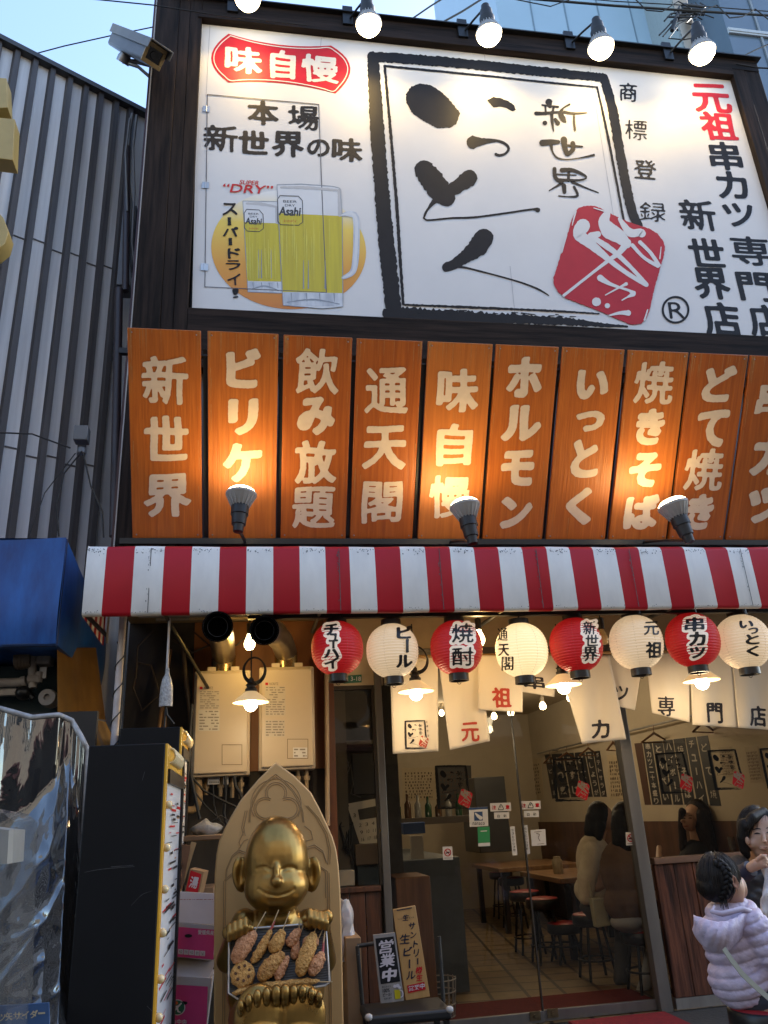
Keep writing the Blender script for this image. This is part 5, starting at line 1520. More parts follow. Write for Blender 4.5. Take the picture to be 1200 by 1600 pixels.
# figure
def hp(px, py, Y): return at(px, py, Y)
m_ = mpp(432, 1360, 4.35)
mb = MB()
hc = hp(432, 1347, 4.36)
mb.sph(hc + Vector((0, 0.01, 0.005)), (50 * m_, 50 * m_, 66 * m_), 28, 20)
mb.sph(hp(432, 1385, 4.33), (50 * m_, 44 * m_, 38 * m_), 24, 16)
for sx in (-1, 1):
    mb.sph(hp(432 + sx * 22, 1381, 4.30), (21 * m_, 16 * m_, 17 * m_), 16, 12)      # cheeks
    mb.sph(hp(432 + sx * 19, 1341, 4.262), (17 * m_, 8 * m_, 5 * m_), 14, 10)         # brows
    e = hp(432 + sx * 56, 1366, 4.40)
    mb.sph(e, (15 * m_, 7 * m_, 27 * m_), 16, 12, rot=Matrix.Rotation(-sx * 0.5, 3, 'Z') @ Matrix.Rotation(sx * 0.12, 3, 'Y'))
mb.sph(hp(432, 1377, 4.19), (9 * m_, 10 * m_, 8 * m_), 14, 10); mb.sph(hp(432, 1364, 4.205), (5 * m_, 7 * m_, 14 * m_), 12, 8)
mb.sph(hp(432, 1408, 4.235), (20 * m_, 10 * m_, 9 * m_), 14, 10)                     # chin
mb.sph(hp(432, 1400, 4.205), (16 * m_, 6 * m_, 3.6 * m_), 14, 10)                    # lower lip
limb(mb, [(hp(432, 1410, 4.42), 30 * m_), (hp(432, 1435, 4.44), 36 * m_)])
mb.sph(hp(432, 1475, 4.46), (68 * m_, 45 * m_, 52 * m_), 24, 16)
mb.sph(hp(432, 1540, 4.44), (75 * m_, 60 * m_, 70 * m_), 24, 16)
for sx, ex, hx, hy in ((-1, 362, 372, 1452), (1, 505, 497, 1436)):
    sh = hp(432 + sx * 50, 1443, 4.44)
    el = hp(432 + sx * 76, 1500, 4.40)
    wr = hp(hx + sx * 6, hy + 14, 4.25)
    limb(mb, [(sh, 22 * m_), (el, 18 * m_), (wr, 13 * m_)])
    limb(mb, [(hp(hx - 14, hy + 5, 4.19), 11 * m_), (hp(hx + 13, hy - 3, 4.19), 11 * m_)])
for sx in (-1, 1):                                # legs coming forward, soles towards the street
    hip = hp(432 + sx * 40, 1590, 4.42)
    an = hp(438 + sx * 36, 1590, 4.12)
    limb(mb, [(hip, 34 * m_), (an, 33 * m_)])
    mb.sph(hp(438 + sx * 34, 1588, 4.04), (34 * m_, 18 * m_, 40 * m_), 20, 14)
    mb.sph(hp(438 + sx * 33, 1640, 4.02), (33 * m_, 20 * m_, 42 * m_), 20, 14)
body = fuse(mb, 0.0075, 4)
# carve the closed eyes, the mouth line and the ear hollows into the fused skin
def carve(bd, cpt, r, depth, axis=Vector((0, 1, 0)), sq=(1, 1)):
    for v in bd.v:
        d = v - cpt
        q = (d.x / (r[0])) ** 2 + (d.z / r[1]) ** 2
        if q < 1 and abs(d.y) < 0.12:
            v += axis * depth * (1 - q) ** 1.5
for sx in (-1, 1):
    for t in range(-4, 5):
        carve(body, hp(432 + sx * 20 + t * 2.6, 1356 + 0.2 * t * t - 1.5, 4.25), (0.013, 0.011), 0.0075)
    carve(body, hp(432 + sx * 57, 1367, 4.36), (0.020, 0.052), 0.020)
for t in range(-8, 9):
    carve(body, hp(432 + t * 3.4, 1399 - 0.16 * t * t * 1.0, 4.22), (0.012, 0.010), 0.0085)
mesh_obj('figure', body, gold, root, smooth=179)
toes = [(210, 1470, .8), (268, 1432, .85), (330, 1402, .9), (397, 1388, .95), (465, 1380, 1.12), (527, 1373, 1.12), (589, 1370, .95), (652, 1368, .9), (715, 1386, .85), (770, 1406, .8)]
for x, y, s in toes:
    px, py = 330 + x / 4.571, 1250 + y / 4.571
    c = hp(px, py, 3.985)
    mb = MB(); mb.sph(c, (6.7 * s * m_, 8.5 * s * m_, 9.6 * s * m_), 16, 12); mb.sph(c + Vector((0, 0.015, -0.022)), (6.2 * s * m_, 9 * s * m_, 9.5 * s * m_), 16, 12)
    mesh_obj('toe', fuse(mb, 0.004, 3), gold, root, smooth=179)
for base, dx, sl, sgn in (((371, 1453), 8.2, -3.6, 1), ((496, 1438), 8.2, 2.4, -1)):
    mb = MB()
    for k in range(4):
        px = base[0] + (k - 1.5) * dx; py = base[1] + (k - 1.5) * sl
        r = (5.2, 5.6, 5.6, 4.9)[k if sgn > 0 else 3 - k]
        c = hp(px, py, 4.17)
        limb(mb, [(c + Vector((0, 0.045, 0.020)), r * m_), (c + Vector((0, -0.012, 0.028)), r * 1.02 * m_), (c + Vector((0, -0.038, 0.004)), r * 0.98 * m_), (c + Vector((0, -0.030, -0.020)), r * 0.85 * m_)])
    mb.sph(hp(base[0], base[1] + 2, 4.23), (17 * m_, 12 * m_, 13 * m_), 18, 12)
    c = hp(base[0] + sgn * 19, base[1] - 4, 4.18)
    limb(mb, [(c + Vector((-sgn * 0.05, 0.04, 0.005)), 6.2 * m_), (c + Vector((-sgn * 0.01, 0.0, 0.012)), 5.6 * m_), (c + Vector((sgn * 0.006, -0.03, 0.0)), 4.6 * m_)])
    mesh_obj('hand', fuse(mb, 0.0042, 2), gold, root, smooth=179)

# tray
tp = [(358.5, 1456), (484, 1443), (509, 1452), (515, 1536), (503, 1546), (374, 1563.5), (357.5, 1553)]
T0 = at(366, 1563, 4.10); T1 = at(511, 1537, 4.10); T2 = at(480, 1444, 4.21)
tn = (T1 - T0).cross(T2 - T0).normalized()
if tn.y > 0: tn = -tn
TS = plane_of(T0, tn)
root = thing('serving_tray', 'dark ribbed metal tray with a white rim held by the golden statue', 'tray', T0)
base = [TS(*p) for p in ((358.5, 1455), (509, 1443), (515, 1536), (508, 1541), (373, 1563), (357.5, 1553))]
mb = MB(); mb.prism(base, -tn * 0.012)
for i in range(22):
    t = (i + 0.5) / 22
    a = TS(360, 1458 + 94 * t); b_ = TS(510 + 3 * t, 1447 + 86 * t)
    mb.tube([a + tn * 0.0005, b_ + tn * 0.0005], 0.003, 5)
mesh_obj('tray_base', mb, pm('dark_steel_tray', (0.085, 0.083, 0.08), 0.5, 0.3, var=0.3), root, smooth=40)
mb = MB(); rim = base + base[:1]
mb.tube([p + tn * 0.012 for p in rim], 0.0055, 8)
mesh_obj('tray_rim', mb, pm('pale_tray_rim', (0.58, 0.55, 0.50), 0.3, 0.5), root, smooth=60)
crumb = [pm('fried_crumb_gold', (0.74, 0.40, 0.11), 0.75, col2=(0.46, 0.21, 0.045), scale=42, bump=0.9, bscale=85), pm('fried_crumb_pink', (0.72, 0.35, 0.16), 0.75, col2=(0.45, 0.18, 0.07), scale=42, bump=0.9, bscale=85), pm('fried_crumb_brown', (0.64, 0.33, 0.09), 0.75, col2=(0.38, 0.16, 0.035), scale=42, bump=0.9, bscale=85)]
stickm = pm('bamboo_stick', (0.52, 0.36, 0.17), 0.6)
O5, S5 = (330, 1250), 4.571
def noise3(p):
    return math.sin(p.x * 91 + 1.3 * math.sin(p.y * 77)) * math.sin(p.y * 83 + p.z * 40) + math.sin(p.z * 97 + 2 * math.sin(p.x * 61)) * 0.8 + 0.5 * math.sin(p.x * 190 + p.z * 170)
def skewer(pts, w, st, mi, lab, dep=0.012, tip=None):
    A = [TS(O5[0] + x / S5, O5[1] + y / S5) for x, y in pts]
    pm_ = mpp(430, 1500, 4.15)
    r = w / S5 / 2 * pm_
    A = [p + tn * (r * 0.75 + dep) for p in A]
    root = thing('fried_skewer', lab, 'food', A[0], 'breaded skewers on the statue tray')
    mb = MB(); n = 22
    path, rad = [], []
    for i in range(n + 1):
        t = i / n
        if len(A) == 2: p = A[0].lerp(A[1], t)
        else:
            q = t * (len(A) - 1); k = min(int(q), len(A) - 2); p = A[k].lerp(A[k + 1], q - k)
        e = math.sin(math.pi * min(max(t, 0.0), 1.0)) ** 0.38
        path.append(p); rad.append(max(0.002, 1.14 * r * e * (1.0 - 0.18 * t)))
    mb.tube(path, rad, 18)
    for v in mb.v:
        # lumpy crumbs
        i = min(range(n + 1), key=lambda k: (path[k] - v).length)
        d = v - path[i]
        if d.length > 1e-5: v += d.normalized() * (0.0022 * noise3(v * 1.6)) * min(1, d.length / 0.008)
    mesh_obj('breaded_piece', mb, crumb[mi], root, smooth=179)
    if st:
        e = TS(O5[0] + st[0] / S5, O5[1] + st[1] / S5) + tn * 0.03
        mb = MB(); mb.tube([A[-1].lerp(A[0], 0.1), e], 0.0028, 6); mesh_obj('bamboo_stick', mb, stickm, root)
    if tip:
        a = A[-1]; e = TS(O5[0] + tip[0] / S5, O5[1] + tip[1] / S5) + tn * 0.03
        mb = MB(); mb.tube([a.lerp(A[0], 0.06), e], [0.007, 0.003], 8); mesh_obj('prawn_tail', mb, pm('prawn_red', (0.40, 0.06, 0.04), 0.5), root)
skewer([(165, 1190), (235, 1060), (318, 955)], 118, (390, 815), 1, 'long pinkish breaded skewer at the upper left of the tray')
skewer([(290, 1180), (360, 1080), (430, 935)], 66, (482, 800), 0, 'slim breaded prawn skewer second from the left on the tray', tip=(455, 880))
skewer([(425, 1110), (470, 1040), (515, 945)], 98, (560, 812), 0, 'breaded skewer with its stick pointing at the statue chin')
skewer([(545, 1060), (635, 935)], 78, (630, 885), 1, 'short breaded skewer at the top middle of the tray')
skewer([(588, 1150), (618, 1010)], 62, (668, 882), 1, 'small breaded skewer tucked in the middle of the tray', dep=0.004)
skewer([(650, 1040), (770, 1015)], 90, (800, 925), 1, 'breaded piece lying crosswise behind the two long right-hand skewers', dep=0.0)
skewer([(625, 1285), (680, 1130), (735, 965)], 108, (757, 903), 0, 'longest plump breaded skewer on the right half of the tray', dep=0.02)
skewer([(705, 1275), (750, 1190), (800, 1105)], 92, (812, 940), 1, 'rightmost breaded prawn skewer with a red tail', tip=(805, 990), dep=0.02)
skewer([(340, 1310), (420, 1210), (525, 1115)], 105, None, 2, 'broad brown breaded fillet in the centre of the tray', dep=0.02)
skewer([(462, 1305), (500, 1230), (552, 1130)], 66, None, 1, 'narrow breaded piece right of the broad centre fillet', dep=0.022)
skewer([(150, 1392), (450, 1345), (775, 1302)], 62, (865, 1314), 0, 'very long breaded stick lying along the bottom edge of the tray', dep=0.015)
c = TS(O5[0] + 228 / S5, O5[1] + 1262 / S5) + tn * 0.035
root = thing('fried_slice', 'round breaded lotus root slice with holes at the lower left of the tray', 'food', c)
mb = MB(); R = 86 / S5 * mpp(430, 1500, 4.15)
mb.lathe([(0, 0.016), (R * 0.5, 0.017), (R * 0.9, 0.013), (R, 0.0), (R * 0.9, -0.014), (0, -0.016)], c, tn, 40)
for v in mb.v:
    v += (v - c).normalized() * 0.0022 * noise3(v * 1.5)
mesh_obj('slice', mb, crumb[0], root, smooth=179)
mb = MB(); ux = tn.orthogonal().normalized(); uy = tn.cross(ux)
for k in range(7):
    a = k * 2 * math.pi / 7
    mb.lathe([(R * 0.13, 0), (R * 0.08, 0.001), (0, 0.001)], c + ux * R * 0.55 * math.cos(a) + uy * R * 0.55 * math.sin(a) + tn * 0.0175, tn, 10)
mesh_obj('hole', mb, pm('dark_crumb', (0.10, 0.04, 0.012), 0.8), root)

# ================================================================== cartons left of the statue
YK = 4.80
KS = plane_y(YK)
pink = pm('magenta_carton', (0.60, 0.045, 0.20), 0.6, var=0.12)
grey_board = pm('grey_carton_board', (0.46, 0.44, 0.46), 0.8, var=0.08)
print_white = pm('carton_white_print', (0.66, 0.60, 0.62), 0.6)
kraft = pm('kraft_board', (0.36, 0.22, 0.11), 0.85, var=0.15, scale=4)
def carton(front, flap, lab, words, grp='printed fruit cartons beside the statue'):
    c = [KS(*p) for p in front]       # tl tr br bl
    root = thing('carton', lab, 'cardboard box', c[3], grp)
    ap = c[1] - c[0]
    mb = MB(); mb.prism([c[3], c[2], c[1], c[0]], (0, 0.26, 0)); mesh_obj('carton_body', mb, [grey_board], root, bevel=0.003)
    ins = lambda u, v: (front[0][0] + (front[1][0] - front[0][0]) * u + (front[3][0] - front[0][0]) * v, front[0][1] + (front[1][1] - front[0][1]) * u + (front[3][1] - front[0][1]) * v)
    mb = MB(); mb.poly([KS(*ins(0.02, 0.12), 0.002), KS(*ins(0.90, 0.12), 0.002), KS(*ins(0.90, 1.0), 0.002), KS(*ins(0.02, 1.0), 0.002)][::-1]); mesh_obj('printed_front', mb, pink, root)
    f = [KS(*p) for p in flap]
    back = [Vector((p.x, p.y + 0.05, p.z)) for p in f]
    mb = MB(); mb.prism([Vector((f[0].x, YK + 0.07, f[0].z)), Vector((f[1].x, YK + 0.07, f[1].z)), Vector((f[2].x, YK - 0.0, f[2].z + 0.002)), Vector((f[3].x, YK - 0.0, f[3].z + 0.002))], (0, 0.006, 0.002)); mesh_obj('open_flap', mb, grey_board, root)
    x, y = ins(0.36, 0.36)
    mb = MB(); mb.poly([KS(x + 6 * math.cos(a), y + 2.8 * math.sin(a), 0.004) for a in [i * math.pi / 8 for i in range(16)]]); mesh_obj('hand_hole', mb, pm('dark_hole', (0.01, 0.01, 0.01), 0.9), root)
    return root
ca = carton([(268, 1441), (343, 1447), (331, 1502), (266, 1494)], [(272, 1395), (352, 1399), (343, 1446), (268, 1441)], 'magenta printed fruit carton with a tall grey flap, upper one beside the statue', None)
cb = carton([(264, 1524), (332, 1528), (318, 1640), (260, 1640)], [(268, 1494), (338, 1503), (324, 1534), (264, 1524)], 'magenta fruit carton with a green round mark, lower one beside the statue', None)
mb = MB(); put_line(mb, '愛媛県産', 322, 1457, 25, 7.5, KS, 0.004, bold=0.025, sy=0.06)
mesh_obj('lettering', mb, print_white, ca)
mb = MB()
for k in range(6): mb.poly([KS(270 + k * 8.6, 1482 + k * 0.7, 0.004), KS(277.6 + k * 8.6, 1482.6 + k * 0.7, 0.004), KS(277.2 + k * 8.6, 1490.5 + k * 0.7, 0.004), KS(269.6 + k * 8.6, 1490 + k * 0.7, 0.004)])
s = mesh_obj('printed_grid', mb, print_white, ca)
mb = MB()
for k, ch in enumerate('等級階級数量'): put_glyph(mb, ch, 273.7 + k * 8.6, 1486.4 + k * 0.7, 5, 5.5, KS, 0.006, bold=0.02, brush=0)
mesh_obj('lettering', mb, sink, s)
mb = MB(); put_line(mb, 'えひめ中央', 272, 1596, 40, 8, KS, 0.005, bold=0.03, sy=0.05); mesh_obj('lettering', mb, print_white, cb)
green_print = pm('carton_green_print', (0.015, 0.13, 0.07), 0.6)
def roundel(cx, cy, r, par):
    mb = MB(); mb.poly([KS(cx + r * math.cos(a), cy + r * math.sin(a), 0.004) for a in [i * math.pi / 16 for i in range(32)]]); w = mesh_obj('roundel', mb, print_white, par)
    mb = MB(); mb.poly([KS(cx + r * .88 * math.cos(a), cy + r * .88 * math.sin(a), 0.005) for a in [i * math.pi / 16 for i in range(32)]]); mesh_obj('roundel_green', mb, green_print, w)
    mb = MB(); stroke(mb, [(cx - r * .5, cy + r * .55, r * .2), (cx + r * .1, cy - r * .1, r * .24), (cx + r * .5, cy - r * .5, r * .18)], KS, 0.006); stroke(mb, [(cx, cy, r * .2), (cx + r * .1, cy + r * .5, r * .22), (cx + r * .4, cy + r * .6, r * .1)], KS, 0.006)
    stroke(mb, [(cx - r * .5, cy - r * .1, r * .16), (cx + r * .1, cy - r * .12, r * .2)], KS, 0.006); mesh_obj('roundel_mark', mb, print_white, w)
    mb = MB(); mb.poly([KS(cx - r * .1 + r * .2 * math.cos(a), cy - r * .55 + r * .2 * math.sin(a), 0.006) for a in [i * math.pi / 8 for i in range(16)]]); mesh_obj('roundel_dot', mb, pm('print_orange', (0.6, 0.12, 0.03), 0.6), w)
roundel(277, 1574, 12.5, cb)
roundel(268, 1451, 8.5, ca)
mb = MB(); put_line(mb, '一一一一一一一一', 306, 1409, 60, 1.2, KS, -0.06)
rg = random.Random(11)
FS = plane_y(YK + 0.055)
mb = MB()
for r in range(2):
    x = 276
    while x < 332:
        w = rg.uniform(1, 5); mb.quad(FS(x, 1406 + 4 * r, 0.004), FS(x + w, 1406 + 4 * r, 0.004), FS(x + w, 1405 + 4 * r, 0.004), FS(x, 1405 + 4 * r, 0.004)); x += w + rg.uniform(0.8, 2.5)
mesh_obj('small_print', mb, pm('faded_red_print', (0.35, 0.14, 0.14), 0.7), ca)
# small red printed box and scrap timber behind them
YB2 = 5.1; BS2 = plane_y(YB2)
root = thing('small_box', 'small brown box with a red printed side leaning on the shelf wood', 'box', BS2(300, 1397))
q = [BS2(289, 1393), BS2(311, 1397), BS2(319, 1362), BS2(297, 1357)]
mb = MB(); mb.prism(q, (0.02, 0.12, 0.0)); mesh_obj('box_body', mb, kraft, root, bevel=0.002)
mb = MB(); mb.poly([BS2(290, 1392, 0.002), BS2(309, 1395.5, 0.002), BS2(315, 1366, 0.002), BS2(298, 1360, 0.002)]); f = mesh_obj('red_label', mb, sign_red, root)
mb = MB(); put_glyph(mb, '湯', 303, 1379, 13, 18, BS2, 0.004, bold=0.03, sx=-0.25, sy=0.15); mesh_obj('lettering', mb, print_white, f)
mb = MB(); mb.bar(BS2(279, 1393), BS2(303, 1316), 0.03, 0.02, (0, -1, 0)); solo('timber_offcut', mb, pm('raw_timber', (0.42, 0.28, 0.13), 0.7, var=0.3, scale=8), 'pale timber offcut standing on end behind the cartons', 'timber')
mb = MB(); mb.bar(BS2(277, 1388), BS2(290, 1320), 0.06, 0.04, (0, -1, 0)); solo('timber_offcut', mb, pm('brown_timber', (0.18, 0.09, 0.045), 0.7, var=0.3), 'darker brown timber offcut behind the pale one', 'timber')
mb = MB(); zsf = at(310, 1305, 5.35).z; mb.box(at(278, 1305, 5.35).x, at(352, 1305, 5.35).x, 5.2, 5.6, zsf - 0.03, zsf); solo('wall_shelf', mb, pm('worn_shelf', (0.20, 0.12, 0.06), 0.65, var=0.3), 'worn wooden shelf above the cartons, left of the statue', 'shelf', bevel=0.006)
mb = MB(); c = at(322, 1296, 5.35); mb.sph(c, (0.085, 0.06, 0.055), 16, 10)
for v in mb.v: v += Vector((0.02 * math.sin(v.z * 60 + v.x * 30), 0, 0.012 * math.sin(v.x * 55)))
solo('plastic_bag', mb, pm('grey_plastic', (0.30, 0.30, 0.29), 0.35, var=0.4, scale=14, bump=0.6), 'crumpled grey plastic bag lying on the worn shelf', 'bag', smooth=179)
mb = MB(); mb.box(at(276, 1400, 5.3).x, at(334, 1400, 5.3).x, 5.3, 5.6, at(300, 1420, 5.3).z - 0.3, at(300, 1388, 5.3).z); solo('kraft_box', mb, kraft, 'plain brown carton behind the magenta ones', 'cardboard box', bevel=0.004)
# copper drain pipes and loose cables below the heaters
mb = MB()
a = at(308, 1215, 5.9)
mb.tube([at(310, 1215, 5.98), at(311, 1250, 5.98), at(308, 1262, 5.98), at(300, 1266, 5.98), at(280, 1266, 5.98)], 0.026, 12)
solo('drain_pipe', mb, pm('lagged_pipe', (0.40, 0.26, 0.12), 0.6, var=0.35, scale=20, bump=0.4), 'brown lagged pipe bending below the left water heater', 'pipe', smooth=60)
mb = MB()
for k in range(2):
    x = 325 + 24 * k
    mb.box(at(x, 1220, 5.98).x, at(x + (18 if k == 0 else 8), 1220, 5.98).x, 5.97, 5.985, at(x, 1226, 5.98).z, at(x, 1213, 5.98).z)
br = solo('perforated_bracket', mb, pm('zinc_bracket', (0.42, 0.42, 0.42), 0.35, 0.7), 'perforated zinc bracket under the left water heater', 'bracket')
mb = MB()
for u in range(5):
    for v in range(2):
        p = at(328 + u * 3.2, 1216.5 + v * 5.5, 5.968); mb.lathe([(0.005, 0), (0, 0.0005)], p, (0, -1, 0), 8)
mesh_obj('bracket_hole', mb, black_metal, br)
cabs = [([(352, 1212), (353, 1240), (350, 1270), (356, 1300)], .010), ([(366, 1212), (368, 1228), (376, 1240), (380, 1258)], .012), ([(292, 1205), (318, 1235), (350, 1252), (372, 1262)], .008), ([(300, 1232), (322, 1260), (345, 1282)], .006),
        ([(333, 1226), (334, 1255), (340, 1280), (352, 1290)], .004), ([(300, 1100), (296, 1160), (299, 1215), (312, 1280)], .011), ([(322, 1290), (345, 1274), (360, 1284), (352, 1304)], .004)]
for k, (pp, r) in enumerate(cabs):
    mb = MB(); mb.tube([at(x, y, 5.9 - 0.03 * k) for x, y in pp], r, 7)
    solo('loose_cable', mb, black_rubber, ['thick black cable dropping from between the heaters', 'black hose hooked under the left heater corner', 'black cable running down to the right towards the arch', 'thin cable crossing the dark wall beside the lagged pipe', 'hair thin lead below the perforated bracket',
          'black cable running down the left side of the left heater', 'thin coiled lead above the worn shelf'][k], 'cable', smooth=60)
for k, (pp, r) in enumerate([([(214, 1040), (208, 1075), (222, 1110), (250, 1085), (236, 1040), (215, 1035)], .007), ([(270, 1000), (300, 1020), (345, 1000)], .008), ([(285, 1005), (290, 1060), (297, 1110), (300, 1170)], .018), ([(240, 985), (215, 1010), (212, 1060)], .006), ([(300, 985), (335, 1015), (370, 1008), (395, 985)], .006)]):
    mb = MB(); mb.tube([at(x, y, 6.05 - 0.03 * k) for x, y in pp], r, 7)
    solo('wall_cable', mb, pm('brown_cable', (0.05, 0.035, 0.025), 0.6), ['looped brown cable on the dark wall beside the white pole', 'sagging cable below the left exhaust mouth', 'thick black conduit along the left heater', 'thin brown cable at the top of the dark wall', 'black cable slung between the two exhaust ducts'][k], 'cable', smooth=60)
for k, (a, b_) in enumerate((((247, 1150), (266, 1015)), ((256, 1150), (262, 1035)))):
    mb = MB(); mb.tube([at(a[0], a[1], 6.0), at(b_[0], b_[1], 6.15)], 0.014, 8)
    solo('bamboo_pole', mb, pm('bamboo_brown', (0.30, 0.17, 0.08), 0.5, var=0.3), ['long bamboo pole leaning on the dark wall', 'shorter bamboo pole beside the long one'][k], 'pole', smooth=60)
mb = MB(); mb.tube([at(510, 1040, 6.08), at(512, 1290, 6.08)], 0.018, 10); solo('wall_conduit', mb, pm('beige_conduit', (0.42, 0.30, 0.18), 0.45), 'beige conduit pipe running down beside the right water heater', 'pipe', smooth=60)
mb = MB(); q = [at(537, 1068, 6.15), at(565, 1066, 6.15), at(565, 1054, 6.15), at(537, 1056, 6.15)]; mb.prism(q, (0, 0.006, 0)); ad = solo('address_plate', mb, pm('green_plate', (0.02, 0.14, 0.09), 0.4), 'small green house number plate above the narrow window', 'plate')
mb = MB(); put_line(mb, '3-18', 556, 1060.5, 16, 7, plane_y(6.149), 0.001, bold=0.02); mesh_obj('lettering', mb, print_white, ad)

# ================================================================== tall black sign boxes with bulb edging
black_panel = pm('black_vinyl_panel', (0.008, 0.0085, 0.010), 0.55, spec=0.2, var=0.3, scale=2, rvar=0.12)
yell = pm('yellow_acrylic', (0.50, 0.26, 0.02), 0.25, var=0.2, emit=(1.0, 0.6, 0.08), es=0.03)
def sign_box(x0, x1, ytop, Yn, Yf, lab, full=True):
    a, b_ = at(x0, ytop, Yn), at(x1, ytop, Yn)
    root = thing('sign_box', lab, 'sign', (a.x, Yn, 0), 'black freestanding sign boxes')
    mb = MB(); mb.box(a.x, b_.x, Yn, Yf, 0.05, a.z); mesh_obj('cabinet', mb, black_panel, root, bevel=0.004)
    mb = MB(); mb.box(b_.x + 0.001, b_.x + 0.012, Yn + 0.005, Yn + 0.05, 0.06, a.z - 0.002); 
    mb.box(b_.x + 0.001, b_.x + 0.012, Yn + 0.076, Yf - 0.06, a.z - 0.10, a.z - 0.002); mesh_obj('yellow_edging', mb, yell, root, bevel=0.002)
    mb = MB(); mb.box(b_.x + 0.001, b_.x + 0.02, Yf - 0.055, Yf, 0.05, a.z - 0.002); mb.box(b_.x + 0.001, b_.x + 0.02, Yn + 0.078, Yf - 0.056, a.z - 0.16, a.z - 0.102); mesh_obj('side_frame', mb, black_metal, root)
    mb = MB(); mb.box(b_.x + 0.001, b_.x + 0.008, Yn + 0.078, Yf - 0.056, 0.10, a.z - 0.161); po = mesh_obj('poster_face', mb, pm('poster_white', (0.66, 0.66, 0.66), 0.4, var=0.05), root)
    rg = random.Random(4)
    for nm, m, n in (('poster_print', sign_red, 34), ('poster_print', ink, 48), ('poster_print', pm('poster_brown', (0.35, 0.17, 0.06), 0.5), 8)):
        mb = MB()
        for k in range(n):
            y = rg.uniform(Yn + 0.10, Yf - 0.2); z = rg.uniform(0.3, a.z - 0.2); l = rg.uniform(0.06, 0.30); h = rg.uniform(0.003, 0.012)
            e = b_.x + 0.0085 + 0.0001 * k + (0.003 if m is ink else 0)
            mb.quad((e, y, z), (e, min(y + l, Yf - 0.06), z), (e, min(y + l, Yf - 0.06), z + h), (e, y, z + h))
        mesh_obj(nm, mb, m, po)
    if full:
        for py in (1258, 1325, 1390, 1458, 1530, 1590):
            p = at(252, py, Yn + 0.03); mb = MB(); mb.sph((b_.x + 0.022, Yn + 0.035, p.z), 0.017, 12, 8); mesh_obj('edge_bulb', mb, pm('amber_bulb', (0.7, 0.55, 0.3), 0.08, spec=0.8, var=0.05), root, smooth=179)
    mb = MB()
    for k in range(9):
        y = Yn + 0.11 + k * 0.05; z = a.z - 0.045
        mb.tube([(b_.x + 0.014 + 0.022 * math.cos(t), y + 0.008 * t / 6, z + 0.030 * math.sin(t)) for t in [i * math.pi / 6 for i in range(13)]], 0.006, 6)
    mesh_obj('coiled_tube_light', mb, pm('clear_tube', (0.75, 0.62, 0.35), 0.1, spec=0.8, var=0.1), root, smooth=60)
    mb = MB()
    for k in range(2): mb.tube([(a.x + 0.04 + k * (b_.x - a.x - 0.08), Yn + 0.1, 0.0), (a.x + 0.04 + k * (b_.x - a.x - 0.08), Yn + 0.1, 0.06)], 0.02, 10); mb.tube([(a.x + 0.04 + k * (b_.x - a.x - 0.08), Yf - 0.1, 0.0), (a.x + 0.04 + k * (b_.x - a.x - 0.08), Yf - 0.1, 0.06)], 0.02, 10)
    mesh_obj('castor', mb, black_rubber, root)
    return root
sb = sign_box(139, 258, 1165.5, 3.60, 4.42, 'big black sign box with scratched back and yellow bulb edging at the lower left')
mb = MB(); SBk = plane_y(3.5995)
for p in ([(132, 1363, 0.6), (160, 1358, 1.0), (210, 1354, 0.8)], [(174, 1354.5, 1.2), (208, 1352, 1.0)], [(205, 1415, 0.5), (222, 1398, 0.8), (238, 1392, 0.4)], [(222, 1220, .5), (226, 1206, .8)], [(230, 1572, 0.8), (238, 1580, 0.8)]):
    stroke(mb, p, SBk, 0.0005, rough=0.4)
mesh_obj('scratch', mb, pm('scuffed_black', (0.055, 0.055, 0.058), 0.6), sb)
sign_box(188, 281, 1138.5, 4.75, 5.3, 'smaller black sign box standing behind the big one', full=False)

# ================================================================== stand with two upright signs, bags and mats by the door
YD = 5.0; DS = plane_y(YD)
root = thing('display_stand', 'black framed stand with a padded top in front of the door jamb', 'stand', (at(630, 1580, YD).x, YD, 0))
zt_ = at(628, 1572, YD).z
xa, xb = at(567, 1580, YD).x, at(697, 1580, YD).x
mb = MB(); mb.box(xa, xb, YD - 0.16, YD + 0.16, zt_ - 0.055, zt_); mesh_obj('padded_top', mb, pm('black_leatherette', (0.018, 0.019, 0.021), 0.4, var=0.2), root, bevel=0.018, seg=3)
for x in (xa + 0.03, xb - 0.03):
    for y in (YD - 0.13, YD + 0.13):
        mb = MB(); mb.box(x - 0.015, x + 0.015, y - 0.015, y + 0.015, 0, zt_ - 0.056); mesh_obj('leg', mb, black_metal, root)
bt = at(560, 1478, YD + 0.15).z
mb = MB(); xl2 = at(559, 1500, YD + 0.15).x
for a, b_ in (((xl2, bt), (xl2 + 0.02, zt_ - 0.04)), ((xl2, bt), (at(600, 1476, YD + 0.15).x, bt + 0.01)), ((xb + 0.02, at(660, 1465, YD + 0.15).z), (xb + 0.02, zt_ - 0.03))):
    mb.tube([(a[0], YD + 0.15, a[1]), (b_[0], YD + 0.15, b_[1])], 0.012, 8)
mesh_obj('back_frame', mb, pm('chipped_black_frame', (0.03, 0.03, 0.028), 0.5, col2=(0.35, 0.33, 0.28), scale=60, contrast=(0.28, 0.36)), root, smooth=50)
mb = MB()
for x in (xa + 0.012, xb - 0.012): mb.sph((x, YD - 0.15, zt_ - 0.008), (0.022, 0.02, 0.018), 12, 8)
mesh_obj('worn_corner', mb, pm('white_tape', (0.55, 0.53, 0.5), 0.7), root, smooth=179)
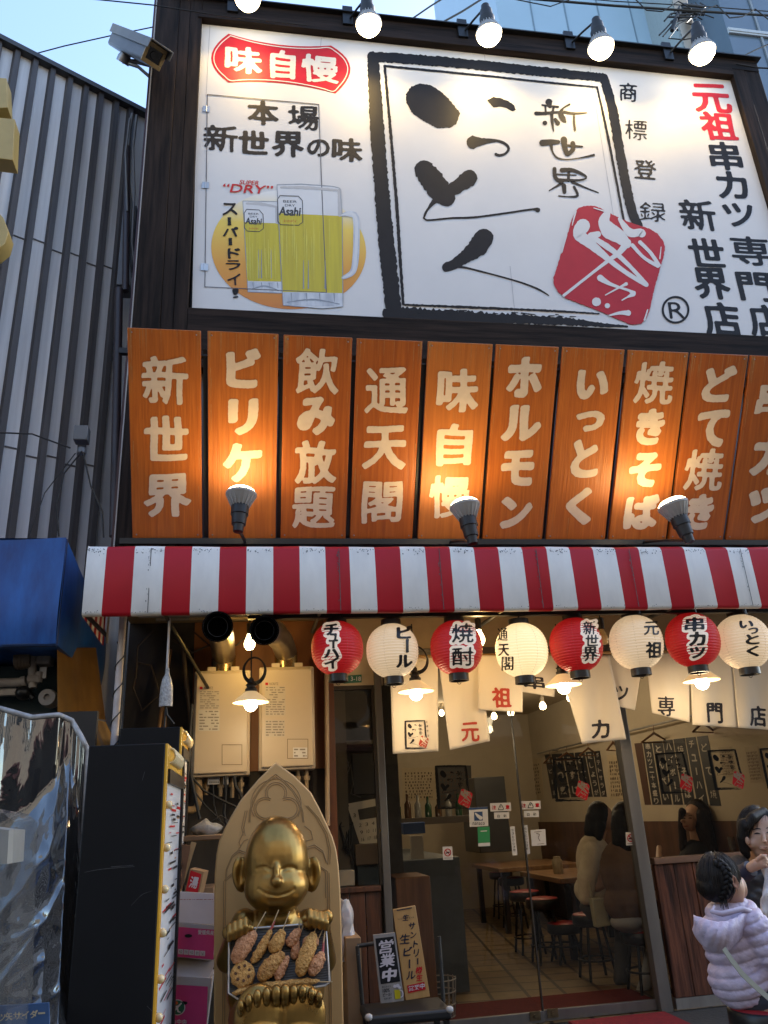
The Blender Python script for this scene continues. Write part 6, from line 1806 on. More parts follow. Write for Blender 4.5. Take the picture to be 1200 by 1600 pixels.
def upright_sign(name, q, lab, frame_m, Y):
    sf = plane_y(Y)
    c = [sf(*p) for p in q]
    root = thing(name, lab, 'sign', c[3])
    mb = MB(); mb.prism([c[3], c[2], c[1], c[0]], (0, 0.018, 0)); mesh_obj('sign_board', mb, frame_m, root, bevel=0.002)
    return root, sf
r1, sf = upright_sign('open_sign', [(583, 1461), (617, 1457), (631.5, 1564), (595, 1568.5)], 'narrow grey upright sign with white characters on a black field and a small beer mug', pm('weathered_grey_wood', (0.34, 0.31, 0.28), 0.7, var=0.3, scale=10, stretch=(2, 2, 0.3)), YD - 0.02)
mb = MB(); mb.poly([sf(*p, 0.002) for p in ((586.5, 1466.5), (615, 1463), (625.5, 1533.5), (595, 1538))][::-1]); bf = mesh_obj('black_field', mb, ink, r1)
mb = MB()
for ch, x, y in (('営', 603, 1479), ('業', 605.6, 1500), ('中', 608.5, 1523)): put_glyph(mb, ch, x, y, 23, 21.5, sf, 0.004, bold=0.045, sx=-0.1, sy=-0.12, brush=0.01)
mesh_obj('lettering', mb, print_white, bf)
mb = MB(); put_line(mb, '100%', 603.5, 1547.5, 11, 6, sf, 0.003, bold=0.02, sy=-0.12); put_line(mb, 'ビール!', 605, 1554, 13, 5, sf, 0.003, bold=0.03, sy=-0.12); put_line(mb, '良く冷えた', 604, 1541.5, 14, 3, sf, 0.003, bold=0.02, sy=-0.12); put_line(mb, '生あります', 606, 1560, 12, 3.2, sf, 0.003, bold=0.02, sy=-0.12); mesh_obj('lettering', mb, ink, r1)
mb = MB(); mb.poly([sf(*p, 0.003) for p in ((616, 1547), (625, 1546), (626.5, 1560), (617.5, 1561.5))][::-1]); bg_ = mesh_obj('mug_print', mb, beer, r1)
mb = MB()
for x, y, r in ((617, 1541, 5), (621.5, 1540, 5.5), (624.5, 1543, 4.5)): stroke(mb, [(x, y, r)], sf, 0.0045)
stroke(mb, [(625, 1547, 1.6), (629, 1549, 1.6), (629.5, 1556, 1.6), (626.5, 1558, 1.6)], sf, 0.0045); mesh_obj('foam_print', mb, print_white, bg_)
r2, sf = upright_sign('beer_sign', [(614, 1421), (649, 1415), (672, 1557), (634, 1563.5)], 'taller pale wooden upright sign with black and red characters', pm('pale_sign_wood', (0.56, 0.32, 0.115), 0.45, col2=(0.47, 0.25, 0.08), scale=9, stretch=(3, 3, 0.15)), YD + 0.01)
mb = MB(); st_ = [('サ', 643.7, 1446.7, 10.5, 11), ('ン', 646, 1460.8, 9, 10), ('ト', 649.5, 1474.8, 7, 11), ('リ', 650.3, 1489, 8, 12)]
for ch, x, y, w, h in st_: put_glyph(mb, ch, x, y, w, h, sf, 0.003, bold=0.035, sx=-0.1, sy=-0.12)
put_glyph(mb, 'ー', 652.8, 1502, 2.2, 10, sf, 0.003, bold=0.03, rot90=True)
for ch, x, y, w, h in (('生', 632.8, 1467, 16, 16), ('ビ', 637, 1486.8, 13, 14), ('ル', 642.4, 1523.6, 14, 13), ('生', 634, 1433.7, 9.5, 10)): put_glyph(mb, ch, x, y, w, h, sf, 0.003, bold=0.035, sx=-0.1, sy=-0.12)
put_glyph(mb, 'ー', 640, 1506, 2.6, 14, sf, 0.003, bold=0.03, rot90=True)
put_line(mb, 'サントリー', 625.5, 1436, 9, 2.6, sf, 0.003, bold=0.02, sy=-0.12); put_line(mb, 'ビール', 643, 1433.4, 8, 3, sf, 0.003, bold=0.02, sy=-0.12)
stroke(mb, [(620.5, 1422.5, 1.6), (643, 1418.6, 1.8)], sf, 0.003)
mesh_obj('lettering', mb, pm('navy_ink', (0.012, 0.014, 0.03), 0.5), r2)
mb = MB()
for ch, x, y, w, h in (('樽', 654.5, 1516, 10.5, 11), ('生', 655.5, 1527.5, 10, 10.5)): put_glyph(mb, ch, x, y, w, h, sf, 0.003, bold=0.035, sx=-0.1, sy=-0.12)
mb.poly([sf(*p, 0.003) for p in ((636, 1540), (663, 1534), (665.5, 1546), (638, 1552))][::-1]); rr = mesh_obj('red_print', mb, sign_red, r2)
mb = MB()
for k, ch in enumerate('営業中'): put_glyph(mb, ch, 642.5 + k * 8.6, 1544.3 - k * 1.8, 8, 8.5, sf, 0.005, bold=0.03, sy=-0.15)
mesh_obj('lettering', mb, print_white, rr)
mb = MB()
def bagf(u, v):
    p = at(531 + 15 * u + (8 * math.sin(v * 2.6) if u > 0.5 else -2), 1405 + 98 * v, 5.35 - 0.05 * math.sin(u * 3.1))
    return p + Vector((0.006 * math.sin(v * 14 + u * 5), 0.012 * math.sin(v * 17 + u * 9), 0.004 * math.sin(u * 12)))
mb.grid(bagf, 14, 22); o = solo('hanging_bag', mb, pm('white_plastic_bag', (0.60, 0.56, 0.54), 0.35, var=0.15, scale=8), 'thin white plastic bag hanging at the right edge of the arch panel', 'bag', smooth=179)
o.modifiers.new('thick', 'SOLIDIFY').thickness = 0.003
mb = MB(); a = at(540, 1466, 5.2); b_ = at(563, 1600, 5.2); mb.box(a.x, b_.x + 0.02, 5.2, 5.5, 0.28, a.z); mb.box(a.x - 0.01, b_.x + 0.03, 5.19, 5.5, 0.0, 0.275); solo('brown_carton', mb, kraft, 'pair of plain brown cartons stacked between statue and stand', 'cardboard box', bevel=0.004)
mb = MB(); a = at(925, 1586, 5.95); mb.box(at(905, 1592, 5.9).x, at(1062, 1592, 5.9).x, 5.3, 6.12, 0.004, 0.016); solo('door_mat', mb, pm('red_mat', (0.26, 0.010, 0.015), 0.9, var=0.3, scale=40), 'bright red mat lying outside the door', 'mat')
# ================================================================== neighbouring corrugated building on the left
PR_, PL_ = at(222, 181, 6.4), None
ZR = PR_.z
PL_ = atz(0, 68, ZR)
wd = (PR_ - PL_); wd.z = 0; wd.normalize()
wn_ = Vector((wd.y, -wd.x, 0))
if wn_.y > 0: wn_ = -wn_
CS = plane_of(PL_, wn_)
P0 = PL_ - wd * 5.0; P1 = PR_ + wd * 0.25
root = thing('corrugated_building', 'grey building clad in tall corrugated metal sheets left of the restaurant', 'building', PL_.lerp(PR_, 0.5) * 1.0 - Vector((0, 0, ZR)))
galv = pm('galvanised_sheet', (0.86, 0.86, 0.85), 0.5, 0.0, col2=(0.50, 0.495, 0.49), scale=2.2, stretch=(2.2, 2.2, 0.10), detail=8, rvar=0.1)
ribm = pm('rib_grey_brown', (0.095, 0.085, 0.082), 0.55, 0.2, col2=(0.05, 0.042, 0.04), scale=6, stretch=(2, 2, 0.1))
mb = MB(); mb.prism([P0 + Vector((0, 0, -ZR)), P1 + Vector((0, 0, -ZR)), P1, P0], -wn_ * 3.0); mesh_obj('sheet_wall', mb, galv, root)
ribs = [27, 55, 82, 109, 134, 157, 181, 203]
mb = MB(); tops_ = []
def riby(x): return 68 + (181 - 68) * x / 222.0
xsr = [(CS(x, riby(x)) - P0).dot(wd) for x in ribs]
stp = xsr[1] - xsr[0]
allx = [xsr[0] - stp * k for k in range(16, 0, -1)] + xsr
for t in allx:
    if t < 0.05: continue
    c = P0 + wd * t
    b0 = c - wd * 0.035; b1 = c + wd * 0.035; f0 = c - wd * 0.022 + wn_ * 0.05; f1 = c + wd * 0.022 + wn_ * 0.05
    q = [Vector((p.x, p.y, 0.0)) for p in (b0 + wn_ * 0.001, f0, f1, b1 + wn_ * 0.001)]
    mb.prism(q, (0, 0, ZR - 0.005))
mesh_obj('rib', mb, ribm, root)
mb = MB()
for z in (ZR - 2.05, ZR - 4.1):
    for a, b_ in zip(allx[:-1], allx[1:]):
        if a < 0.05: continue
        dz = -0.04 * (allx.index(a) % 2)
        p, q = P0 + wd * (a + 0.037), P0 + wd * (b_ - 0.037)
        mb.prism([Vector((p.x, p.y, z + dz)) + wn_ * 0.001, Vector((q.x, q.y, z + dz)) + wn_ * 0.001, Vector((q.x, q.y, z + dz + 0.012)) + wn_ * 0.001, Vector((p.x, p.y, z + dz + 0.012)) + wn_ * 0.001], wn_ * 0.006)
mesh_obj('sheet_lap', mb, ribm, root)
mb = MB(); p, q = P0, P1
mb.prism([p + wn_ * 0.08 + Vector((0, 0, -0.02)), q + wn_ * 0.08 + Vector((0, 0, -0.02)), q + wn_ * 0.08 + Vector((0, 0, 0.035)), p + wn_ * 0.08 + Vector((0, 0, 0.035))], -wn_ * 0.3); mesh_obj('roof_edge', mb, pm('dark_roof_edge', (0.04, 0.04, 0.042), 0.5), root)
# pipe run and cables in the gap
mb = MB(); a, b_ = at(186, 452, 5.9), at(178, 838, 5.7); mb.tube([a, b_], 0.035, 12); mb.tube([at(196, 455, 5.9), at(199, 230, 6.0)], 0.03, 10)
solo('downpipe', mb, pm('dark_downpipe', (0.05, 0.035, 0.035), 0.45), 'dark brown downpipe in the gap between the two buildings', 'pipe', smooth=60)
for k, (pp, r) in enumerate([([(207, 178), (203, 200), (198, 260), (205, 320), (200, 400), (210, 470)], 0.016), ([(214, 180), (208, 230), (210, 300), (206, 380), (213, 440)], 0.012), ([(203, 185), (196, 240), (199, 330)], 0.010)]):
    mb = MB(); mb.tube([at(x, y, 6.0 - 0.04 * k) for x, y in pp], r, 7); solo('riser_cable', mb, grey_cable, ['thick grey cable climbing the gap between the buildings', 'thinner grey cable beside the thick one in the gap', 'short thin cable hanging from the corner of the corrugated roof'][k], 'cable', smooth=60)
mb = MB(); mb.box(at(195, 335, 6.1).x, at(216, 335, 6.1).x, 6.0, 6.2, at(200, 332, 6.1).z - 0.9, at(200, 332, 6.1).z); solo('junction_cover', mb, pm('dull_grey_cover', (0.13, 0.13, 0.135), 0.5), 'dull grey metal cover in the gap between the buildings', 'cover', bevel=0.004)
mb = MB(); mb.box(-6, XL - 0.05, 6.6, 6.7, 0, 3.6); solo('void_backdrop', mb, pm('dark_void_backdrop', (0.03, 0.028, 0.027), 0.7), 'dark backdrop standing for the unlit void below the corrugated building', 'wall')  # dark sheet put where there is only an unlit void
mb = MB()
a = at(113, 660, 5.4); mb.obox(at(128, 680, 5.5), (0.05, 0, 0), (0, 0.05, 0), (0, 0, 0.06)); mb.lathe([(0.03, 0), (0.035, 0.05), (0.0, 0.06)], at(128, 700, 5.5), (0, 0, -1), 10)
solo('wall_insulator', mb, pm('grey_fitting', (0.14, 0.14, 0.14), 0.4), 'small grey cable fitting on the corrugated wall', 'fitting', bevel=0.006)
for k, (pp, r) in enumerate([([(0, 676), (50, 678), (110, 700)], .006), ([(128, 705), (100, 740), (88, 790), (92, 838)], .006), ([(130, 708), (142, 760), (160, 800), (162, 840)], .006), ([(118, 708), (70, 770), (45, 838)], .004)]):
    mb = MB(); mb.tube([at(x, y, 5.35 - 0.03 * k) for x, y in pp], r, 6); solo('service_cable', mb, black_rubber, ['black cable reaching the wall fitting from the left edge', 'black cable hanging from the fitting to the blue tarpaulin', 'black cable hanging on the right of the wall fitting', 'thin black lead slanting from the fitting to the lower left'][k], 'cable', smooth=60)
# gold channel letter cut by the edge of the photo
yel = pm('gold_letter_face', (0.50, 0.36, 0.12), 0.45, var=0.12)
YGs = 4.9; GS = plane_y(YGs)
root = thing('shop_letter', 'gold three dimensional sign letter strokes cut by the left picture edge', 'sign letter', GS(-20, 400))
for q in ([(-60, 118), (10, 122), (12, 168), (-60, 172)], [(-60, 178), (23, 186), (20, 250), (-60, 240)], [(-60, 318), (-20, 312), (5, 340), (13, 362), (8, 380), (-8, 393), (-60, 396)]):
    mb = MB(); mb.prism([GS(*p) for p in q], (0.0, 0.14, 0)); mesh_obj('letter_stroke', mb, yel, root, bevel=0.004)

# blue tarpaulin box over the neighbouring stall
tb = pm('blue_tarpaulin', (0.014, 0.12, 0.42), 0.45, col2=(0.006, 0.05, 0.21), scale=4, stretch=(1.6, 1, 0.5), bump=0.3, bscale=7, rvar=0.08)
xb_, zt_, zb_ = at(104, 841, 4.9).x, at(50, 841, 4.9).z, at(92, 1006, 4.9).z
root = thing('blue_tarpaulin', 'blue tarpaulin stretched over the frame of the neighbouring stall', 'tarpaulin', (xb_ - 1.5, 5.4, zb_))
mb = MB()
def tarp(u, v):
    x = xb_ - 3.0 * (1 - u); z = zt_ + (zb_ - zt_) * v
    return Vector((x, 4.9 + 0.010 * math.sin(x * 7 + z * 2) + 0.012 * math.sin(z * 9) - 0.02 * math.sin(v * math.pi), z + 0.008 * math.sin(x * 5) * (1 if v in (0, 1) else 0)))
mb.grid(tarp, 40, 16)
def tarps(u, v):
    y = 4.9 + 1.6 * u; z = zt_ + (zb_ - zt_) * v - 0.25 * u * (1 - v)
    return Vector((xb_ + 0.02 * math.sin(v * 3) * math.sin(u * 9), y, z))
mb.grid(tarps, 20, 12)
mb.grid(lambda u, v: Vector((xb_ - 3.0 * (1 - u), 4.9 + 1.6 * v, zt_ - 0.25 * v)), 8, 8)
mb.grid(lambda u, v: Vector((xb_ - 3.0 * (1 - u), 4.9 + 1.6 * v, zb_ + 0.001)), 4, 4)
o = mesh_obj('tarpaulin_sheet', mb, tb, root, smooth=50)
mb = MB()
mb.tube([(xb_ - 3, 4.915, zb_), (xb_, 4.915, zb_)], 0.014, 8); mb.tube([(xb_ - 0.004, 4.92, zb_), (xb_ - 0.004, 4.92, zt_)], 0.010, 8)
mesh_obj('seam_cord', mb, pm('dark_blue_seam', (0.010, 0.03, 0.09), 0.5), root)
# clutter below it
def px_box(name, x0, y0, x1, y1, Y, d, m, lab, cat, bev=0.006):
    a, b_ = at(x0, y0, Y), at(x1, y1, Y)
    mb = MB(); mb.box(a.x, b_.x, Y, Y + d, min(a.z, b_.z), max(a.z, b_.z)); return solo(name, mb, m, lab, cat, bevel=bev)
pvc = pm('grimy_pvc', (0.42, 0.38, 0.34), 0.5, col2=(0.28, 0.24, 0.21), scale=10)
YC = 5.25
px_box('junction_box', 57, 1016, 78, 1037, YC, 0.12, pvc, 'grimy white junction box under the blue tarpaulin', 'junction box', 0.01)
mb = MB(); mb.tube([at(-30, 1068, YC), at(33, 1066, YC)], 0.028, 12); mb.tube([at(33, 1066, YC), at(40, 1064, YC)], 0.034, 12); solo('waste_pipe', mb, pvc, 'white plastic pipe running in from the left edge below the tarpaulin', 'pipe', smooth=40)
mb = MB(); mb.tube([at(50, 1020, YC + .02), at(51, 1075, YC)], 0.026, 12); mb.tube([at(44, 1062, YC), at(62, 1060, YC)], 0.030, 12); mb.tube([at(60, 1066, YC), at(62, 1050, YC)], 0.024, 10); solo('pipe_elbow', mb, pvc, 'white pipe elbow under the junction box', 'pipe', smooth=40)
mb = MB(); mb.tube([at(24, 1032, YC), at(49, 1030, YC)], 0.055, 16)
for t in (0.15, 0.35, 0.55, 0.75): 
    p = at(24, 1032, YC).lerp(at(49, 1030, YC), t); mb.tube([p, p + Vector((0.012, 0, 0))], 0.060, 16)
solo('tape_roll', mb, pm('brown_tape', (0.20, 0.15, 0.10), 0.45), 'ribbed brown roll left of the junction box', 'roll', smooth=40)
mb = MB(); mb.lathe([(0.0, 0.03), (0.018, 0.03), (0.02, 0.05), (0.05, 0.05), (0.055, 0.0), (0.05, -0.1)], at(76, 1091, YC), (0, -1, 0), 20); solo('open_pipe', mb, pm('grey_pipe_cap', (0.30, 0.27, 0.24), 0.5), 'round grey pipe end with a dark hole, beside the yellow cloth', 'pipe end', smooth=40)
px_box('dark_crate', -60, 1042, 90, 1115, YC + 0.18, 0.4, pm('dark_teal_crate', (0.012, 0.035, 0.04), 0.6), 'dark teal crate behind the pipes', 'crate')
px_box('steel_clip', 62, 1042, 72, 1060, YC - 0.01, 0.02, dull_steel, 'small steel clip below the junction box', 'clip', 0.003)
px_box('metal_bar', -60, 1077, 24, 1086, YC + 0.02, 0.05, pvc, 'pale bar below the white waste pipe', 'bar', 0.003)
mb = MB(); mb.sph(at(37, 1083, YC), (0.05, 0.06, 0.045), 14, 10); mb.tube([at(25, 1085, YC), at(38, 1078, YC), at(52, 1092, YC)], 0.02, 8); solo('valve', mb, pm('black_valve', (0.02, 0.02, 0.02), 0.35, 0.4), 'black valve among the pipes under the tarpaulin', 'valve', smooth=60)
ycl = pm('ochre_cloth', (0.17, 0.08, 0.009), 0.6, col2=(0.11, 0.05, 0.006), scale=5)
def drape(q, Y0, Y1, amp, ph, nu=16, nv=20):
    mb = MB()
    def fn(u, v):
        a = (q[0][0] + (q[1][0] - q[0][0]) * u, q[0][1] + (q[1][1] - q[0][1]) * u); b_ = (q[3][0] + (q[2][0] - q[3][0]) * u, q[3][1] + (q[2][1] - q[3][1]) * u)
        return at(a[0] + (b_[0] - a[0]) * v, a[1] + (b_[1] - a[1]) * v, Y0 + (Y1 - Y0) * u + amp * math.sin(u * 11 + ph + 2 * v) + amp * 0.5 * math.sin(u * 23 + v * 4 + ph))
    mb.grid(fn, nu, nv)
    return mb
o = solo('ochre_sheet', drape([(89, 1012), (150, 1012), (165, 1125), (90, 1113)], 5.05, 5.9, 0.02, 0.3), ycl, 'ochre yellow sheet hanging behind the corner of the blue tarpaulin', 'sheet', smooth=179)
o = solo('ochre_sheet', drape([(108, 1114), (165, 1128), (186, 1172), (143, 1172)], 4.98, 5.2, 0.015, 1.3), ycl, 'lower ochre sheet spreading towards the white pole', 'sheet', smooth=179)
# clear vinyl curtain
vin = glass_mat('clear_vinyl', (0.34, 0.30, 0.26), 2.6, 0.02, 0.03, bump=0.10, bscale=4.5)
Q = [(-60, 1100), (0, 1107), (50, 1121), (92, 1117), (112, 1126), (126, 1150), (137, 1172)]
VB = [(-60, 1640), (-20, 1640), (20, 1640), (60, 1640), (90, 1640), (104, 1640), (112, 1640)]
def lerpl(L, u):
    q = u * (len(L) - 1); k = min(int(q), len(L) - 2); t = q - k
    return (L[k][0] + (L[k + 1][0] - L[k][0]) * t, L[k][1] + (L[k + 1][1] - L[k][1]) * t)
def vfn(u, v):
    a, b_ = lerpl(Q, u), lerpl(VB, u)
    x, y = a[0] + (b_[0] - a[0]) * v, a[1] + (b_[1] - a[1]) * v
    w = max(0.0, min(1.0, (v - 0.12) / 0.5))
    v0 = 0.10 + 0.50 * abs(u - 0.66)
    w = max(0.0, min(1.0, (v - v0) / 0.35))
    fold = 0.020 * math.sin(u * 12 + 1.2 * math.sin(v * 3)) * (1.1 - w) + 0.006 * math.sin(u * 47 + v * 6) * (1 - 0.9 * w)
    nb = 0.0
    for k in range(6):            # crumples: ridges running in different directions
        a = 0.6 + k * 1.9
        s = math.sin((u * math.cos(a) * 1.6 + v * math.sin(a) * 3.2) * (3.2 + 1.1 * k) + k * 2.1 + 1.4 * math.sin(u * 5 + v * 7 + k))
        nb += (1 - abs(s)) ** 3 * 0.018 / (1 + 0.3 * k)
    fold += w * (nb - 0.02)
    return at(x, y, 4.40 - 1.15 * (math.sqrt(max(0.0, v - v0) ** 2 + 0.004) - 0.063) + fold)
root = thing('vinyl_curtain', 'shiny crumpled clear vinyl curtain of the stall at the lower left', 'curtain', at(60, 1600, 3.6))
mb = MB(); mb.grid(vfn, 90, 130); mesh_obj('vinyl_sheet', mb, vin, root, smooth=179)
mb = MB(); mb.tube([vfn(i / 30, 0.0) for i in range(31)], 0.014, 8); mb.tube([vfn(1.0, i / 30) for i in range(19)], 0.012, 8); mesh_obj('hem', mb, pm('grey_hem', (0.45, 0.44, 0.43), 0.4, col2=(0.28, 0.27, 0.26), scale=30), root, smooth=60)
px_box('stall_backing', -80, 1118, 110, 1640, 4.75, 0.05, pm('stall_dark', (0.020, 0.016, 0.012), 0.6), 'dark backing standing for the shaded inside of the stall behind the vinyl curtain', 'stall', 0)  # near-black board stands for the shade inside the stall
root = thing('blue_placard', 'blue placard with pale characters behind the vinyl at the bottom left corner', 'placard', at(40, 1640, 3.22))
mb = MB(); VS = plane_y(3.15); mb.prism([VS(*p) for p in ((-40, 1574), (76, 1567), (78, 1640), (-40, 1640))], (0, 0.01, 0)); mesh_obj('placard_board', mb, pm('placard_blue', (0.045, 0.11, 0.26), 0.45), root)
mb = MB()
for ch, x, y, w, h in (('ツ', 3, 1590, 11, 11), ('矢', 14, 1588, 11, 13), ('サ', 27, 1587, 13, 12), ('イ', 40, 1586, 11, 12), ('ダ', 53, 1584.5, 12, 12), ('ー', 65, 1583, 11, 3)): put_glyph(mb, ch, x, y, w, h, VS, 0.003, bold=0.03, brush=0.008, sy=-0.08)
mesh_obj('lettering', mb, pm('placard_cream', (0.55, 0.48, 0.32), 0.5), root)
mb = MB(); acr = glass_mat('clear_acrylic', (0.80, 0.80, 0.78), 1.5, 0.03, 0.06)
p = [at(x, y, 2.9) for x, y in ((-40, 1262), (4, 1270), (22, 1284), (8, 1640), (-40, 1640))]
mb.prism(p, (0, 0.3, 0)); root = tag(mesh_obj('display_case', mb, acr, None, base=p[0] * 1.0), 'corner of a clear acrylic display case at the left picture edge', 'display case')
mb = MB(); q = [at(x, y, 2.96) for x, y in ((-30, 1292), (14, 1297), (11, 1350), (-30, 1352))]; mb.prism(q, (0, 0.2, 0)); solo('white_box', mb, pm('case_white', (0.50, 0.50, 0.48), 0.6), 'pale box inside the clear acrylic case', 'box')

# ================================================================== overhead cables, pole and towers behind
for k, (pp, Y0, r, lab) in enumerate([
    ([(80, -8), (240, 8), (340, 24), (480, 40)], 5.0, 0.006, 'thin dark cable crossing in front of the column at the upper left'),
    ([(40, 88), (100, 72), (172, 56), (250, 40)], 6.2, 0.007, 'dark cable running from the security camera to the left'),
    ([(640, 32), (672, 10), (720, -20)], 7.5, 0.012, 'cable rising behind the top beam left of the second spotlight'),
    ([(682, 40), (722, 18), (760, -6)], 7.5, 0.014, 'second slanting cable beside the middle spotlight'),
    ([(780, -6), (960, 9), (1080, 17), (1230, 26)], 7.2, 0.018, 'heavy black cable across the sky at the upper right'),
    ([(780, -14), (960, 2), (1100, 10), (1230, 20)], 7.4, 0.008, 'thin cable above the heavy one at the upper right'),
    ([(790, -4), (860, 10), (905, -6)], 7.0, 0.008, 'loop of cable dipping beside the third spotlight'),
    ([(990, -4), (1010, 16), (1035, 18), (1060, 2), (1080, 14)], 7.0, 0.009, 'wavy lashing cable left of the utility pole'),
    ([(1095, 18), (1120, 8), (1140, 28), (1160, 26), (1180, 14), (1205, 34)], 7.0, 0.009, 'wavy lashing cable right of the utility pole'),
    ([(1152, 92), (1180, 78), (1230, 56)], 7.2, 0.010, 'cable leaving the sign top towards the right edge'),
    ([(1115, 84), (1130, 82), (1152, 92), (1160, 110)], 6.6, 0.010, 'short cable curling over the right end of the top beam'),
    ([(1150, 100), (1185, 106), (1230, 108)], 5.4, 0.009, 'dark cable leaving the right corner of the sign'),
    ([(1060, 40), (1045, 60), (1068, 62), (1080, 60)], 6.9, 0.009, 'thick loop of grey cable hanging from the pole')]):
    mb = MB(); mb.tube([at(x, y, Y0) for x, y in pp], r, 6)
    solo('overhead_cable', mb, black_rubber, lab, 'cable', smooth=60)
root = thing('utility_pole', 'utility pole wrapped in tangled black cables at the top right', 'utility pole', at(1075, 60, 7.6) * 1.0 - Vector((0, 0, at(1075, 60, 7.6).z)))
pb = at(1081, 70, 7.6)
mb = MB(); mb.tube([(pb.x, 7.6, 0), (pb.x, 7.6, pb.z + 2.5)], 0.10, 14); mesh_obj('pole', mb, pm('concrete_pole', (0.36, 0.31, 0.26), 0.7, var=0.2), root, smooth=60)
mb = MB(); rg = random.Random(9)
for k in range(16):
    a = (1066 + rg.uniform(-6, 28), rg.uniform(2, 24)); 
    mb.tube([at(a[0] + (rg.uniform(-30, 30) if j else 0) * j / 3, a[1] + j * rg.uniform(4, 11), 7.45 - 0.03 * j) for j in range(4)], rg.uniform(0.008, 0.014), 6)
for j in range(3):
    mb.tube([at(1066, 8 + 5 * j, 7.4), at(1100, 12 + 5 * j, 7.4)], 0.03, 8)
mesh_obj('cable_tangle', mb, black_rubber, root, smooth=60)
mb = MB()
mb.tube([at(1060, 22, 7.3), at(1040, 45, 7.3), at(1030, 55, 7.3)], 0.012, 6); mb.tube([at(1058, 20, 7.3), at(1050, 40, 7.3), at(1036, 57, 7.3)], 0.012, 6); mb.tube([at(1056, 30, 7.28), at(1050, 48, 7.28)], 0.03, 8)
mesh_obj('splice', mb, black_rubber, root, smooth=60)
bl = pm('pale_blue_cladding', (0.32, 0.45, 0.56), 0.35, var=0.06, scale=0.3)
def tower(name, x0, x1, ytop, Y, d, m, lab):
    a, b_ = at(x0, 60, Y), at(x1, 60, Y)
    root = thing(name, lab, 'building', (a.x, Y, 0))
    mb = MB(); mb.box(a.x, b_.x, Y, Y + d, 0, at(x0, ytop, Y).z); mesh_obj('tower_wall', mb, m, root)
    return root, a.x, b_.x
r_, xa, xb = tower('office_tower', 783, 1045, -250, 26, 10, bl, 'pale blue panelled tower rising behind the billboard')
mb = MB()
for k in range(1, 5):
    x = xa + (xb - xa) * k / 5; mb.box(x - 0.03, x + 0.03, 25.96, 25.99, 0, 50)
for z in (33, 37.5, 42): mb.box(xa, xb, 25.955, 25.985, z - 0.03, z + 0.03)
for k in range(5):
    x = xa + (xb - xa) * k / 5; w = (xb - xa) / 5
    for s in (0, 1): mb.bar((x + w * s, 25.93, 33), (x + w * (1 - s), 25.93, 37.5), 0.03, 0.02, (0, -1, 0))
mesh_obj('panel_joint', mb, pm('blue_grey_joint', (0.16, 0.24, 0.31), 0.5), r_)
r_, xa, xb = tower('louvred_tower', 1062, 1140, -250, 24, 6, pm('grey_louvre', (0.30, 0.36, 0.38), 0.5, var=0.1), 'narrow grey green louvred tower beside the utility pole')
mb = MB()
for k in range(60):
    z = 26 + k * 0.28; mb.box(xa + 0.1, xb - 0.35, 23.93, 23.99, z, z + 0.07)
mesh_obj('louvre', mb, pm('louvre_shade', (0.17, 0.21, 0.22), 0.5), r_)
mb = MB(); mb.box(xb - 0.32, xb - 0.02, 23.9, 23.995, 0, 48); mesh_obj('white_pilaster', mb, pm('white_pilaster', (0.52, 0.54, 0.55), 0.5), r_)
r_, xa, xb = tower('glass_tower', 1140, 1420, -250, 22, 10, pm('dark_blue_glass_wall', (0.10, 0.14, 0.19), 0.2, var=0.15, scale=0.4), 'dark blue grey glazed tower at the upper right corner')
mb = MB()
for py in (52, -40): 
    z = at(1160, py, 22).z; mb.box(xa, xb, 21.9, 21.995, z - 0.16, z + 0.16); mb.box(xa, xb, 21.87, 21.9, z - 0.05, z + 0.05)
mesh_obj('floor_band', mb, pm('pale_band', (0.42, 0.44, 0.46), 0.5), r_)
mb = MB()
for k in range(1, 6):
    x = xa + (xb - xa) * k / 6; mb.box(x - 0.05, x + 0.05, 21.93, 21.996, 0, 48)
mesh_obj('mullion', mb, pm('mullion_grey', (0.2, 0.23, 0.26), 0.5), r_)

# unseen building across the street, added to block low sky and bounce light
root = thing('opposite_building', 'unseen building across the street, added to block sky and bounce light, mirrored in the shop glass', 'building', (2, -8, 0))
mb = MB(); mb.box(-26, 30, -16, -8, 0, 11.5); mesh_obj('facade', mb, pm('opposite_wall', (0.50, 0.42, 0.32), 0.8, var=0.25, scale=0.8), root)
mb = MB(); mb.box(-26, 30, -8.0 + 0.002, -6.9, 2.9, 3.1); mesh_obj('canopy', mb, pm('opposite_canopy', (0.10, 0.03, 0.03), 0.7), root)
mb = MB()
for k in range(14): mb.box(-24 + k * 3.8, -22.2 + k * 3.8, -8.0 + 0.002, -7.95, 4.2, 5.8)
mesh_obj('window', mb, pm('opposite_window', (0.03, 0.035, 0.04), 0.15), root)
mb = MB(); mb.box(-26, 30, -7.998, -7.90, 0.01, 2.88); mesh_obj('shopfront', mb, pm('opposite_shopfront', (0.022, 0.02, 0.02), 0.6, var=0.4, scale=0.6), root)  # dark street level put in to keep the glass reflections dim
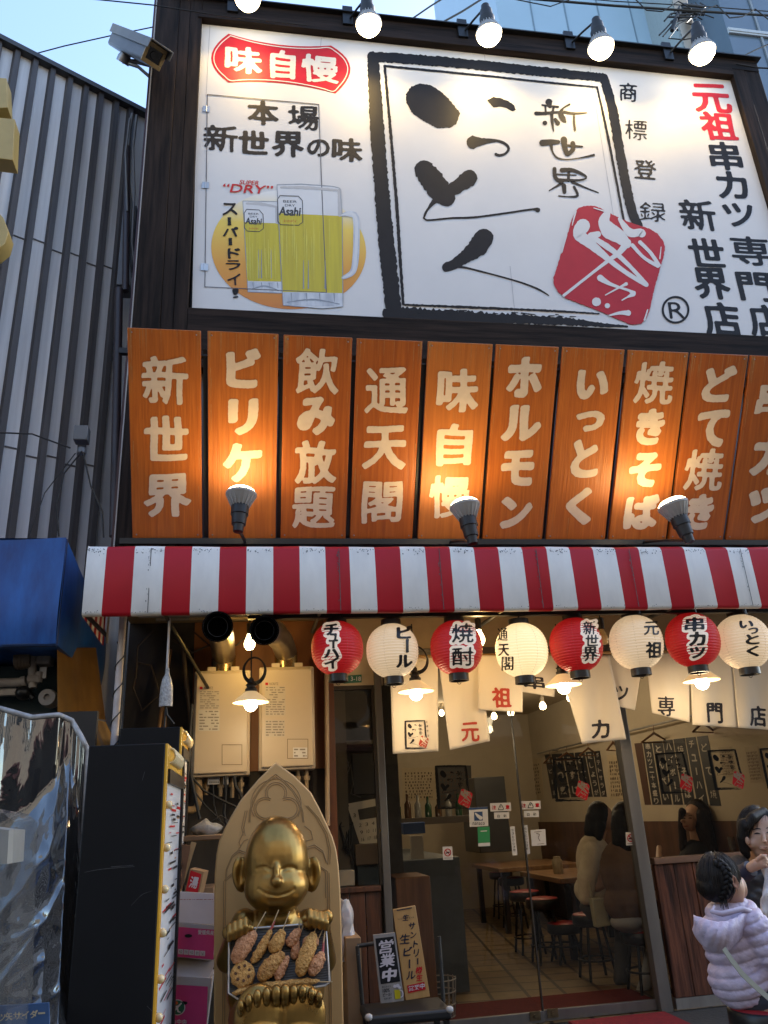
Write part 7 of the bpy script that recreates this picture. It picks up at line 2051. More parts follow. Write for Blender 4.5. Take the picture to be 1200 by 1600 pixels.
# ================================================================== inside the restaurant
IW = XI1 - 0.02
WS = plane_x(XI1 - 0.004)
strip_black = pm('menu_strip_black', (0.018, 0.018, 0.022), 0.55)
strip_brown = pm('menu_strip_brown', (0.075, 0.032, 0.018), 0.6)
chalk = pm('menu_strip_lettering', (0.46, 0.42, 0.36), 0.7)
ink_brown = pm('menu_print', (0.10, 0.06, 0.04), 0.7)
def zz8(p): return (980 + p[0] / 5.4545, 1140 + p[1] / 5.4545)
sq = [([(60, 118), (125, 112), (202, 640), (150, 640)], strip_brown, '', 'brown menu strip beside the steel window post'),
      ([(135, 115), (205, 105), (290, 640), (215, 640)], strip_black, '串カツ二十本盛り', 'black menu strip with the longest column of small characters, next to the post'),
      ([(215, 100), (298, 95), (380, 640), (300, 640)], strip_black, 'とんぺい', 'black menu strip behind the left edge of the glass brush mark'),
      ([(303, 92), (385, 85), (475, 640), (395, 640)], strip_black, 'ハイボール', 'black menu strip with five katakana behind the middle of the glass brush mark'),
      ([(393, 82), (488, 72), (578, 640), (488, 640)], strip_black, '焼そば', 'black menu strip behind the red seal on the window glass'),
      ([(496, 70), (580, 62), (690, 645), (598, 645)], strip_black, 'チューハイ', 'second black menu strip from the right end of the strip row'),
      ([(592, 60), (685, 50), (800, 650), (708, 648)], strip_black, 'どて焼', 'rightmost black menu strip with three big characters, beside the paper poster')]
def strip(q, m, txt, lab):
    c = [WS(*p) for p in q]
    mb = MB(); mb.prism([c[3], c[2], c[1], c[0]], (0.003, 0, 0)) 
    o = solo('menu_strip', mb, m, lab, 'menu strip', 'vertical menu strips on the dining room wall')
    if txt:
        mb = MB(); n = len(txt); w = math.hypot(q[1][0] - q[0][0], q[1][1] - q[0][1])
        for k, ch in enumerate(txt):
            v = (k + 0.5) / n
            a = (q[0][0] + (q[3][0] - q[0][0]) * v, q[0][1] + (q[3][1] - q[0][1]) * v); b_ = (q[1][0] + (q[2][0] - q[1][0]) * v, q[1][1] + (q[2][1] - q[1][1]) * v)
            h = min(w * 0.75, (q[3][1] - q[0][1]) / n * 0.8); ww = w * 0.55
            r9 = ch == 'ー'
            put_glyph(mb, ch, (a[0] + b_[0]) / 2, (a[1] + b_[1]) / 2, ww * (0.25 if r9 else 1), h, WS, 0.004, bold=0.03, sx=0.16, rot90=r9)
        mesh_obj('lettering', mb, chalk, o)
for q, m, t, lab in sq: strip([zz8(p) for p in q], m, t, lab)
def zz7(p): return (720 + p[0] / 5.0, 1180 + p[1] / 5.0)
for q, t, lab in (([(655, 0), (700, -8), (760, 335), (715, 340)], '生ビール', 'dark menu strip at the left end of the row seen through the door'), ([(708, -8), (790, -14), (850, 330), (772, 335)], 'もつ煮', 'dark menu strip behind the left side of the door brush mark'),
                  ([(798, -14), (880, -20), (945, 328), (862, 330)], '牛すじ', 'dark menu strip behind the middle of the door brush mark'), ([(888, -20), (965, -26), (1030, 325), (955, 328)], 'どて煮', 'dark menu strip behind the red seal on the door glass'),
                  ([(972, -26), (1030, -30), (1090, 325), (1040, 325)], '紅しょうが', 'narrow dark menu strip right of the door seal'), ([(1036, -30), (1085, -34), (1140, 325), (1098, 325)], 'ポテトサラダ', 'rightmost dark menu strip in front of the cream paper by the post'),
                  ([(290, 60), (330, 56), (360, 345), (325, 348)], '枝豆', 'distant dark menu strip left of the cream menu paper'), ([(345, 54), (390, 50), (415, 345), (375, 346)], 'たこわさ', 'distant dark menu strip next to the door meeting line')):
    strip([zz7(p) for p in q], strip_black, t, lab)
def wall_paper(q, lab, seed, m, name='menu_paper', surf=WS, nrm=(0.003, 0, 0)):
    c = [surf(*p) for p in q]
    mb = MB(); mb.prism([c[3], c[2], c[1], c[0]], nrm); o = solo(name, mb, m, lab, 'poster')
    rg = random.Random(seed); mb = MB()
    W_, H_ = q[1][0] - q[0][0], q[3][1] - q[0][1]
    for r in range(9):
        x = 0.08
        while x < 0.88:
            w = rg.uniform(0.02, 0.05); y = 0.14 + r * 0.09; h = rg.uniform(0.03, 0.07)
            X = lambda u, v: (q[0][0] + (q[1][0] - q[0][0]) * u + (q[3][0] - q[0][0]) * v, q[0][1] + (q[1][1] - q[0][1]) * u + (q[3][1] - q[0][1]) * v)
            mb.poly([surf(*X(x, y), 0.005), surf(*X(x, y + h), 0.005), surf(*X(x + w, y + h), 0.005), surf(*X(x + w, y), 0.005)]); x += w + rg.uniform(0.03, 0.08)
    mesh_obj('print', mb, ink_brown, o)
pp_ = pm('cream_menu_paper', (0.50, 0.41, 0.27), 0.7)
wall_paper([zz7(p) for p in ((470, 42), (625, 20), (650, 340), (485, 345))], 'cream menu paper hung left of the dark strips', 2, pp_)
wall_paper([zz7(p) for p in ((1142, 0), (1320, -10), (1350, 340), (1165, 350))], 'cream menu paper partly behind the steel window post', 3, pp_)
wall_paper([zz8(p) for p in ((775, 150), (885, 145), (925, 400), (815, 410))], 'illustrated poster behind the second brush mark of the window', 4, pm('beige_poster', (0.46, 0.38, 0.27), 0.7))
wall_paper([zz8(p) for p in ((1000, 150), (1110, 140), (1165, 450), (1050, 455))], 'plain beige notice at the right end of the wall', 5, pm('beige_poster', (0.46, 0.38, 0.27), 0.7))
BWS = plane_y(YI1 - 0.004)
wall_paper([(628, 1200), (680, 1199), (682, 1250), (630, 1252)], 'wide cream menu paper on the far back wall', 6, pp_, surf=BWS, nrm=(0, 0.003, 0))
wall_paper([(682, 1196), (736, 1196), (738, 1262), (686, 1264)], 'dark framed board on the far back wall behind the left brush mark', 7, pm('dark_board', (0.06, 0.055, 0.05), 0.6), name='wall_board', surf=BWS, nrm=(0, 0.003, 0))
# coat hangers on a rail
zr_ = WS(1045, 1148).z
mb = MB(); hx = XI1 - 0.12; mb.tube([(hx, 6.8, zr_ + 0.12), (hx, 12.6, zr_ + 0.12)], 0.012, 8)
for y in (7.2, 9.5, 12): mb.tube([(hx, y, zr_ + 0.12), (XI1, y, zr_ + 0.12)], 0.01, 6)
solo('hanger_rail', mb, dull_steel, 'steel rail with wooden hangers along the dining room wall', 'rail', smooth=60)
hm = pm('hanger_wood', (0.16, 0.07, 0.03), 0.45)
hl = ['wooden hanger nearest the window, swung open', 'wooden hanger second from the window side', 'wooden hanger above the black menu strips', 'wooden hanger left of the steel post', 'wooden hanger behind the split curtain end', 'far wooden hanger right of the door meeting line', 'farthest wooden hanger at the left end of the rail']
for k, y in enumerate((7.05, 7.55, 8.6, 9.7, 10.5, 11.3, 12.0)):
    a = 0.7 - 0.2 * (k % 3)
    d = Vector((-math.cos(a), -math.sin(a), 0)) * 0.21
    c = Vector((hx - 0.02, y, zr_ + 0.03))
    mb = MB(); mb.tube([c - d + Vector((0, 0, -0.10)), c, c + d + Vector((0, 0, -0.10))], [0.010, 0.016, 0.010], 8); mb.tube([c - d + Vector((0, 0, -0.10)), c + d + Vector((0, 0, -0.10))], 0.007, 6)
    mb.tube([c, c + Vector((0, 0, 0.05)), c + Vector((0.012, 0, 0.085)), c + Vector((0.02, 0, 0.10)), c + Vector((0.03, 0, 0.085))], 0.004, 5)
    solo('coat_hanger', mb, hm, hl[k], 'coat hanger', 'wooden coat hangers on the rail', smooth=60)
# ceiling bulbs
for (px, py), Y, lab in (((848, 1103), 9.0, 'small ceiling bulb right of the door meeting line'), ((798, 1113), 9.6, 'small ceiling bulb below the short curtain cloth'), ((772, 1119), 10.5, 'small ceiling bulb left of the door meeting line'), ((891, 1090), 8.4, 'small ceiling bulb beside the pendant under the middle lantern'), ((690, 1114), 11.5, 'small ceiling bulb beside the red lettered cloth'), ((607, 1155), 7.5, 'small bulb glimmering by the door jamb')):
    p = at(px, py, Y)
    root = thing('ceiling_bulb', lab, 'ceiling light', p, 'small ceiling bulbs inside')
    mb = MB(); mb.lathe([(0, -0.045), (0.03, -0.035), (0.042, -0.005), (0.03, 0.03), (0.016, 0.05)], p, (0, 0, 1), 14); mesh_obj('bulb', mb, glow_soft, root, smooth=179)
    mb = MB(); mb.tube([p + Vector((0, 0, 0.05)), (p.x, p.y, ZC)], 0.012, 8); mb.lathe([(0.02, 0.04), (0.025, 0.10), (0.01, 0.11)], p, (0, 0, 1), 10); mesh_obj('stem', mb, pm('lamp_stem_white', (0.5, 0.46, 0.4), 0.5), root)
    lamp('lamp_light', 'POINT', p - Vector((0, 0, 0.11)), 2.7, (1.0, 0.80, 0.55), root, radius=0.05)
# tables
tw = pm('table_wood', (0.30, 0.17, 0.08), 0.35, col2=(0.18, 0.09, 0.04), scale=5, stretch=(3, 0.3, 3), detail=8)
def table(x0, x1, y0, y1, z, lab):
    root = thing('dining_table', lab, 'table', ((x0 + x1) / 2, (y0 + y1) / 2, 0), 'wooden dining tables')
    mb = MB(); mb.box(x0, x1, y0, y1, z - 0.05, z); mesh_obj('table_top', mb, tw, root, bevel=0.006)
    for x in (x0 + 0.08, x1 - 0.08):
        for y in (y0 + 0.08, y1 - 0.08):
            mb = MB(); mb.box(x - 0.03, x + 0.03, y - 0.03, y + 0.03, 0.006, z - 0.051); mesh_obj('leg', mb, black_metal, root)
table(3.05, 4.1, 8.3, 9.6, 0.74, 'wooden table beyond the seated woman in the beige top')
table(3.0, 4.1, 10.3, 11.6, 0.74, 'farther wooden table near the back of the room')
table(3.55, 4.56, 6.55, 7.9, 0.76, 'wooden table by the window in front of the seated diners')
mb = MB(); mb.box(4.12, XI1 - 0.032, 6.4, 12.5, 0.006, 0.46); solo('wall_bench', mb, pm('bench_brown', (0.07, 0.03, 0.018), 0.5), 'long brown bench along the dining room wall', 'bench', bevel=0.02)
for (px, py, Y), lab in (((903, 1300, 8.6), 'sauce jar on the table beside the beige top woman'), ((868, 1325, 8.9), 'small caddy on the farther table corner')):
    b = Vector((at(px, py, Y).x, Y, 0.74)); mb = MB(); mb.lathe([(0.05, 0.0), (0.055, 0.02), (0.055, 0.13), (0.04, 0.15), (0.04, 0.17), (0.0, 0.175)], b, (0, 0, 1), 16)
    solo('condiment_pot', mb, pm('jar_pale', (0.36, 0.30, 0.2), 0.3), lab, 'pot', smooth=40)
# stools
red_seat = pm('red_seat_vinyl', (0.30, 0.018, 0.022), 0.4)
def stool(x, y, z, lab, r=0.165, grp='round stools with red tops'):
    root = thing('stool', lab, 'stool', (x, y, 0), grp)
    mb = MB(); mb.lathe([(0.0, z + 0.004), (r * 0.6, z + 0.003), (r * 0.93, z - 0.006), (r * 0.96, z - 0.014)], (x, y, 0), (0, 0, 1), 32); mesh_obj('seat_top', mb, red_seat, root, smooth=60)
    mb = MB(); mb.lathe([(r * 0.95, z - 0.010), (r, z - 0.02), (r * 1.0, z - 0.085), (r * 0.9, z - 0.10), (0, z - 0.10)], (x, y, 0), (0, 0, 1), 32); mesh_obj('seat_side', mb, pm('black_seat_vinyl', (0.010, 0.010, 0.011), 0.4), root, smooth=50)
    for k in range(4):
        a = math.pi / 4 + k * math.pi / 2
        mb = MB(); mb.tube([(x + r * 0.6 * math.cos(a), y + r * 0.6 * math.sin(a), z - 0.10), (x + r * 1.05 * math.cos(a), y + r * 1.05 * math.sin(a), 0.006)], 0.013, 8); mesh_obj('leg', mb, black_metal, root, smooth=60)
    mb = MB(); rr = r * 0.92
    mb.tube([(x + rr * math.cos(t), y + rr * math.sin(t), 0.16) for t in [i * math.pi / 12 for i in range(25)]], 0.009, 6); mesh_obj('foot_ring', mb, black_metal, root, smooth=60)
for (px, py), z, lab in (((819, 1391), 0.60, 'red topped stool left of the door meeting line'), ((846, 1402), 0.58, 'red topped stool just right of the door meeting line'), ((782, 1361), 0.60, 'dim red stool farther back, leftmost of the dim pair'), ((798, 1370), 0.60, 'dim red stool farther back, right one of the dim pair'),
                         ((735, 1352), 0.56, 'far stool standing alone below the counter end'), ((922, 1426), 0.52, 'stool under the woman in the beige top'), ((1000, 1452), 0.45, 'stool under the woman in the brown jacket'), ((880, 1440), 0.36, 'low dark stool in front of the meeting line, pushed under the table')):
    p = atz(px, py, z); stool(p.x, p.y, z, lab)
# counter on the left and what stands there
px_box('service_counter', 604, 1346, 742, 1640, 7.4, 2.6, pm('counter_blue_grey', (0.10, 0.12, 0.14), 0.5, var=0.2), 'blue grey service counter on the left inside the door', 'counter', 0.01)
px_box('wood_cabinet', 618, 1372, 690, 1640, 6.42, 0.5, pm('cabinet_brown', (0.22, 0.10, 0.05), 0.5, col2=(0.12, 0.05, 0.025), scale=6, stretch=(3, 3, 0.2)), 'brown wooden cabinet just inside the left door pane', 'cabinet', 0.008)
px_box('blue_box', 630, 1286, 665, 1302, 7.5, 0.2, pm('blue_box', (0.03, 0.07, 0.20), 0.5), 'blue box of white wrapped chopsticks on the counter', 'box')
px_box('menu_stand', 641, 1306, 663, 1344, 7.45, 0.04, pm('menu_stand_cream', (0.5, 0.46, 0.38), 0.6), 'blank cream menu stand on the counter', 'menu stand', 0.003)
px_box('kitchen_shelf', 612, 1280, 740, 1284, 9.5, 0.3, pm('kitchen_shelf', (0.10, 0.08, 0.06), 0.5), 'dark kitchen shelf behind the counter', 'shelf', 0.004)
px_box('kitchen_fridge', 740, 1215, 800, 1330, 11.4, 0.8, pm('dark_fridge', (0.05, 0.052, 0.055), 0.3), 'dark bottle cooler at the back of the room', 'fridge', 0.01)
rg = random.Random(21)
for k in range(7):
    x = 622 + k * 16; b = at(x, 1280, 9.55); mb = MB(); h = rg.uniform(0.2, 0.3)
    mb.lathe([(0.04, 0), (0.04, h * 0.6), (0.015, h * 0.75), (0.015, h), (0.0, h)], b, (0, 0, 1), 12)
    solo('bottle', mb, pm('bottle_%s' % ['green', 'brown', 'clear'][k % 3], [(0.02, 0.07, 0.03), (0.09, 0.04, 0.015), (0.3, 0.3, 0.28)][k % 3], 0.15), 'bottle on the dark kitchen shelf behind the counter', 'bottle', 'bottles on the kitchen shelf', smooth=40)
# things behind the narrow window
px_box('monitor_back', 549, 1176, 598, 1241, 6.55, 0.06, pm('monitor_black', (0.06, 0.062, 0.068), 0.4), 'dark back of a monitor behind the narrow window', 'monitor', 0.01)
px_box('terminal', 555, 1320, 596, 1350, 6.35, 0.12, pm('terminal_brown', (0.14, 0.10, 0.07), 0.45), 'dark brown payment terminal on the sill behind the narrow window', 'terminal', 0.006)
px_box('white_tub', 526, 1361, 555, 1384, 6.30, 0.12, pm('tub_white', (0.75, 0.72, 0.68), 0.5), 'low white tub on the sill inside the narrow window', 'tub', 0.008)
px_box('equipment_case', 558, 1350, 600, 1384, 6.38, 0.2, pm('case_blue_black', (0.03, 0.045, 0.06), 0.5), 'blue black case under the payment terminal', 'case', 0.006)
CSF = plane_y(6.50)
q = [CSF(*p) for p in ((542, 1256), (597, 1246), (604, 1320), (562, 1318))]
mb = MB(); mb.prism([q[3], q[2], q[1], q[0]], (0, 0.006, 0)); cal = solo('calendar', mb, pm('calendar_white', (0.80, 0.76, 0.68), 0.6), 'paper calendar hanging askew behind the narrow window', 'calendar')
mb = MB()
for i, row in enumerate((('2', '3', '4', '5'), ('9', '10', '11', '12'), ('16', '17', '18', '19'))):
    for j, t in enumerate(row): put_line(mb, t, 563 + j * 10 + i * 2.0, 1289.5 + i * 11 - j * 1.6, 4.5, 5.5, CSF, 0.003, bold=0.01, sy=-0.15)
put_line(mb, '3', 554, 1274, 4, 6, CSF, 0.003, bold=0.02)
mb.poly([CSF(*p, 0.003) for p in ((559, 1265), (594, 1258), (596, 1276), (562, 1281))][::-1]); mesh_obj('print', mb, pm('calendar_print', (0.08, 0.075, 0.07), 0.6), cal)
for k, pp in enumerate(([(545, 1190), (538, 1215), (543, 1245), (535, 1280)], [(540, 1180), (546, 1200), (534, 1230), (545, 1260)], [(548, 1195), (552, 1225), (548, 1240), (564, 1246)])):
    mb = MB(); mb.tube([at(x, y, 6.45) for x, y in pp], 0.004, 5); solo('white_lead', mb, grey_cable, ['thin pale lead hanging left of the monitor', 'second pale lead crossing it behind the narrow window', 'pale lead curling under the monitor'][k], 'cable', smooth=60)
mb = MB(); rg = random.Random(2)
for k in range(7): mb.tube([at(527 + rg.uniform(0, 26), 1268 + rg.uniform(0, 20), 6.42), at(530 + rg.uniform(0, 25), 1300 + rg.uniform(-10, 20), 6.40), at(530 + rg.uniform(0, 25), 1335 + rg.uniform(-10, 20), 6.38)], 0.008, 6)
solo('cable_tangle', mb, black_rubber, 'tangle of black cables in the corner of the narrow window', 'cables', smooth=60)
mb = MB(); p = at(568, 1143, 6.5); q2 = at(598, 1143, 6.5); mb.tube([at(523, 1105.5, 8.5), at(540, 1105.5, 8.5)], 0.012, 8); mb.tube([at(565, 1105.5, 8.5), at(590, 1105.5, 8.5)], 0.012, 8)
solo('reflection_tubes', mb, emit_mat('cold_tube', (0.85, 0.93, 1.0), 3.0), 'pair of glowing white tubes behind the narrow window, standing in for a reflection', 'tube light', smooth=60)  # emitting tubes added to stand for fluorescents reflected in the pane
mb = MB(); mb.box(at(535, 1160, 6.6).x, at(600, 1160, 6.6).x, 6.6, 6.9, at(560, 1163, 6.6).z, at(560, 1157, 6.6).z); solo('upper_shelf', mb, pm('pale_shelf', (0.30, 0.27, 0.22), 0.5), 'pale shelf above the monitor behind the narrow window', 'shelf', bevel=0.003)
mb = MB(); mb.box(XI0, XI0 + 0.5, 6.95, 7.0, 0.0, 2.9); solo('kitchen_partition', mb, pm('kitchen_partition', (0.09, 0.085, 0.08), 0.6, var=0.3), 'dark partition behind the narrow window', 'partition')
mb = MB(); mb.box(at(600, 1560, 6.75).x, at(1000, 1560, 6.75).x, 6.27, 6.95, 0.0065, 0.014); solo('entrance_carpet', mb, pm('shaded_red_carpet', (0.13, 0.012, 0.014), 0.95, var=0.3, scale=40), 'red carpet just inside the sliding door, shadow put into its dark colour', 'carpet')  # indoor shadow is put into the darker red
mb = MB(); b = at(686, 1530, 6.6); b.z = 0.01
for z in (0.02, 0.10, 0.18, 0.26): mb.tube([(b.x + 0.10 * (1 + z) * math.cos(t), b.y + 0.10 * (1 + z) * math.sin(t), z) for t in [i * math.pi / 10 for i in range(21)]], 0.005, 5)
for k in range(16): mb.tube([(b.x + 0.10 * math.cos(k * math.pi / 8), b.y + 0.10 * math.sin(k * math.pi / 8), 0.02), (b.x + 0.127 * math.cos(k * math.pi / 8), b.y + 0.127 * math.sin(k * math.pi / 8), 0.27)], 0.004, 5)
solo('wire_bin', mb, pm('pale_wire', (0.42, 0.38, 0.33), 0.5), 'pale wire bin standing behind the brown cabinet', 'bin', smooth=60)

# ================================================================== marks and stickers on the glass
GSF = plane_y(YG - 0.024); GSW = plane_y(YG - 0.004); GSR = plane_y(YG + 0.006)
dec_ink = pm('glass_print_black', (0.006, 0.006, 0.006), 0.7, spec=0.1)
dec_red = pm('glass_print_red', (0.42, 0.012, 0.018), 0.6, spec=0.15)
dec_cut = pm('glass_print_cut', (0.22, 0.17, 0.12), 0.5)
for q, sf, lab in (([(680, 1197), (728, 1196), (733, 1262), (685, 1264)], GSF, 'black brush mark with red seal printed on the left door pane'), ([(864, 1186), (909, 1184.5), (917, 1250), (869, 1252)], GSR, 'black brush mark with red seal printed on the right door pane'),
                   ([(1024, 1178), (1067, 1175), (1080, 1237), (1035, 1240)], GSW, 'black brush mark on the window pane over the menu strips'), ([(1106, 1173), (1149, 1171), (1161, 1232), (1118, 1234)], GSW, 'black brush mark on the window pane over the paper poster'), ([(1187, 1170), (1230, 1168), (1243, 1230), (1200, 1232)], GSW, 'brush mark on the window pane cut by the right picture edge')):
    root = thing('glass_print', lab, 'decal', sf(*q[3]), 'brush marks printed on the shop glass')
    small_logo(q, sf, root, dec_ink, dec_red, dec_cut, side=False, k=0.002)
stw = pm('sticker_white', (0.58, 0.56, 0.53), 0.45)
def sticker(q, sf, lab, m=stw, name='sticker'):
    c = [sf(*p) for p in q]
    mb = MB(); mb.prism([c[3], c[2], c[1], c[0]], (0, 0.001, 0))
    return solo(name, mb, m, lab, 'sticker')
def glyphs(par, items, sf, m, k=0.0015, bold=0.02):
    mb = MB()
    for it in items:
        ch, x, y, w, h = it[:5]
        put_glyph(mb, ch, x, y, w, h, sf, k, bold=bold, brush=0, rot90=len(it) > 5)
    return mesh_obj('lettering', mb, m, par)
for x0, y0, sf, lab in ((765.6, 1254, GSF, 'white warning sticker with red characters on the left door pane'), (812, 1251, GSF if False else GSR, 'white warning sticker with red characters on the right door pane')):
    s = sticker([(x0, y0 + 1), (x0 + 32.5, y0), (x0 + 33, y0 + 13), (x0 + 0.8, y0 + 14)], sf, lab)
    glyphs(s, [('注', x0 + 6.5, y0 + 7.6, 6.5, 6.5), ('意', x0 + 27.5, y0 + 7, 6.5, 6.5)], sf, dec_red, bold=0.04)
    mb = MB(); stroke(mb, [(x0 + 13, y0 + 11, 1), (x0 + 17, y0 + 3, 1), (x0 + 21, y0 + 10.6, 1), (x0 + 13, y0 + 11, 1)], sf, 0.0015, rough=0.02, step=1.0); stroke(mb, [(x0 + 17, y0 + 5.5, 1), (x0 + 17, y0 + 8, 0.8)], sf, 0.0015); mesh_obj('warning_mark', mb, dec_ink, s)
for x0, y0, sf, lab in ((772, 1269, GSF, 'small pale sliding door sticker on the left pane'), (818.4, 1266.5, GSR, 'small pale sliding door sticker on the right pane')):
    s = sticker([(x0, y0 + 5), (x0 + 3, y0 + 1), (x0 + 21, y0), (x0 + 24, y0 + 4.5), (x0 + 22, y0 + 9.5), (x0 + 2, y0 + 10.5)][::1], sf, lab) if False else sticker([(x0, y0 + 0.5), (x0 + 23.5, y0), (x0 + 23.8, y0 + 10), (x0 + 0.5, y0 + 10.5)], sf, lab)
    glyphs(s, [('自', x0 + 7, y0 + 6, 4, 4.6), ('動', x0 + 17, y0 + 5.6, 4.6, 4.6)], sf, dec_ink)
s = sticker([(732.5, 1262), (762, 1260.5), (763, 1290.5), (734, 1292)], GSF, 'square white card sticker with a navy picture and a blue top edge')
mb = MB(); mb.poly([GSF(*p, 0.0015) for p in ((732.6, 1265.5), (762.1, 1264), (762, 1260.7), (732.5, 1262.2))]); mb.poly([GSF(*p, 0.0015) for p in ((741, 1282.5), (754.5, 1282), (754, 1268), (740.5, 1268.8))]); n_ = mesh_obj('navy_print', mb, pm('navy_print', (0.015, 0.05, 0.14), 0.45), s)
mb = MB(); stroke(mb, [(743, 1271, 2), (747, 1275, 4.5), (751, 1278, 6)], GSF, 0.003); mesh_obj('white_blot', mb, stw, n_)
glyphs(s, [('nanaco', 748, 1287, 19, 4.2)], GSF, dec_ink, bold=0.01)
s = sticker([(746, 1292.5), (765, 1291.5), (766, 1322), (747.5, 1323)], GSF, 'green payment sticker with white corners below the card sticker', pm('sticker_green', (0.02, 0.22, 0.07), 0.45))
mb = MB(); mb.poly([GSF(*p, 0.0015) for p in ((747.4, 1322.6), (765.8, 1321.7), (765.5, 1316.5), (747.2, 1317.5))]); mb.poly([GSF(*p, 0.0015) for p in ((751, 1299.5), (761, 1299), (761, 1297.5), (751, 1298))]); mesh_obj('white_print', mb, stw, s)
for x0, y0, sf, lab in ((797, 1291, GSF, 'narrow vertical white label on the left door edge'), (817, 1289, GSR, 'narrow vertical white label on the right door edge')):
    s = sticker([(x0, y0 + 0.5), (x0 + 7, y0), (x0 + 11.5, y0 + 45), (x0 + 4, y0 + 46)], sf, lab)
    glyphs(s, [(ch, x0 + 4 + k * 0.45, y0 + 6 + k * 5.2, 3.6, 3.8) for k, ch in enumerate('引きとびら注意')], sf, dec_ink, bold=0.01)
s = sticker([(829, 1297), (852, 1295.5), (853.5, 1320.5), (831, 1322)], GSR, 'square white sticker with a faint drawing beside the right door label')
mb = MB(); stroke(mb, [(838, 1302, .8), (843, 1304, 1), (841, 1309, .8), (844, 1314, .8)], GSR, 0.0015); stroke(mb, [(835, 1300, .7), (846, 1299, .7)], GSR, 0.0015); stroke(mb, [(840, 1319, .7), (850, 1318, .7)], GSR, 0.0015); mesh_obj('line_drawing', mb, ink_brown, s)
for x0, y0, sf, lab in ((691.5, 1322.5, GSF, 'no smoking sticker low on the left door pane'), (977.5, 1300, GSR, 'no smoking sticker beside the steel window post')):
    s = sticker([(x0, y0 + 0.5), (x0 + 15, y0), (x0 + 16.3, y0 + 20.5), (x0 + 1, y0 + 21)], sf, lab)
    mb = MB(); c = (x0 + 8, y0 + 9.5); stroke(mb, [(c[0] + 4.8 * math.cos(t), c[1] + 5.4 * math.sin(t), 1.5) for t in [i * math.pi / 10 for i in range(21)]], sf, 0.0015, rough=0.02, step=1.0); stroke(mb, [(c[0] - 3.2, c[1] - 3.6, 1.4), (c[0] + 3.2, c[1] + 3.6, 1.4)], sf, 0.0015); mesh_obj('prohibition_ring', mb, dec_red, s)
    mb = MB(); stroke(mb, [(c[0] - 2.6, c[1] + 1, 1.6), (c[0] + 2.4, c[1] - 0.6, 1.6)], sf, 0.0028); stroke(mb, [(x0 + 3, y0 + 18.3, .7), (x0 + 14, y0 + 18, .7)], sf, 0.0015); mesh_obj('cigarette_print', mb, dec_ink, s)
# ================================================================== people
skin = pm('skin', (0.50, 0.29, 0.19), 0.5, var=0.08, scale=8, sub=0.15)
skin_in = pm('skin_indoor', (0.48, 0.28, 0.18), 0.5, var=0.08, scale=8)
hair = pm('black_hair', (0.010, 0.008, 0.007), 0.5, spec=0.25, col2=(0.004, 0.003, 0.003), scale=30, stretch=(4, 4, 0.3), bump=0.4, detail=6)
hair_b = pm('dark_brown_hair', (0.026, 0.014, 0.010), 0.5, spec=0.25, col2=(0.009, 0.006, 0.005), scale=30, stretch=(4, 4, 0.3), bump=0.4)
def ell_surf(c, r, rot=None):
    inv = (rot or Matrix.Identity(3)).inverted()
    def f(px, py, k=0.0):
        D = inv @ ray(px, py); E_ = inv @ (EYE - c)
        s = [1.0 / (x + k) for x in r]
        D = Vector((D.x * s[0], D.y * s[1], D.z * s[2])); E_ = Vector((E_.x * s[0], E_.y * s[1], E_.z * s[2]))
        A_ = D.dot(D); B_ = 2 * D.dot(E_); q = B_ * B_ - 4 * A_ * (E_.dot(E_) - 1)
        t = (-B_ - math.sqrt(max(q, 0))) / (2 * A_)
        return EYE + ray(px, py) * t
    return f
def quilt(bd, fn):
    me = bpy.data.meshes.new('q'); me.from_pydata([tuple(p) for p in bd.v], [], bd.f); me.update()
    ns = [Vector(v.normal) for v in me.vertices]
    for i, v in enumerate(bd.v): bd.v[i] = v + ns[i] * fn(v)
    bpy.data.meshes.remove(me)
    return bd

def strands(c, r, a, b, n, seed, spread=0.5, rad=0.0011, lift=0.002):
    """loose hairs lying over a head: from around direction a to around direction b"""
    rg = random.Random(seed); mb = MB()
    a, b = Vector(a).normalized(), Vector(b).normalized()
    for k in range(n):
        j = Vector((rg.uniform(-1, 1), rg.uniform(-1, 1), rg.uniform(-1, 1))) * spread
        p, q = (a + j * 0.55).normalized(), (b + j).normalized()
        w = rg.uniform(0.0, 1.0) ** 3 * 0.008 + lift
        pts = []
        for i in range(9):
            t = i / 8; d = p.lerp(q, t).normalized()
            pts.append(c + Vector((d.x * (r[0] + w), d.y * (r[1] + w), d.z * (r[2] + w))) + j * (0.004 * math.sin(t * 6 + k)))
        mb.tube(pts, [rad] * 8 + [rad * 0.3], 4)
    return mb
# ---- woman in a dark quilted jacket, reaching forward with a white paper bag
Yw = 4.5
m_ = mpp(1186, 1310, Yw)
hc = at(1187, 1301, Yw)
root = thing('person', 'woman with short black hair in a dark quilted jacket holding up a white paper bag', 'person', Vector((hc.x, Yw, 0)))
mb = MB()
tilt = Matrix.Rotation(math.radians(-6), 3, 'Y')
mb.sph(hc, (25 * m_, 28 * m_, 33 * m_), 24, 18)
fcz = at(1190, 1312, Yw - 0.035)
mb.sph(fcz, (21 * m_, 22 * m_, 27 * m_), 24, 18)
mb.sph(at(1192, 1333, Yw - 0.05), (10 * m_, 10 * m_, 7 * m_), 14, 10)
mb.sph(at(1177, 1318, Yw - 0.055), (9 * m_, 8 * m_, 8 * m_), 12, 8); mb.sph(at(1202, 1317, Yw - 0.06), (8 * m_, 8 * m_, 8 * m_), 12, 8)
mb.sph(at(1194.5, 1314.5, Yw - 0.132), (3.6 * m_, 4.5 * m_, 3.2 * m_), 12, 8); limb(mb, [(at(1192.5, 1303, Yw - 0.108), 2.6 * m_), (at(1194, 1313, Yw - 0.128), 3.0 * m_)])
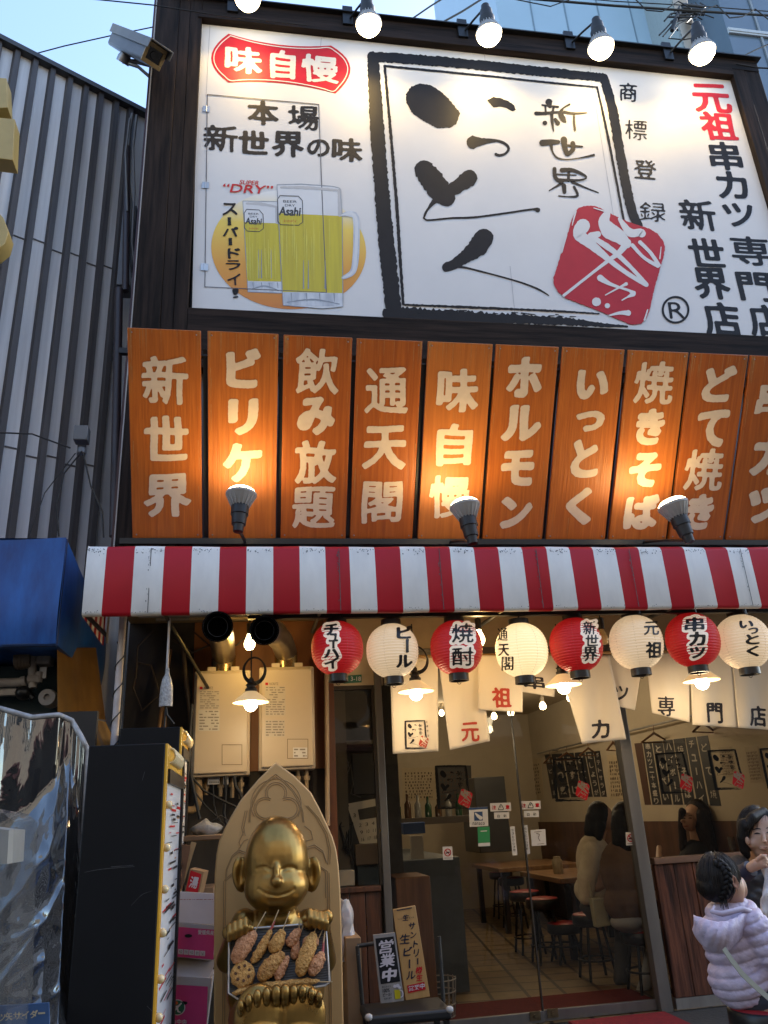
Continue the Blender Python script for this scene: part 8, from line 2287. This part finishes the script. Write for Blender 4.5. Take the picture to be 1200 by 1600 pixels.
mb.sph(at(1193, 1325.5, Yw - 0.100), (6.5 * m_, 4 * m_, 2.4 * m_), 12, 8)
limb(mb, [(at(1186, 1335, Yw + 0.02), 13 * m_), (at(1182, 1362, Yw + 0.04), 14 * m_)])
mb.sph(at(1190, 1440, Yw + 0.06), (40 * m_, 26 * m_, 75 * m_), 20, 16)
for sx, hx in ((-1, 1158), (1, 1228)):
    limb(mb, [(at(hx, 1362, Yw + 0.05), 15 * m_), (at(hx - 10 * sx * -1, 1420, Yw + 0.02), 12 * m_)])
    limb(mb, [(at(1190 + sx * 20, 1500, Yw + 0.06), 20 * m_), (at(1190 + sx * 22, 1520, Yw - 0.28), 16 * m_), (at(1190 + sx * 22, 1640, Yw - 0.26), 11 * m_)])
bd = fuse(mb, 0.0065, 2)
mesh_obj('body', bd, skin, root, smooth=179)
fs = ell_surf(fcz, (21 * m_, 22 * m_, 27 * m_))
mb = MB()
for x, y, w in ((1183, 1302.5, 9), (1202, 1300.5, 8)):
    stroke(mb, [(x - w / 2, y + .5, 1.0), (x, y - .6, 2.4), (x + w / 2, y + .3, 1.0)], fs, 0.005, rough=0.05, step=.8)
    stroke(mb, [(x - w / 2 - 1, y - 6.2, 1.0), (x, y - 8, 1.7), (x + w / 2 + 1.4, y - 7, .9)], fs, 0.005, rough=0.1, step=.8)
mesh_obj('eyes_and_brows', mb, hair, root)
mb = MB(); stroke(mb, [(1188, 1324.6, 1.2), (1193, 1325.2, 2.6), (1198.5, 1324.4, 1.2)], fs, 0.012, rough=0.05, step=.8); mesh_obj('lips', mb, pm('lip', (0.34, 0.10, 0.08), 0.45), root)
mb = MB()
mb.sph(hc + Vector((-0.004, 0.022, 0.012)), (28.5 * m_, 29 * m_, 35.5 * m_), 24, 18)
limb(mb, [(at(1162, 1288, Yw - 0.05), 9 * m_), (at(1160, 1308, Yw - 0.03), 9 * m_), (at(1163, 1327, Yw - 0.01), 8 * m_), (at(1168, 1337, Yw), 5 * m_)])
limb(mb, [(at(1192, 1270, Yw - 0.02), 9 * m_), (at(1175, 1278, Yw - 0.075), 8 * m_), (at(1166, 1292, Yw - 0.07), 6 * m_)])
limb(mb, [(at(1196, 1274, Yw - 0.03), 9 * m_), (at(1212, 1284, Yw - 0.075), 8 * m_), (at(1216, 1300, Yw - 0.07), 7 * m_), (at(1216, 1325, Yw - 0.02), 8 * m_)])
hb = fuse(mb, 0.006, 2)
mesh_obj('hair', hb, hair, root, smooth=179)
sm_ = strands(hc + Vector((-0.004, 0.022, 0.012)), (28.5 * m_, 29 * m_, 35.5 * m_), (0.15, -0.45, 1.0), (-0.95, -0.45, -0.5), 110, 8, 0.5)
mesh_obj('loose_hair', sm_, pm('loose_hair', (0.020, 0.015, 0.013), 0.45), root, smooth=179)
mb = MB(); mb.sph(at(1168, 1314, Yw - 0.066), (3.2 * m_, 3 * m_, 6 * m_), 12, 8); mesh_obj('ear', mb, skin, root, smooth=179)
jk = pm('dark_quilted_nylon', (0.022, 0.021, 0.026), 0.38, var=0.25, scale=20, bump=0.15)
sl_m = pm('brown_grey_knit', (0.052, 0.040, 0.034), 0.8, var=0.3, scale=60, bump=0.3)
mb = MB()
mb.sph(at(1190, 1450, Yw + 0.06), (50 * m_, 34 * m_, 95 * m_), 24, 18); mb.sph(at(1180, 1372, Yw + 0.05), (44 * m_, 27 * m_, 20 * m_), 20, 14)
jb = quilt(fuse(mb, 0.010, 3), lambda v: 0.006 * abs(math.sin(v.z * 55 + v.x * 40)) * abs(math.sin(v.z * 55 - v.x * 40)))
mesh_obj('jacket', jb, jk, root, smooth=179)
mb = MB()
limb(mb, [(at(1156, 1356, Yw + 0.03), 19 * m_), (at(1132, 1366, Yw - 0.03), 18 * m_), (at(1142, 1372, Yw - 0.15), 15 * m_), (at(1166, 1362, Yw - 0.28), 11.5 * m_)])
mesh_obj('sleeve', fuse(mb, 0.008, 3), sl_m, root, smooth=179)
mb = MB(); a, b_ = at(1164, 1364, Yw - 0.27), at(1173, 1357, Yw - 0.31); mb.tube([a, b_], [12.5 * m_, 11 * m_], 18); mesh_obj('cuff', mb, pm('navy_cuff', (0.012, 0.013, 0.035), 0.6), root, smooth=50)
def fist(cx, cy, Y, s, par, m, a0=0.0, name='hand', flip=1):
    mb = MB(); q = lambda dx, dy, dz=0.0: at(cx + (dx * math.cos(a0) - dy * math.sin(a0)) * s * flip, cy + (dx * math.sin(a0) + dy * math.cos(a0)) * s, Y + dz)
    mm = mpp(cx, cy, Y) * s
    limb(mb, [(q(-14, 5, 0.03), 7 * mm), (q(-6, 2, 0.01), 8 * mm)])
    mb.sph(q(0, 1, 0.0), (9 * mm, 6.5 * mm, 8 * mm), 16, 12)
    for k in range(4):
        y = -6 + k * 3.9
        L = (1.0, 1.12, 1.05, 0.85)[k]
        limb(mb, [(q(1, y, -0.010), 2.5 * mm), (q(8 * L, y - 1.0, -0.022), 2.4 * mm), (q(11.5 * L, y + 1.0, -0.006), 2.1 * mm), (q(9 * L, y + 2.2, 0.012), 1.8 * mm)])
    limb(mb, [(q(-3, -5, -0.012), 3.0 * mm), (q(4, -9.5, -0.022), 2.6 * mm), (q(11, -9.0, -0.016), 2.1 * mm)])
    return mesh_obj(name, fuse(mb, 0.0030, 2), m, par, smooth=179)
fist(1187, 1348, Yw - 0.36, 1.05, root, skin, a0=-0.15)
fist(1193, 1444, Yw - 0.40, 1.0, root, skin, a0=1.3)
mb = MB()
def bagfn(u, v):
    x = 1193 + 34 * u + 2.0 * math.sin(v * 9) * (1 - u); y = 1349 + 96 * v + 3 * math.sin(u * 5)
    return at(x, y, Yw - 0.36 + 0.018 * math.sin(u * 9 + v * 7) + 0.010 * math.sin(v * 21 + u * 5))
mb.grid(bagfn, 14, 26)
o = solo('paper_bag', mb, pm('white_paper_bag', (0.66, 0.64, 0.63), 0.6, var=0.1, scale=9, bump=0.2), 'white paper bag held up by the woman in the dark jacket', 'bag', smooth=60)
md = o.modifiers.new('thick', 'SOLIDIFY'); md.thickness = 0.02; md.offset = 1

# ---- girl in a lilac puffer coat sitting on the stool, seen from behind
Yg = 3.95
m_ = mpp(1123, 1380, Yg)
zs_ = at(1170, 1572, Yg).z
stool(at(1197, 1576, Yg).x, Yg, zs_, 'nearest stool in the lower right corner, carrying the girl in lilac', r=0.175)
hc = at(1124, 1374, Yg)
root = thing('person', 'girl with a black braid in a lilac puffer coat sitting on a red topped stool', 'person', Vector((at(1150, 1570, Yg).x, Yg, 0)))
mb = MB()
mb.sph(hc, (30 * m_, 31 * m_, 33 * m_), 24, 18); mb.sph(at(1139, 1386, Yg - 0.01), (22 * m_, 24 * m_, 25 * m_), 20, 14)
mb.sph(at(1150, 1400, Yg - 0.02), (11 * m_, 14 * m_, 13 * m_), 16, 12); mb.sph(at(1158, 1386, Yg + 0.0), (6 * m_, 14 * m_, 16 * m_), 14, 10)
limb(mb, [(at(1132, 1400, Yg + 0.01), 17 * m_), (at(1138, 1430, Yg + 0.02), 18 * m_)])
mb.sph(at(1158, 1495, Yg + 0.02), (46 * m_, 38 * m_, 74 * m_), 20, 16)
limb(mb, [(at(1170, 1560, Yg), 26 * m_), (at(1215, 1568, Yg - 0.10), 22 * m_), (at(1240, 1640, Yg - 0.08), 15 * m_)]); limb(mb, [(at(1180, 1560, Yg + .1), 26 * m_), (at(1225, 1566, Yg + 0.08), 22 * m_), (at(1250, 1640, Yg + 0.08), 15 * m_)])
limb(mb, [(at(1180, 1450, Yg - 0.07), 18 * m_), (at(1215, 1505, Yg - 0.1), 15 * m_)])
mesh_obj('body', fuse(mb, 0.007, 2), skin, root, smooth=179)
mb = MB()
e = at(1147, 1378, Yg - 0.104); rt = Matrix.Rotation(math.radians(-14), 3, 'Y')
mb.lathe([(0.0, 0.0), (5.0 * m_, 0.0), (6.4 * m_, 2 * m_), (5.4 * m_, 3.4 * m_), (3.6 * m_, 2.0 * m_), (0, 1.2 * m_)], (0, 0, 0), (0, -1, 0), 24)
for i, v in enumerate(mb.v): mb.v[i] = e + rt @ Vector((v.x * 0.8, v.y, v.z * 1.55)) 
mesh_obj('ear', mb, pm('ear_skin', (0.52, 0.27, 0.19), 0.5), root, smooth=179)
mb = MB()
mb.sph(hc + Vector((-0.006, 0.0, 0.010)), (31.5 * m_, 33 * m_, 35.5 * m_), 26, 20)
mb.sph(at(1116, 1384, Yg), (26 * m_, 30 * m_, 23 * m_), 22, 16); mb.sph(at(1121, 1397, Yg + 0.0), (19 * m_, 22 * m_, 12 * m_), 20, 14)
hb = fuse(mb, 0.0065, 2)
# keep the right cheek and ear clear
fc = at(1166, 1392, Yg)
keep = [ (v - at(1154, 1390, Yg - 0.06)).length for v in hb.v]
for i, v in enumerate(hb.v):
    d = v - at(1160, 1392, Yg - 0.03)
    if d.length < 30 * m_: hb.v[i] = v + (hc - v) * (0.30 * (1 - d.length / (30 * m_)))
quilt(hb, lambda v: 0.0010 * math.sin(v.x * 260 + 25 * v.z + 3 * math.sin(v.z * 18)))
mesh_obj('hair', hb, hair, root, smooth=179)
mb = MB()
path = [(1117, 1347), (1127, 1352), (1134, 1361), (1137, 1372), (1136, 1384), (1132, 1395), (1127, 1404)]
hs = ell_surf(hc + Vector((-0.006, 0, 0.01)), (31.5 * m_, 33 * m_, 35.5 * m_))
bp_ = [hs(x, y, 0.002) for x, y in path]
def along(t):
    q = t * (len(bp_) - 1); k = min(int(q), len(bp_) - 2); return bp_[k].lerp(bp_[k + 1], q - k)
for st_ in range(3):              # three strands woven over each other
    ph = st_ * 2 * math.pi / 3
    pts = []
    for i in range(61):
        t = i / 60; c = along(t); tg = (along(min(1, t + 0.02)) - along(max(0, t - 0.02))).normalized()
        out = (c - hc).normalized(); sd2 = tg.cross(out).normalized()
        pts.append(c + sd2 * (4.6 * m_ * math.sin(t * 19 + ph)) + out * (0.006 + 2.2 * m_ * math.sin(2 * (t * 19 + ph))))
    mb.tube(pts, [3.6 * m_ * (1 - 0.35 * i / 60) for i in range(61)], 8)
for k in range(6): mb.tube([at(1124 + 2 * k, 1404, Yg - 0.07), at(1126 + 2.6 * k, 1418 + 2 * (k % 3), Yg - 0.085)], [0.004, 0.0012], 5)
mesh_obj('braid', mb, hair, root, smooth=179)
hcc = hc + Vector((-0.006, 0.0, 0.010)); hr = (31.5 * m_, 33 * m_, 35.5 * m_)
sm_ = strands(hcc, hr, (-0.1, -0.35, 1.0), (-0.35, -0.8, -0.75), 150, 5, 0.75); s2_ = strands(hcc, hr, (0.1, -0.4, 0.95), (0.62, -0.9, 0.05), 70, 6, 0.4)
sm_.add(s2_.v, s2_.f); mesh_obj('loose_hair', sm_, pm('loose_hair', (0.020, 0.015, 0.013), 0.45), root, smooth=179)
mb = MB()
limb(mb, [(at(1172, 1556, Yg), 30 * m_), (at(1217, 1565, Yg - 0.10), 24 * m_), (at(1242, 1640, Yg - 0.08), 17 * m_)]); limb(mb, [(at(1180, 1556, Yg + .1), 29 * m_), (at(1227, 1563, Yg + 0.08), 24 * m_), (at(1252, 1640, Yg + 0.08), 17 * m_)])
mesh_obj('trousers', fuse(mb, 0.009, 2), pm('dark_trousers', (0.03, 0.03, 0.04), 0.8), root, smooth=179)
lil = pm('lilac_nylon', (0.57, 0.49, 0.62), 0.45, col2=(0.48, 0.41, 0.54), scale=26, bump=0.35, bscale=38)
mb = MB()
mb.sph(at(1152, 1470, Yg + 0.02), (53 * m_, 46 * m_, 60 * m_), 26, 20); mb.sph(at(1165, 1528, Yg + 0.02), (56 * m_, 46 * m_, 44 * m_), 26, 20); mb.sph(at(1146, 1432, Yg + 0.03), (44 * m_, 36 * m_, 30 * m_), 24, 16)
limb(mb, [(at(1176, 1448, Yg - 0.09), 26 * m_), (at(1206, 1490, Yg - 0.12), 24 * m_), (at(1235, 1510, Yg - 0.16), 21 * m_)])
cb_ = fuse(mb, 0.0065, 3)
def puff(v):
    s = (v.z - 0.20 * v.x) * 62 + 0.9 * math.sin(v.x * 12)
    f = abs(math.sin(s))
    w = 0.0025 * math.sin(v.x * 95 + 3 * math.sin(v.z * 60)) * math.sin(v.z * 70 + v.x * 30)
    return 0.014 * f ** 0.45 - 0.010 + w * f
quilt(cb_, puff)
mesh_obj('puffer_coat', cb_, lil, root, smooth=179)
mb = MB()
def hood(u, v):
    # bag of the hood hanging on the back: u across, v from the rim down
    x = 1085 + 86 * u + 4 * math.sin(v * 3.1) * (0.5 - u); top = 1427 + 20 * math.sin(u * math.pi) ** 0.8 - 9 * u + 5 * max(0.0, 1 - u / 0.14)
    bot = 1452 + 34 * math.sin(min(1, u * 1.15) * math.pi) ** 0.7 if u < 0.9 else 1456
    y = top + (max(bot, top + 4) - top) * v
    d = 0.085 * math.sin(math.pi * (0.12 + 0.88 * u)) ** 0.6 * math.sin(math.pi * (0.25 + 0.70 * v)) + 0.004 * math.sin(u * 38 + v * 6)
    return at(x, y, Yg - 0.125 - d + 0.05 * (2 * u - 1) ** 2)
mb.grid(hood, 40, 26)
o = mesh_obj('hood', mb, lil, root, smooth=179); md = o.modifiers.new('thick', 'SOLIDIFY'); md.thickness = 0.022; md.offset = 0
mb = MB(); mb.tube([hood(i / 30, 0.0) for i in range(31)], 0.006, 8); mb.tube([at(1116, 1416, Yg - 0.10), at(1112, 1424, Yg - 0.13), at(1128, 1428, Yg - 0.15), at(1160, 1420, Yg - 0.13), at(1182, 1428, Yg - 0.10), at(1186, 1440, Yg - 0.09)], [0.006, 0.010, 0.012, 0.013, 0.016, 0.010], 8); mesh_obj('hood_rim', mb, pm('pale_lilac_trim', (0.52, 0.46, 0.58), 0.45), root, smooth=60)
strapm = pm('sage_canvas_strap', (0.36, 0.36, 0.29), 0.75)
mb = MB(); sp = [at(1131, 1482, Yg - 0.235), at(1143, 1500, Yg - 0.24), at(1160, 1522, Yg - 0.235), at(1182, 1543, Yg - 0.225), at(1204, 1562, Yg - 0.22)]
for a, b_ in zip(sp[:-1], sp[1:]): mb.bar(a, b_ + (b_ - a) * 0.06, 0.024, 0.004, (0.2, -1, 0.1))
solo('bag_strap', mb, strapm, 'sage green shoulder bag strap across the back of the lilac coat', 'strap')

# ---- guests inside
def guest(lab, hp_, parts, vox=0.010):
    r = thing('person', lab, 'person', hp_)
    for name, fn, m in parts:
        mb = MB(); fn(mb)
        mesh_obj(name, fuse(mb, vox, 3), m, r, smooth=179)
    return r
# woman in beige
Y1 = 7.15; q1 = mpp(935, 1280, Y1); A1 = lambda x, y, d=0.0: at(x, y, Y1 + d)
def b1(mb):
    mb.sph(A1(943, 1277), (15 * q1, 17 * q1, 20 * q1)); mb.sph(A1(952, 1283), (9.5 * q1, 12 * q1, 13 * q1)); mb.sph(A1(962, 1284), (3 * q1, 3 * q1, 3 * q1), 8, 6)
    limb(mb, [(A1(940, 1292), 9 * q1), (A1(934, 1315), 10 * q1)]); mb.sph(A1(930, 1370), (24 * q1, 18 * q1, 55 * q1))
    limb(mb, [(A1(930, 1420, .02), 16 * q1), (A1(975, 1418, .0), 13 * q1), (A1(972, 1500, .0), 9 * q1)])
    limb(mb, [(A1(925, 1335, -.08), 10 * q1), (A1(932, 1385, -.12), 8 * q1), (A1(985, 1360, -.05), 6 * q1)])
def c1(mb):
    mb.sph(A1(930, 1350), (30 * q1, 22 * q1, 44 * q1)); mb.sph(A1(928, 1390), (31 * q1, 23 * q1, 24 * q1))
    limb(mb, [(A1(926, 1332, -.09), 15 * q1), (A1(917, 1372, -.12), 15 * q1), (A1(915, 1402, -.10), 11 * q1)])
def p1(mb):
    mb.sph(A1(930, 1416, .01), (24 * q1, 20 * q1, 14 * q1)); limb(mb, [(A1(930, 1420, .02), 18 * q1), (A1(975, 1420, .0), 15 * q1), (A1(972, 1500, .0), 11 * q1), (A1(970, 1530, .0), 11 * q1)])
def h1_(mb):
    mb.sph(A1(936, 1274, .01), (18.5 * q1, 20 * q1, 22 * q1)); limb(mb, [(A1(928, 1280), 14 * q1), (A1(924, 1298), 12 * q1), (A1(921, 1312), 7 * q1)]); limb(mb, [(A1(938, 1290, -.07), 9 * q1), (A1(936, 1308, -.07), 6 * q1)])
guest('woman with shoulder length black hair in a loose beige top, behind door glass', Vector((A1(930, 1420).x, Y1, 0)), [('body', b1, skin_in), ('top', c1, pm('beige_knit', (0.74, 0.64, 0.48), 0.85, var=0.15, scale=12, bump=0.2)), ('hair', h1_, hair), ('trousers', p1, pm('grey_trousers', (0.07, 0.068, 0.07), 0.8))])
# woman in brown
Y2 = 6.72; q2 = mpp(975, 1290, Y2); A2 = lambda x, y, d=0.0: at(x, y, Y2 + d)
def b2(mb):
    mb.sph(A2(976, 1280), (16 * q2, 18 * q2, 21 * q2)); limb(mb, [(A2(976, 1296), 10 * q2), (A2(976, 1320), 11 * q2)]); mb.sph(A2(976, 1380), (28 * q2, 20 * q2, 58 * q2))
    limb(mb, [(A2(1004, 1345, 0.1), 9 * q2), (A2(1030, 1356, .35), 7 * q2), (A2(1030, 1325, .55), 5 * q2)])
def c2(mb):
    mb.sph(A2(974, 1362), (37 * q2, 25 * q2, 46 * q2)); mb.sph(A2(980, 1410), (37 * q2, 26 * q2, 30 * q2)); mb.sph(A2(976, 1336), (26 * q2, 19 * q2, 20 * q2))
    limb(mb, [(A2(998, 1345, 0.02), 16 * q2), (A2(1008, 1385, 0.03), 14 * q2), (A2(1024, 1360, .30), 10 * q2)])
def p2(mb):
    mb.sph(A2(982, 1440), (28 * q2, 24 * q2, 14 * q2)); limb(mb, [(A2(990, 1446, .0), 15 * q2), (A2(1030, 1450, .12), 13 * q2), (A2(1008, 1540, .18), 10 * q2), (A2(1002, 1556, .16), 10 * q2)]); limb(mb, [(A2(985, 1446, .1), 15 * q2), (A2(1035, 1452, .24), 13 * q2), (A2(1012, 1548, .28), 10 * q2)])
def h2_(mb):
    mb.sph(A2(976, 1277, .0), (20 * q2, 21.5 * q2, 24 * q2)); limb(mb, [(A2(974, 1282, -.04), 19 * q2), (A2(976, 1305, -.05), 17 * q2), (A2(977, 1322, -.05), 12 * q2)]); limb(mb, [(A2(966, 1290, -.03), 12 * q2), (A2(965, 1316, -.04), 9 * q2)])
guest('woman with long dark hair in a brown jacket beside the steel window post', Vector((A2(980, 1440).x, Y2, 0)), [('body', b2, skin_in), ('jacket', c2, pm('brown_wool', (0.13, 0.07, 0.036), 0.85, var=0.2, scale=10, bump=0.2)), ('trousers', p2, pm('pale_denim', (0.33, 0.32, 0.30), 0.8, var=0.15)), ('hair', h2_, hair)])
mb = MB(); q = [A2(925, 1404, .12), A2(944, 1403, .12), A2(955, 1446, .12), A2(933, 1450, .12)]; mb.prism([q[3], q[2], q[1], q[0]], (0, 0.08, 0)); hbg = solo('handbag', mb, pm('cream_leather', (0.46, 0.42, 0.27), 0.5), 'cream handbag hanging between the two seated women', 'handbag', bevel=0.008)
mb = MB(); mb.tube([A2(926, 1405, .14), A2(916, 1365, -.02 + .3), A2(915, 1345, .35)], 0.004, 6); mesh_obj('bag_cord', mb, pm('cream_leather', (0.46, 0.42, 0.27), 0.5), hbg)
# black haired woman at the wall bench
Y3 = 8.0; q3 = mpp(1090, 1290, Y3); A3 = lambda x, y, d=0.0: at(x, y, Y3 + d)
def b3(mb):
    mb.sph(A3(1086, 1276), (16 * q3, 17 * q3, 20 * q3)); mb.sph(A3(1075, 1284, -.05), (10 * q3, 12 * q3, 14 * q3)); mb.sph(A3(1066, 1283, -.09), (3 * q3, 3.4 * q3, 3 * q3), 8, 6)
    limb(mb, [(A3(1086, 1292), 10 * q3), (A3(1092, 1318), 12 * q3)]); mb.sph(A3(1100, 1375), (32 * q3, 22 * q3, 58 * q3)); limb(mb, [(A3(1130, 1335, -.05), 10 * q3), (A3(1140, 1340, -.2), 7 * q3), (A3(1140, 1318, -.25), 5 * q3)])
def c3(mb):
    mb.sph(A3(1098, 1362), (38 * q3, 26 * q3, 48 * q3)); mb.sph(A3(1096, 1325), (29 * q3, 19 * q3, 14 * q3)); limb(mb, [(A3(1126, 1326), 14 * q3), (A3(1140, 1342, -.1), 11 * q3)])
def h3_(mb):
    mb.sph(A3(1091, 1272, .02), (19 * q3, 20 * q3, 23 * q3)); limb(mb, [(A3(1096, 1276, -.06), 14 * q3), (A3(1101, 1298, -.07), 14 * q3), (A3(1108, 1325, -.06), 13 * q3), (A3(1114, 1345, -.04), 9 * q3)]); limb(mb, [(A3(1066, 1268, -.06), 6 * q3), (A3(1065, 1290, .0), 6 * q3), (A3(1068, 1325, .02), 7 * q3)])
g3 = guest('woman with very long dark hair and a black top seated behind the window', Vector((A3(1095, 1390).x, Y3, 0)), [('body', b3, skin_in), ('top', c3, pm('black_cotton', (0.010, 0.010, 0.012), 0.8)), ('hair', h3_, hair_b)])
f3 = ell_surf(A3(1075, 1284, -.05), (10 * q3, 12 * q3, 14 * q3))
mb = MB()
for x, y, w in ((1069, 1279, 4), (1078.5, 1278.5, 5)):
    stroke(mb, [(x - w / 2, y, .8), (x, y - .4, 1.8), (x + w / 2, y, .8)], f3, 0.006, step=.8); stroke(mb, [(x - w / 2, y - 4, .7), (x + w / 2, y - 4.4, 1.0)], f3, 0.006, step=.8)
mesh_obj('eyes_and_brows', mb, hair, g3)
mb = MB(); stroke(mb, [(1068, 1291, 1), (1072, 1291, 1.8), (1076, 1290.6, 1)], f3, 0.006, step=.8); mesh_obj('lips', mb, pm('lip', (0.34, 0.10, 0.08), 0.45), g3)
# guest at the right edge wearing a mask
Y4 = 7.3; q4 = mpp(1192, 1255, Y4); A4 = lambda x, y, d=0.0: at(x, y, Y4 + d)
def b4(mb):
    mb.sph(A4(1194, 1256), (17 * q4, 19 * q4, 22 * q4)); mb.sph(A4(1194, 1266, -.04), (14 * q4, 14 * q4, 15 * q4)); limb(mb, [(A4(1196, 1275), 10 * q4), (A4(1198, 1300), 13 * q4)]); mb.sph(A4(1200, 1370), (34 * q4, 22 * q4, 70 * q4))
def h4_(mb): mb.sph(A4(1194, 1250, .02), (20 * q4, 22 * q4, 22 * q4)); limb(mb, [(A4(1180, 1240, -.08), 9 * q4), (A4(1196, 1236, -.1), 10 * q4), (A4(1210, 1241, -.09), 9 * q4)])
def k4(mb): mb.sph(A4(1195, 1272, -.07), (12 * q4, 11 * q4, 9 * q4))
def c4(mb): mb.sph(A4(1200, 1370), (38 * q4, 26 * q4, 66 * q4)); mb.sph(A4(1198, 1310), (32 * q4, 20 * q4, 16 * q4))
guest('guest with short black hair and a pale mask at the right picture edge', Vector((A4(1200, 1400).x, Y4, 0)), [('body', b4, skin_in), ('hair', h4_, hair), ('mask', k4, pm('pale_mask', (0.42, 0.38, 0.36), 0.8)), ('clothes', c4, pm('dark_clothes', (0.02, 0.02, 0.024), 0.8))])
mb = MB(); b = A4(1146, 1330, .3); mb.lathe([(0.030, 0), (0.036, 0.13), (0.034, 0.13), (0.028, 0.01)], b, (0, 0, 1), 18); solo('drinking_glass', mb, glass_mat('tumbler_glass', (0.75, 0.72, 0.66), 1.5, 0.02, 0.12), 'clear drinking glass by the long haired woman behind the window', 'glass', smooth=40)
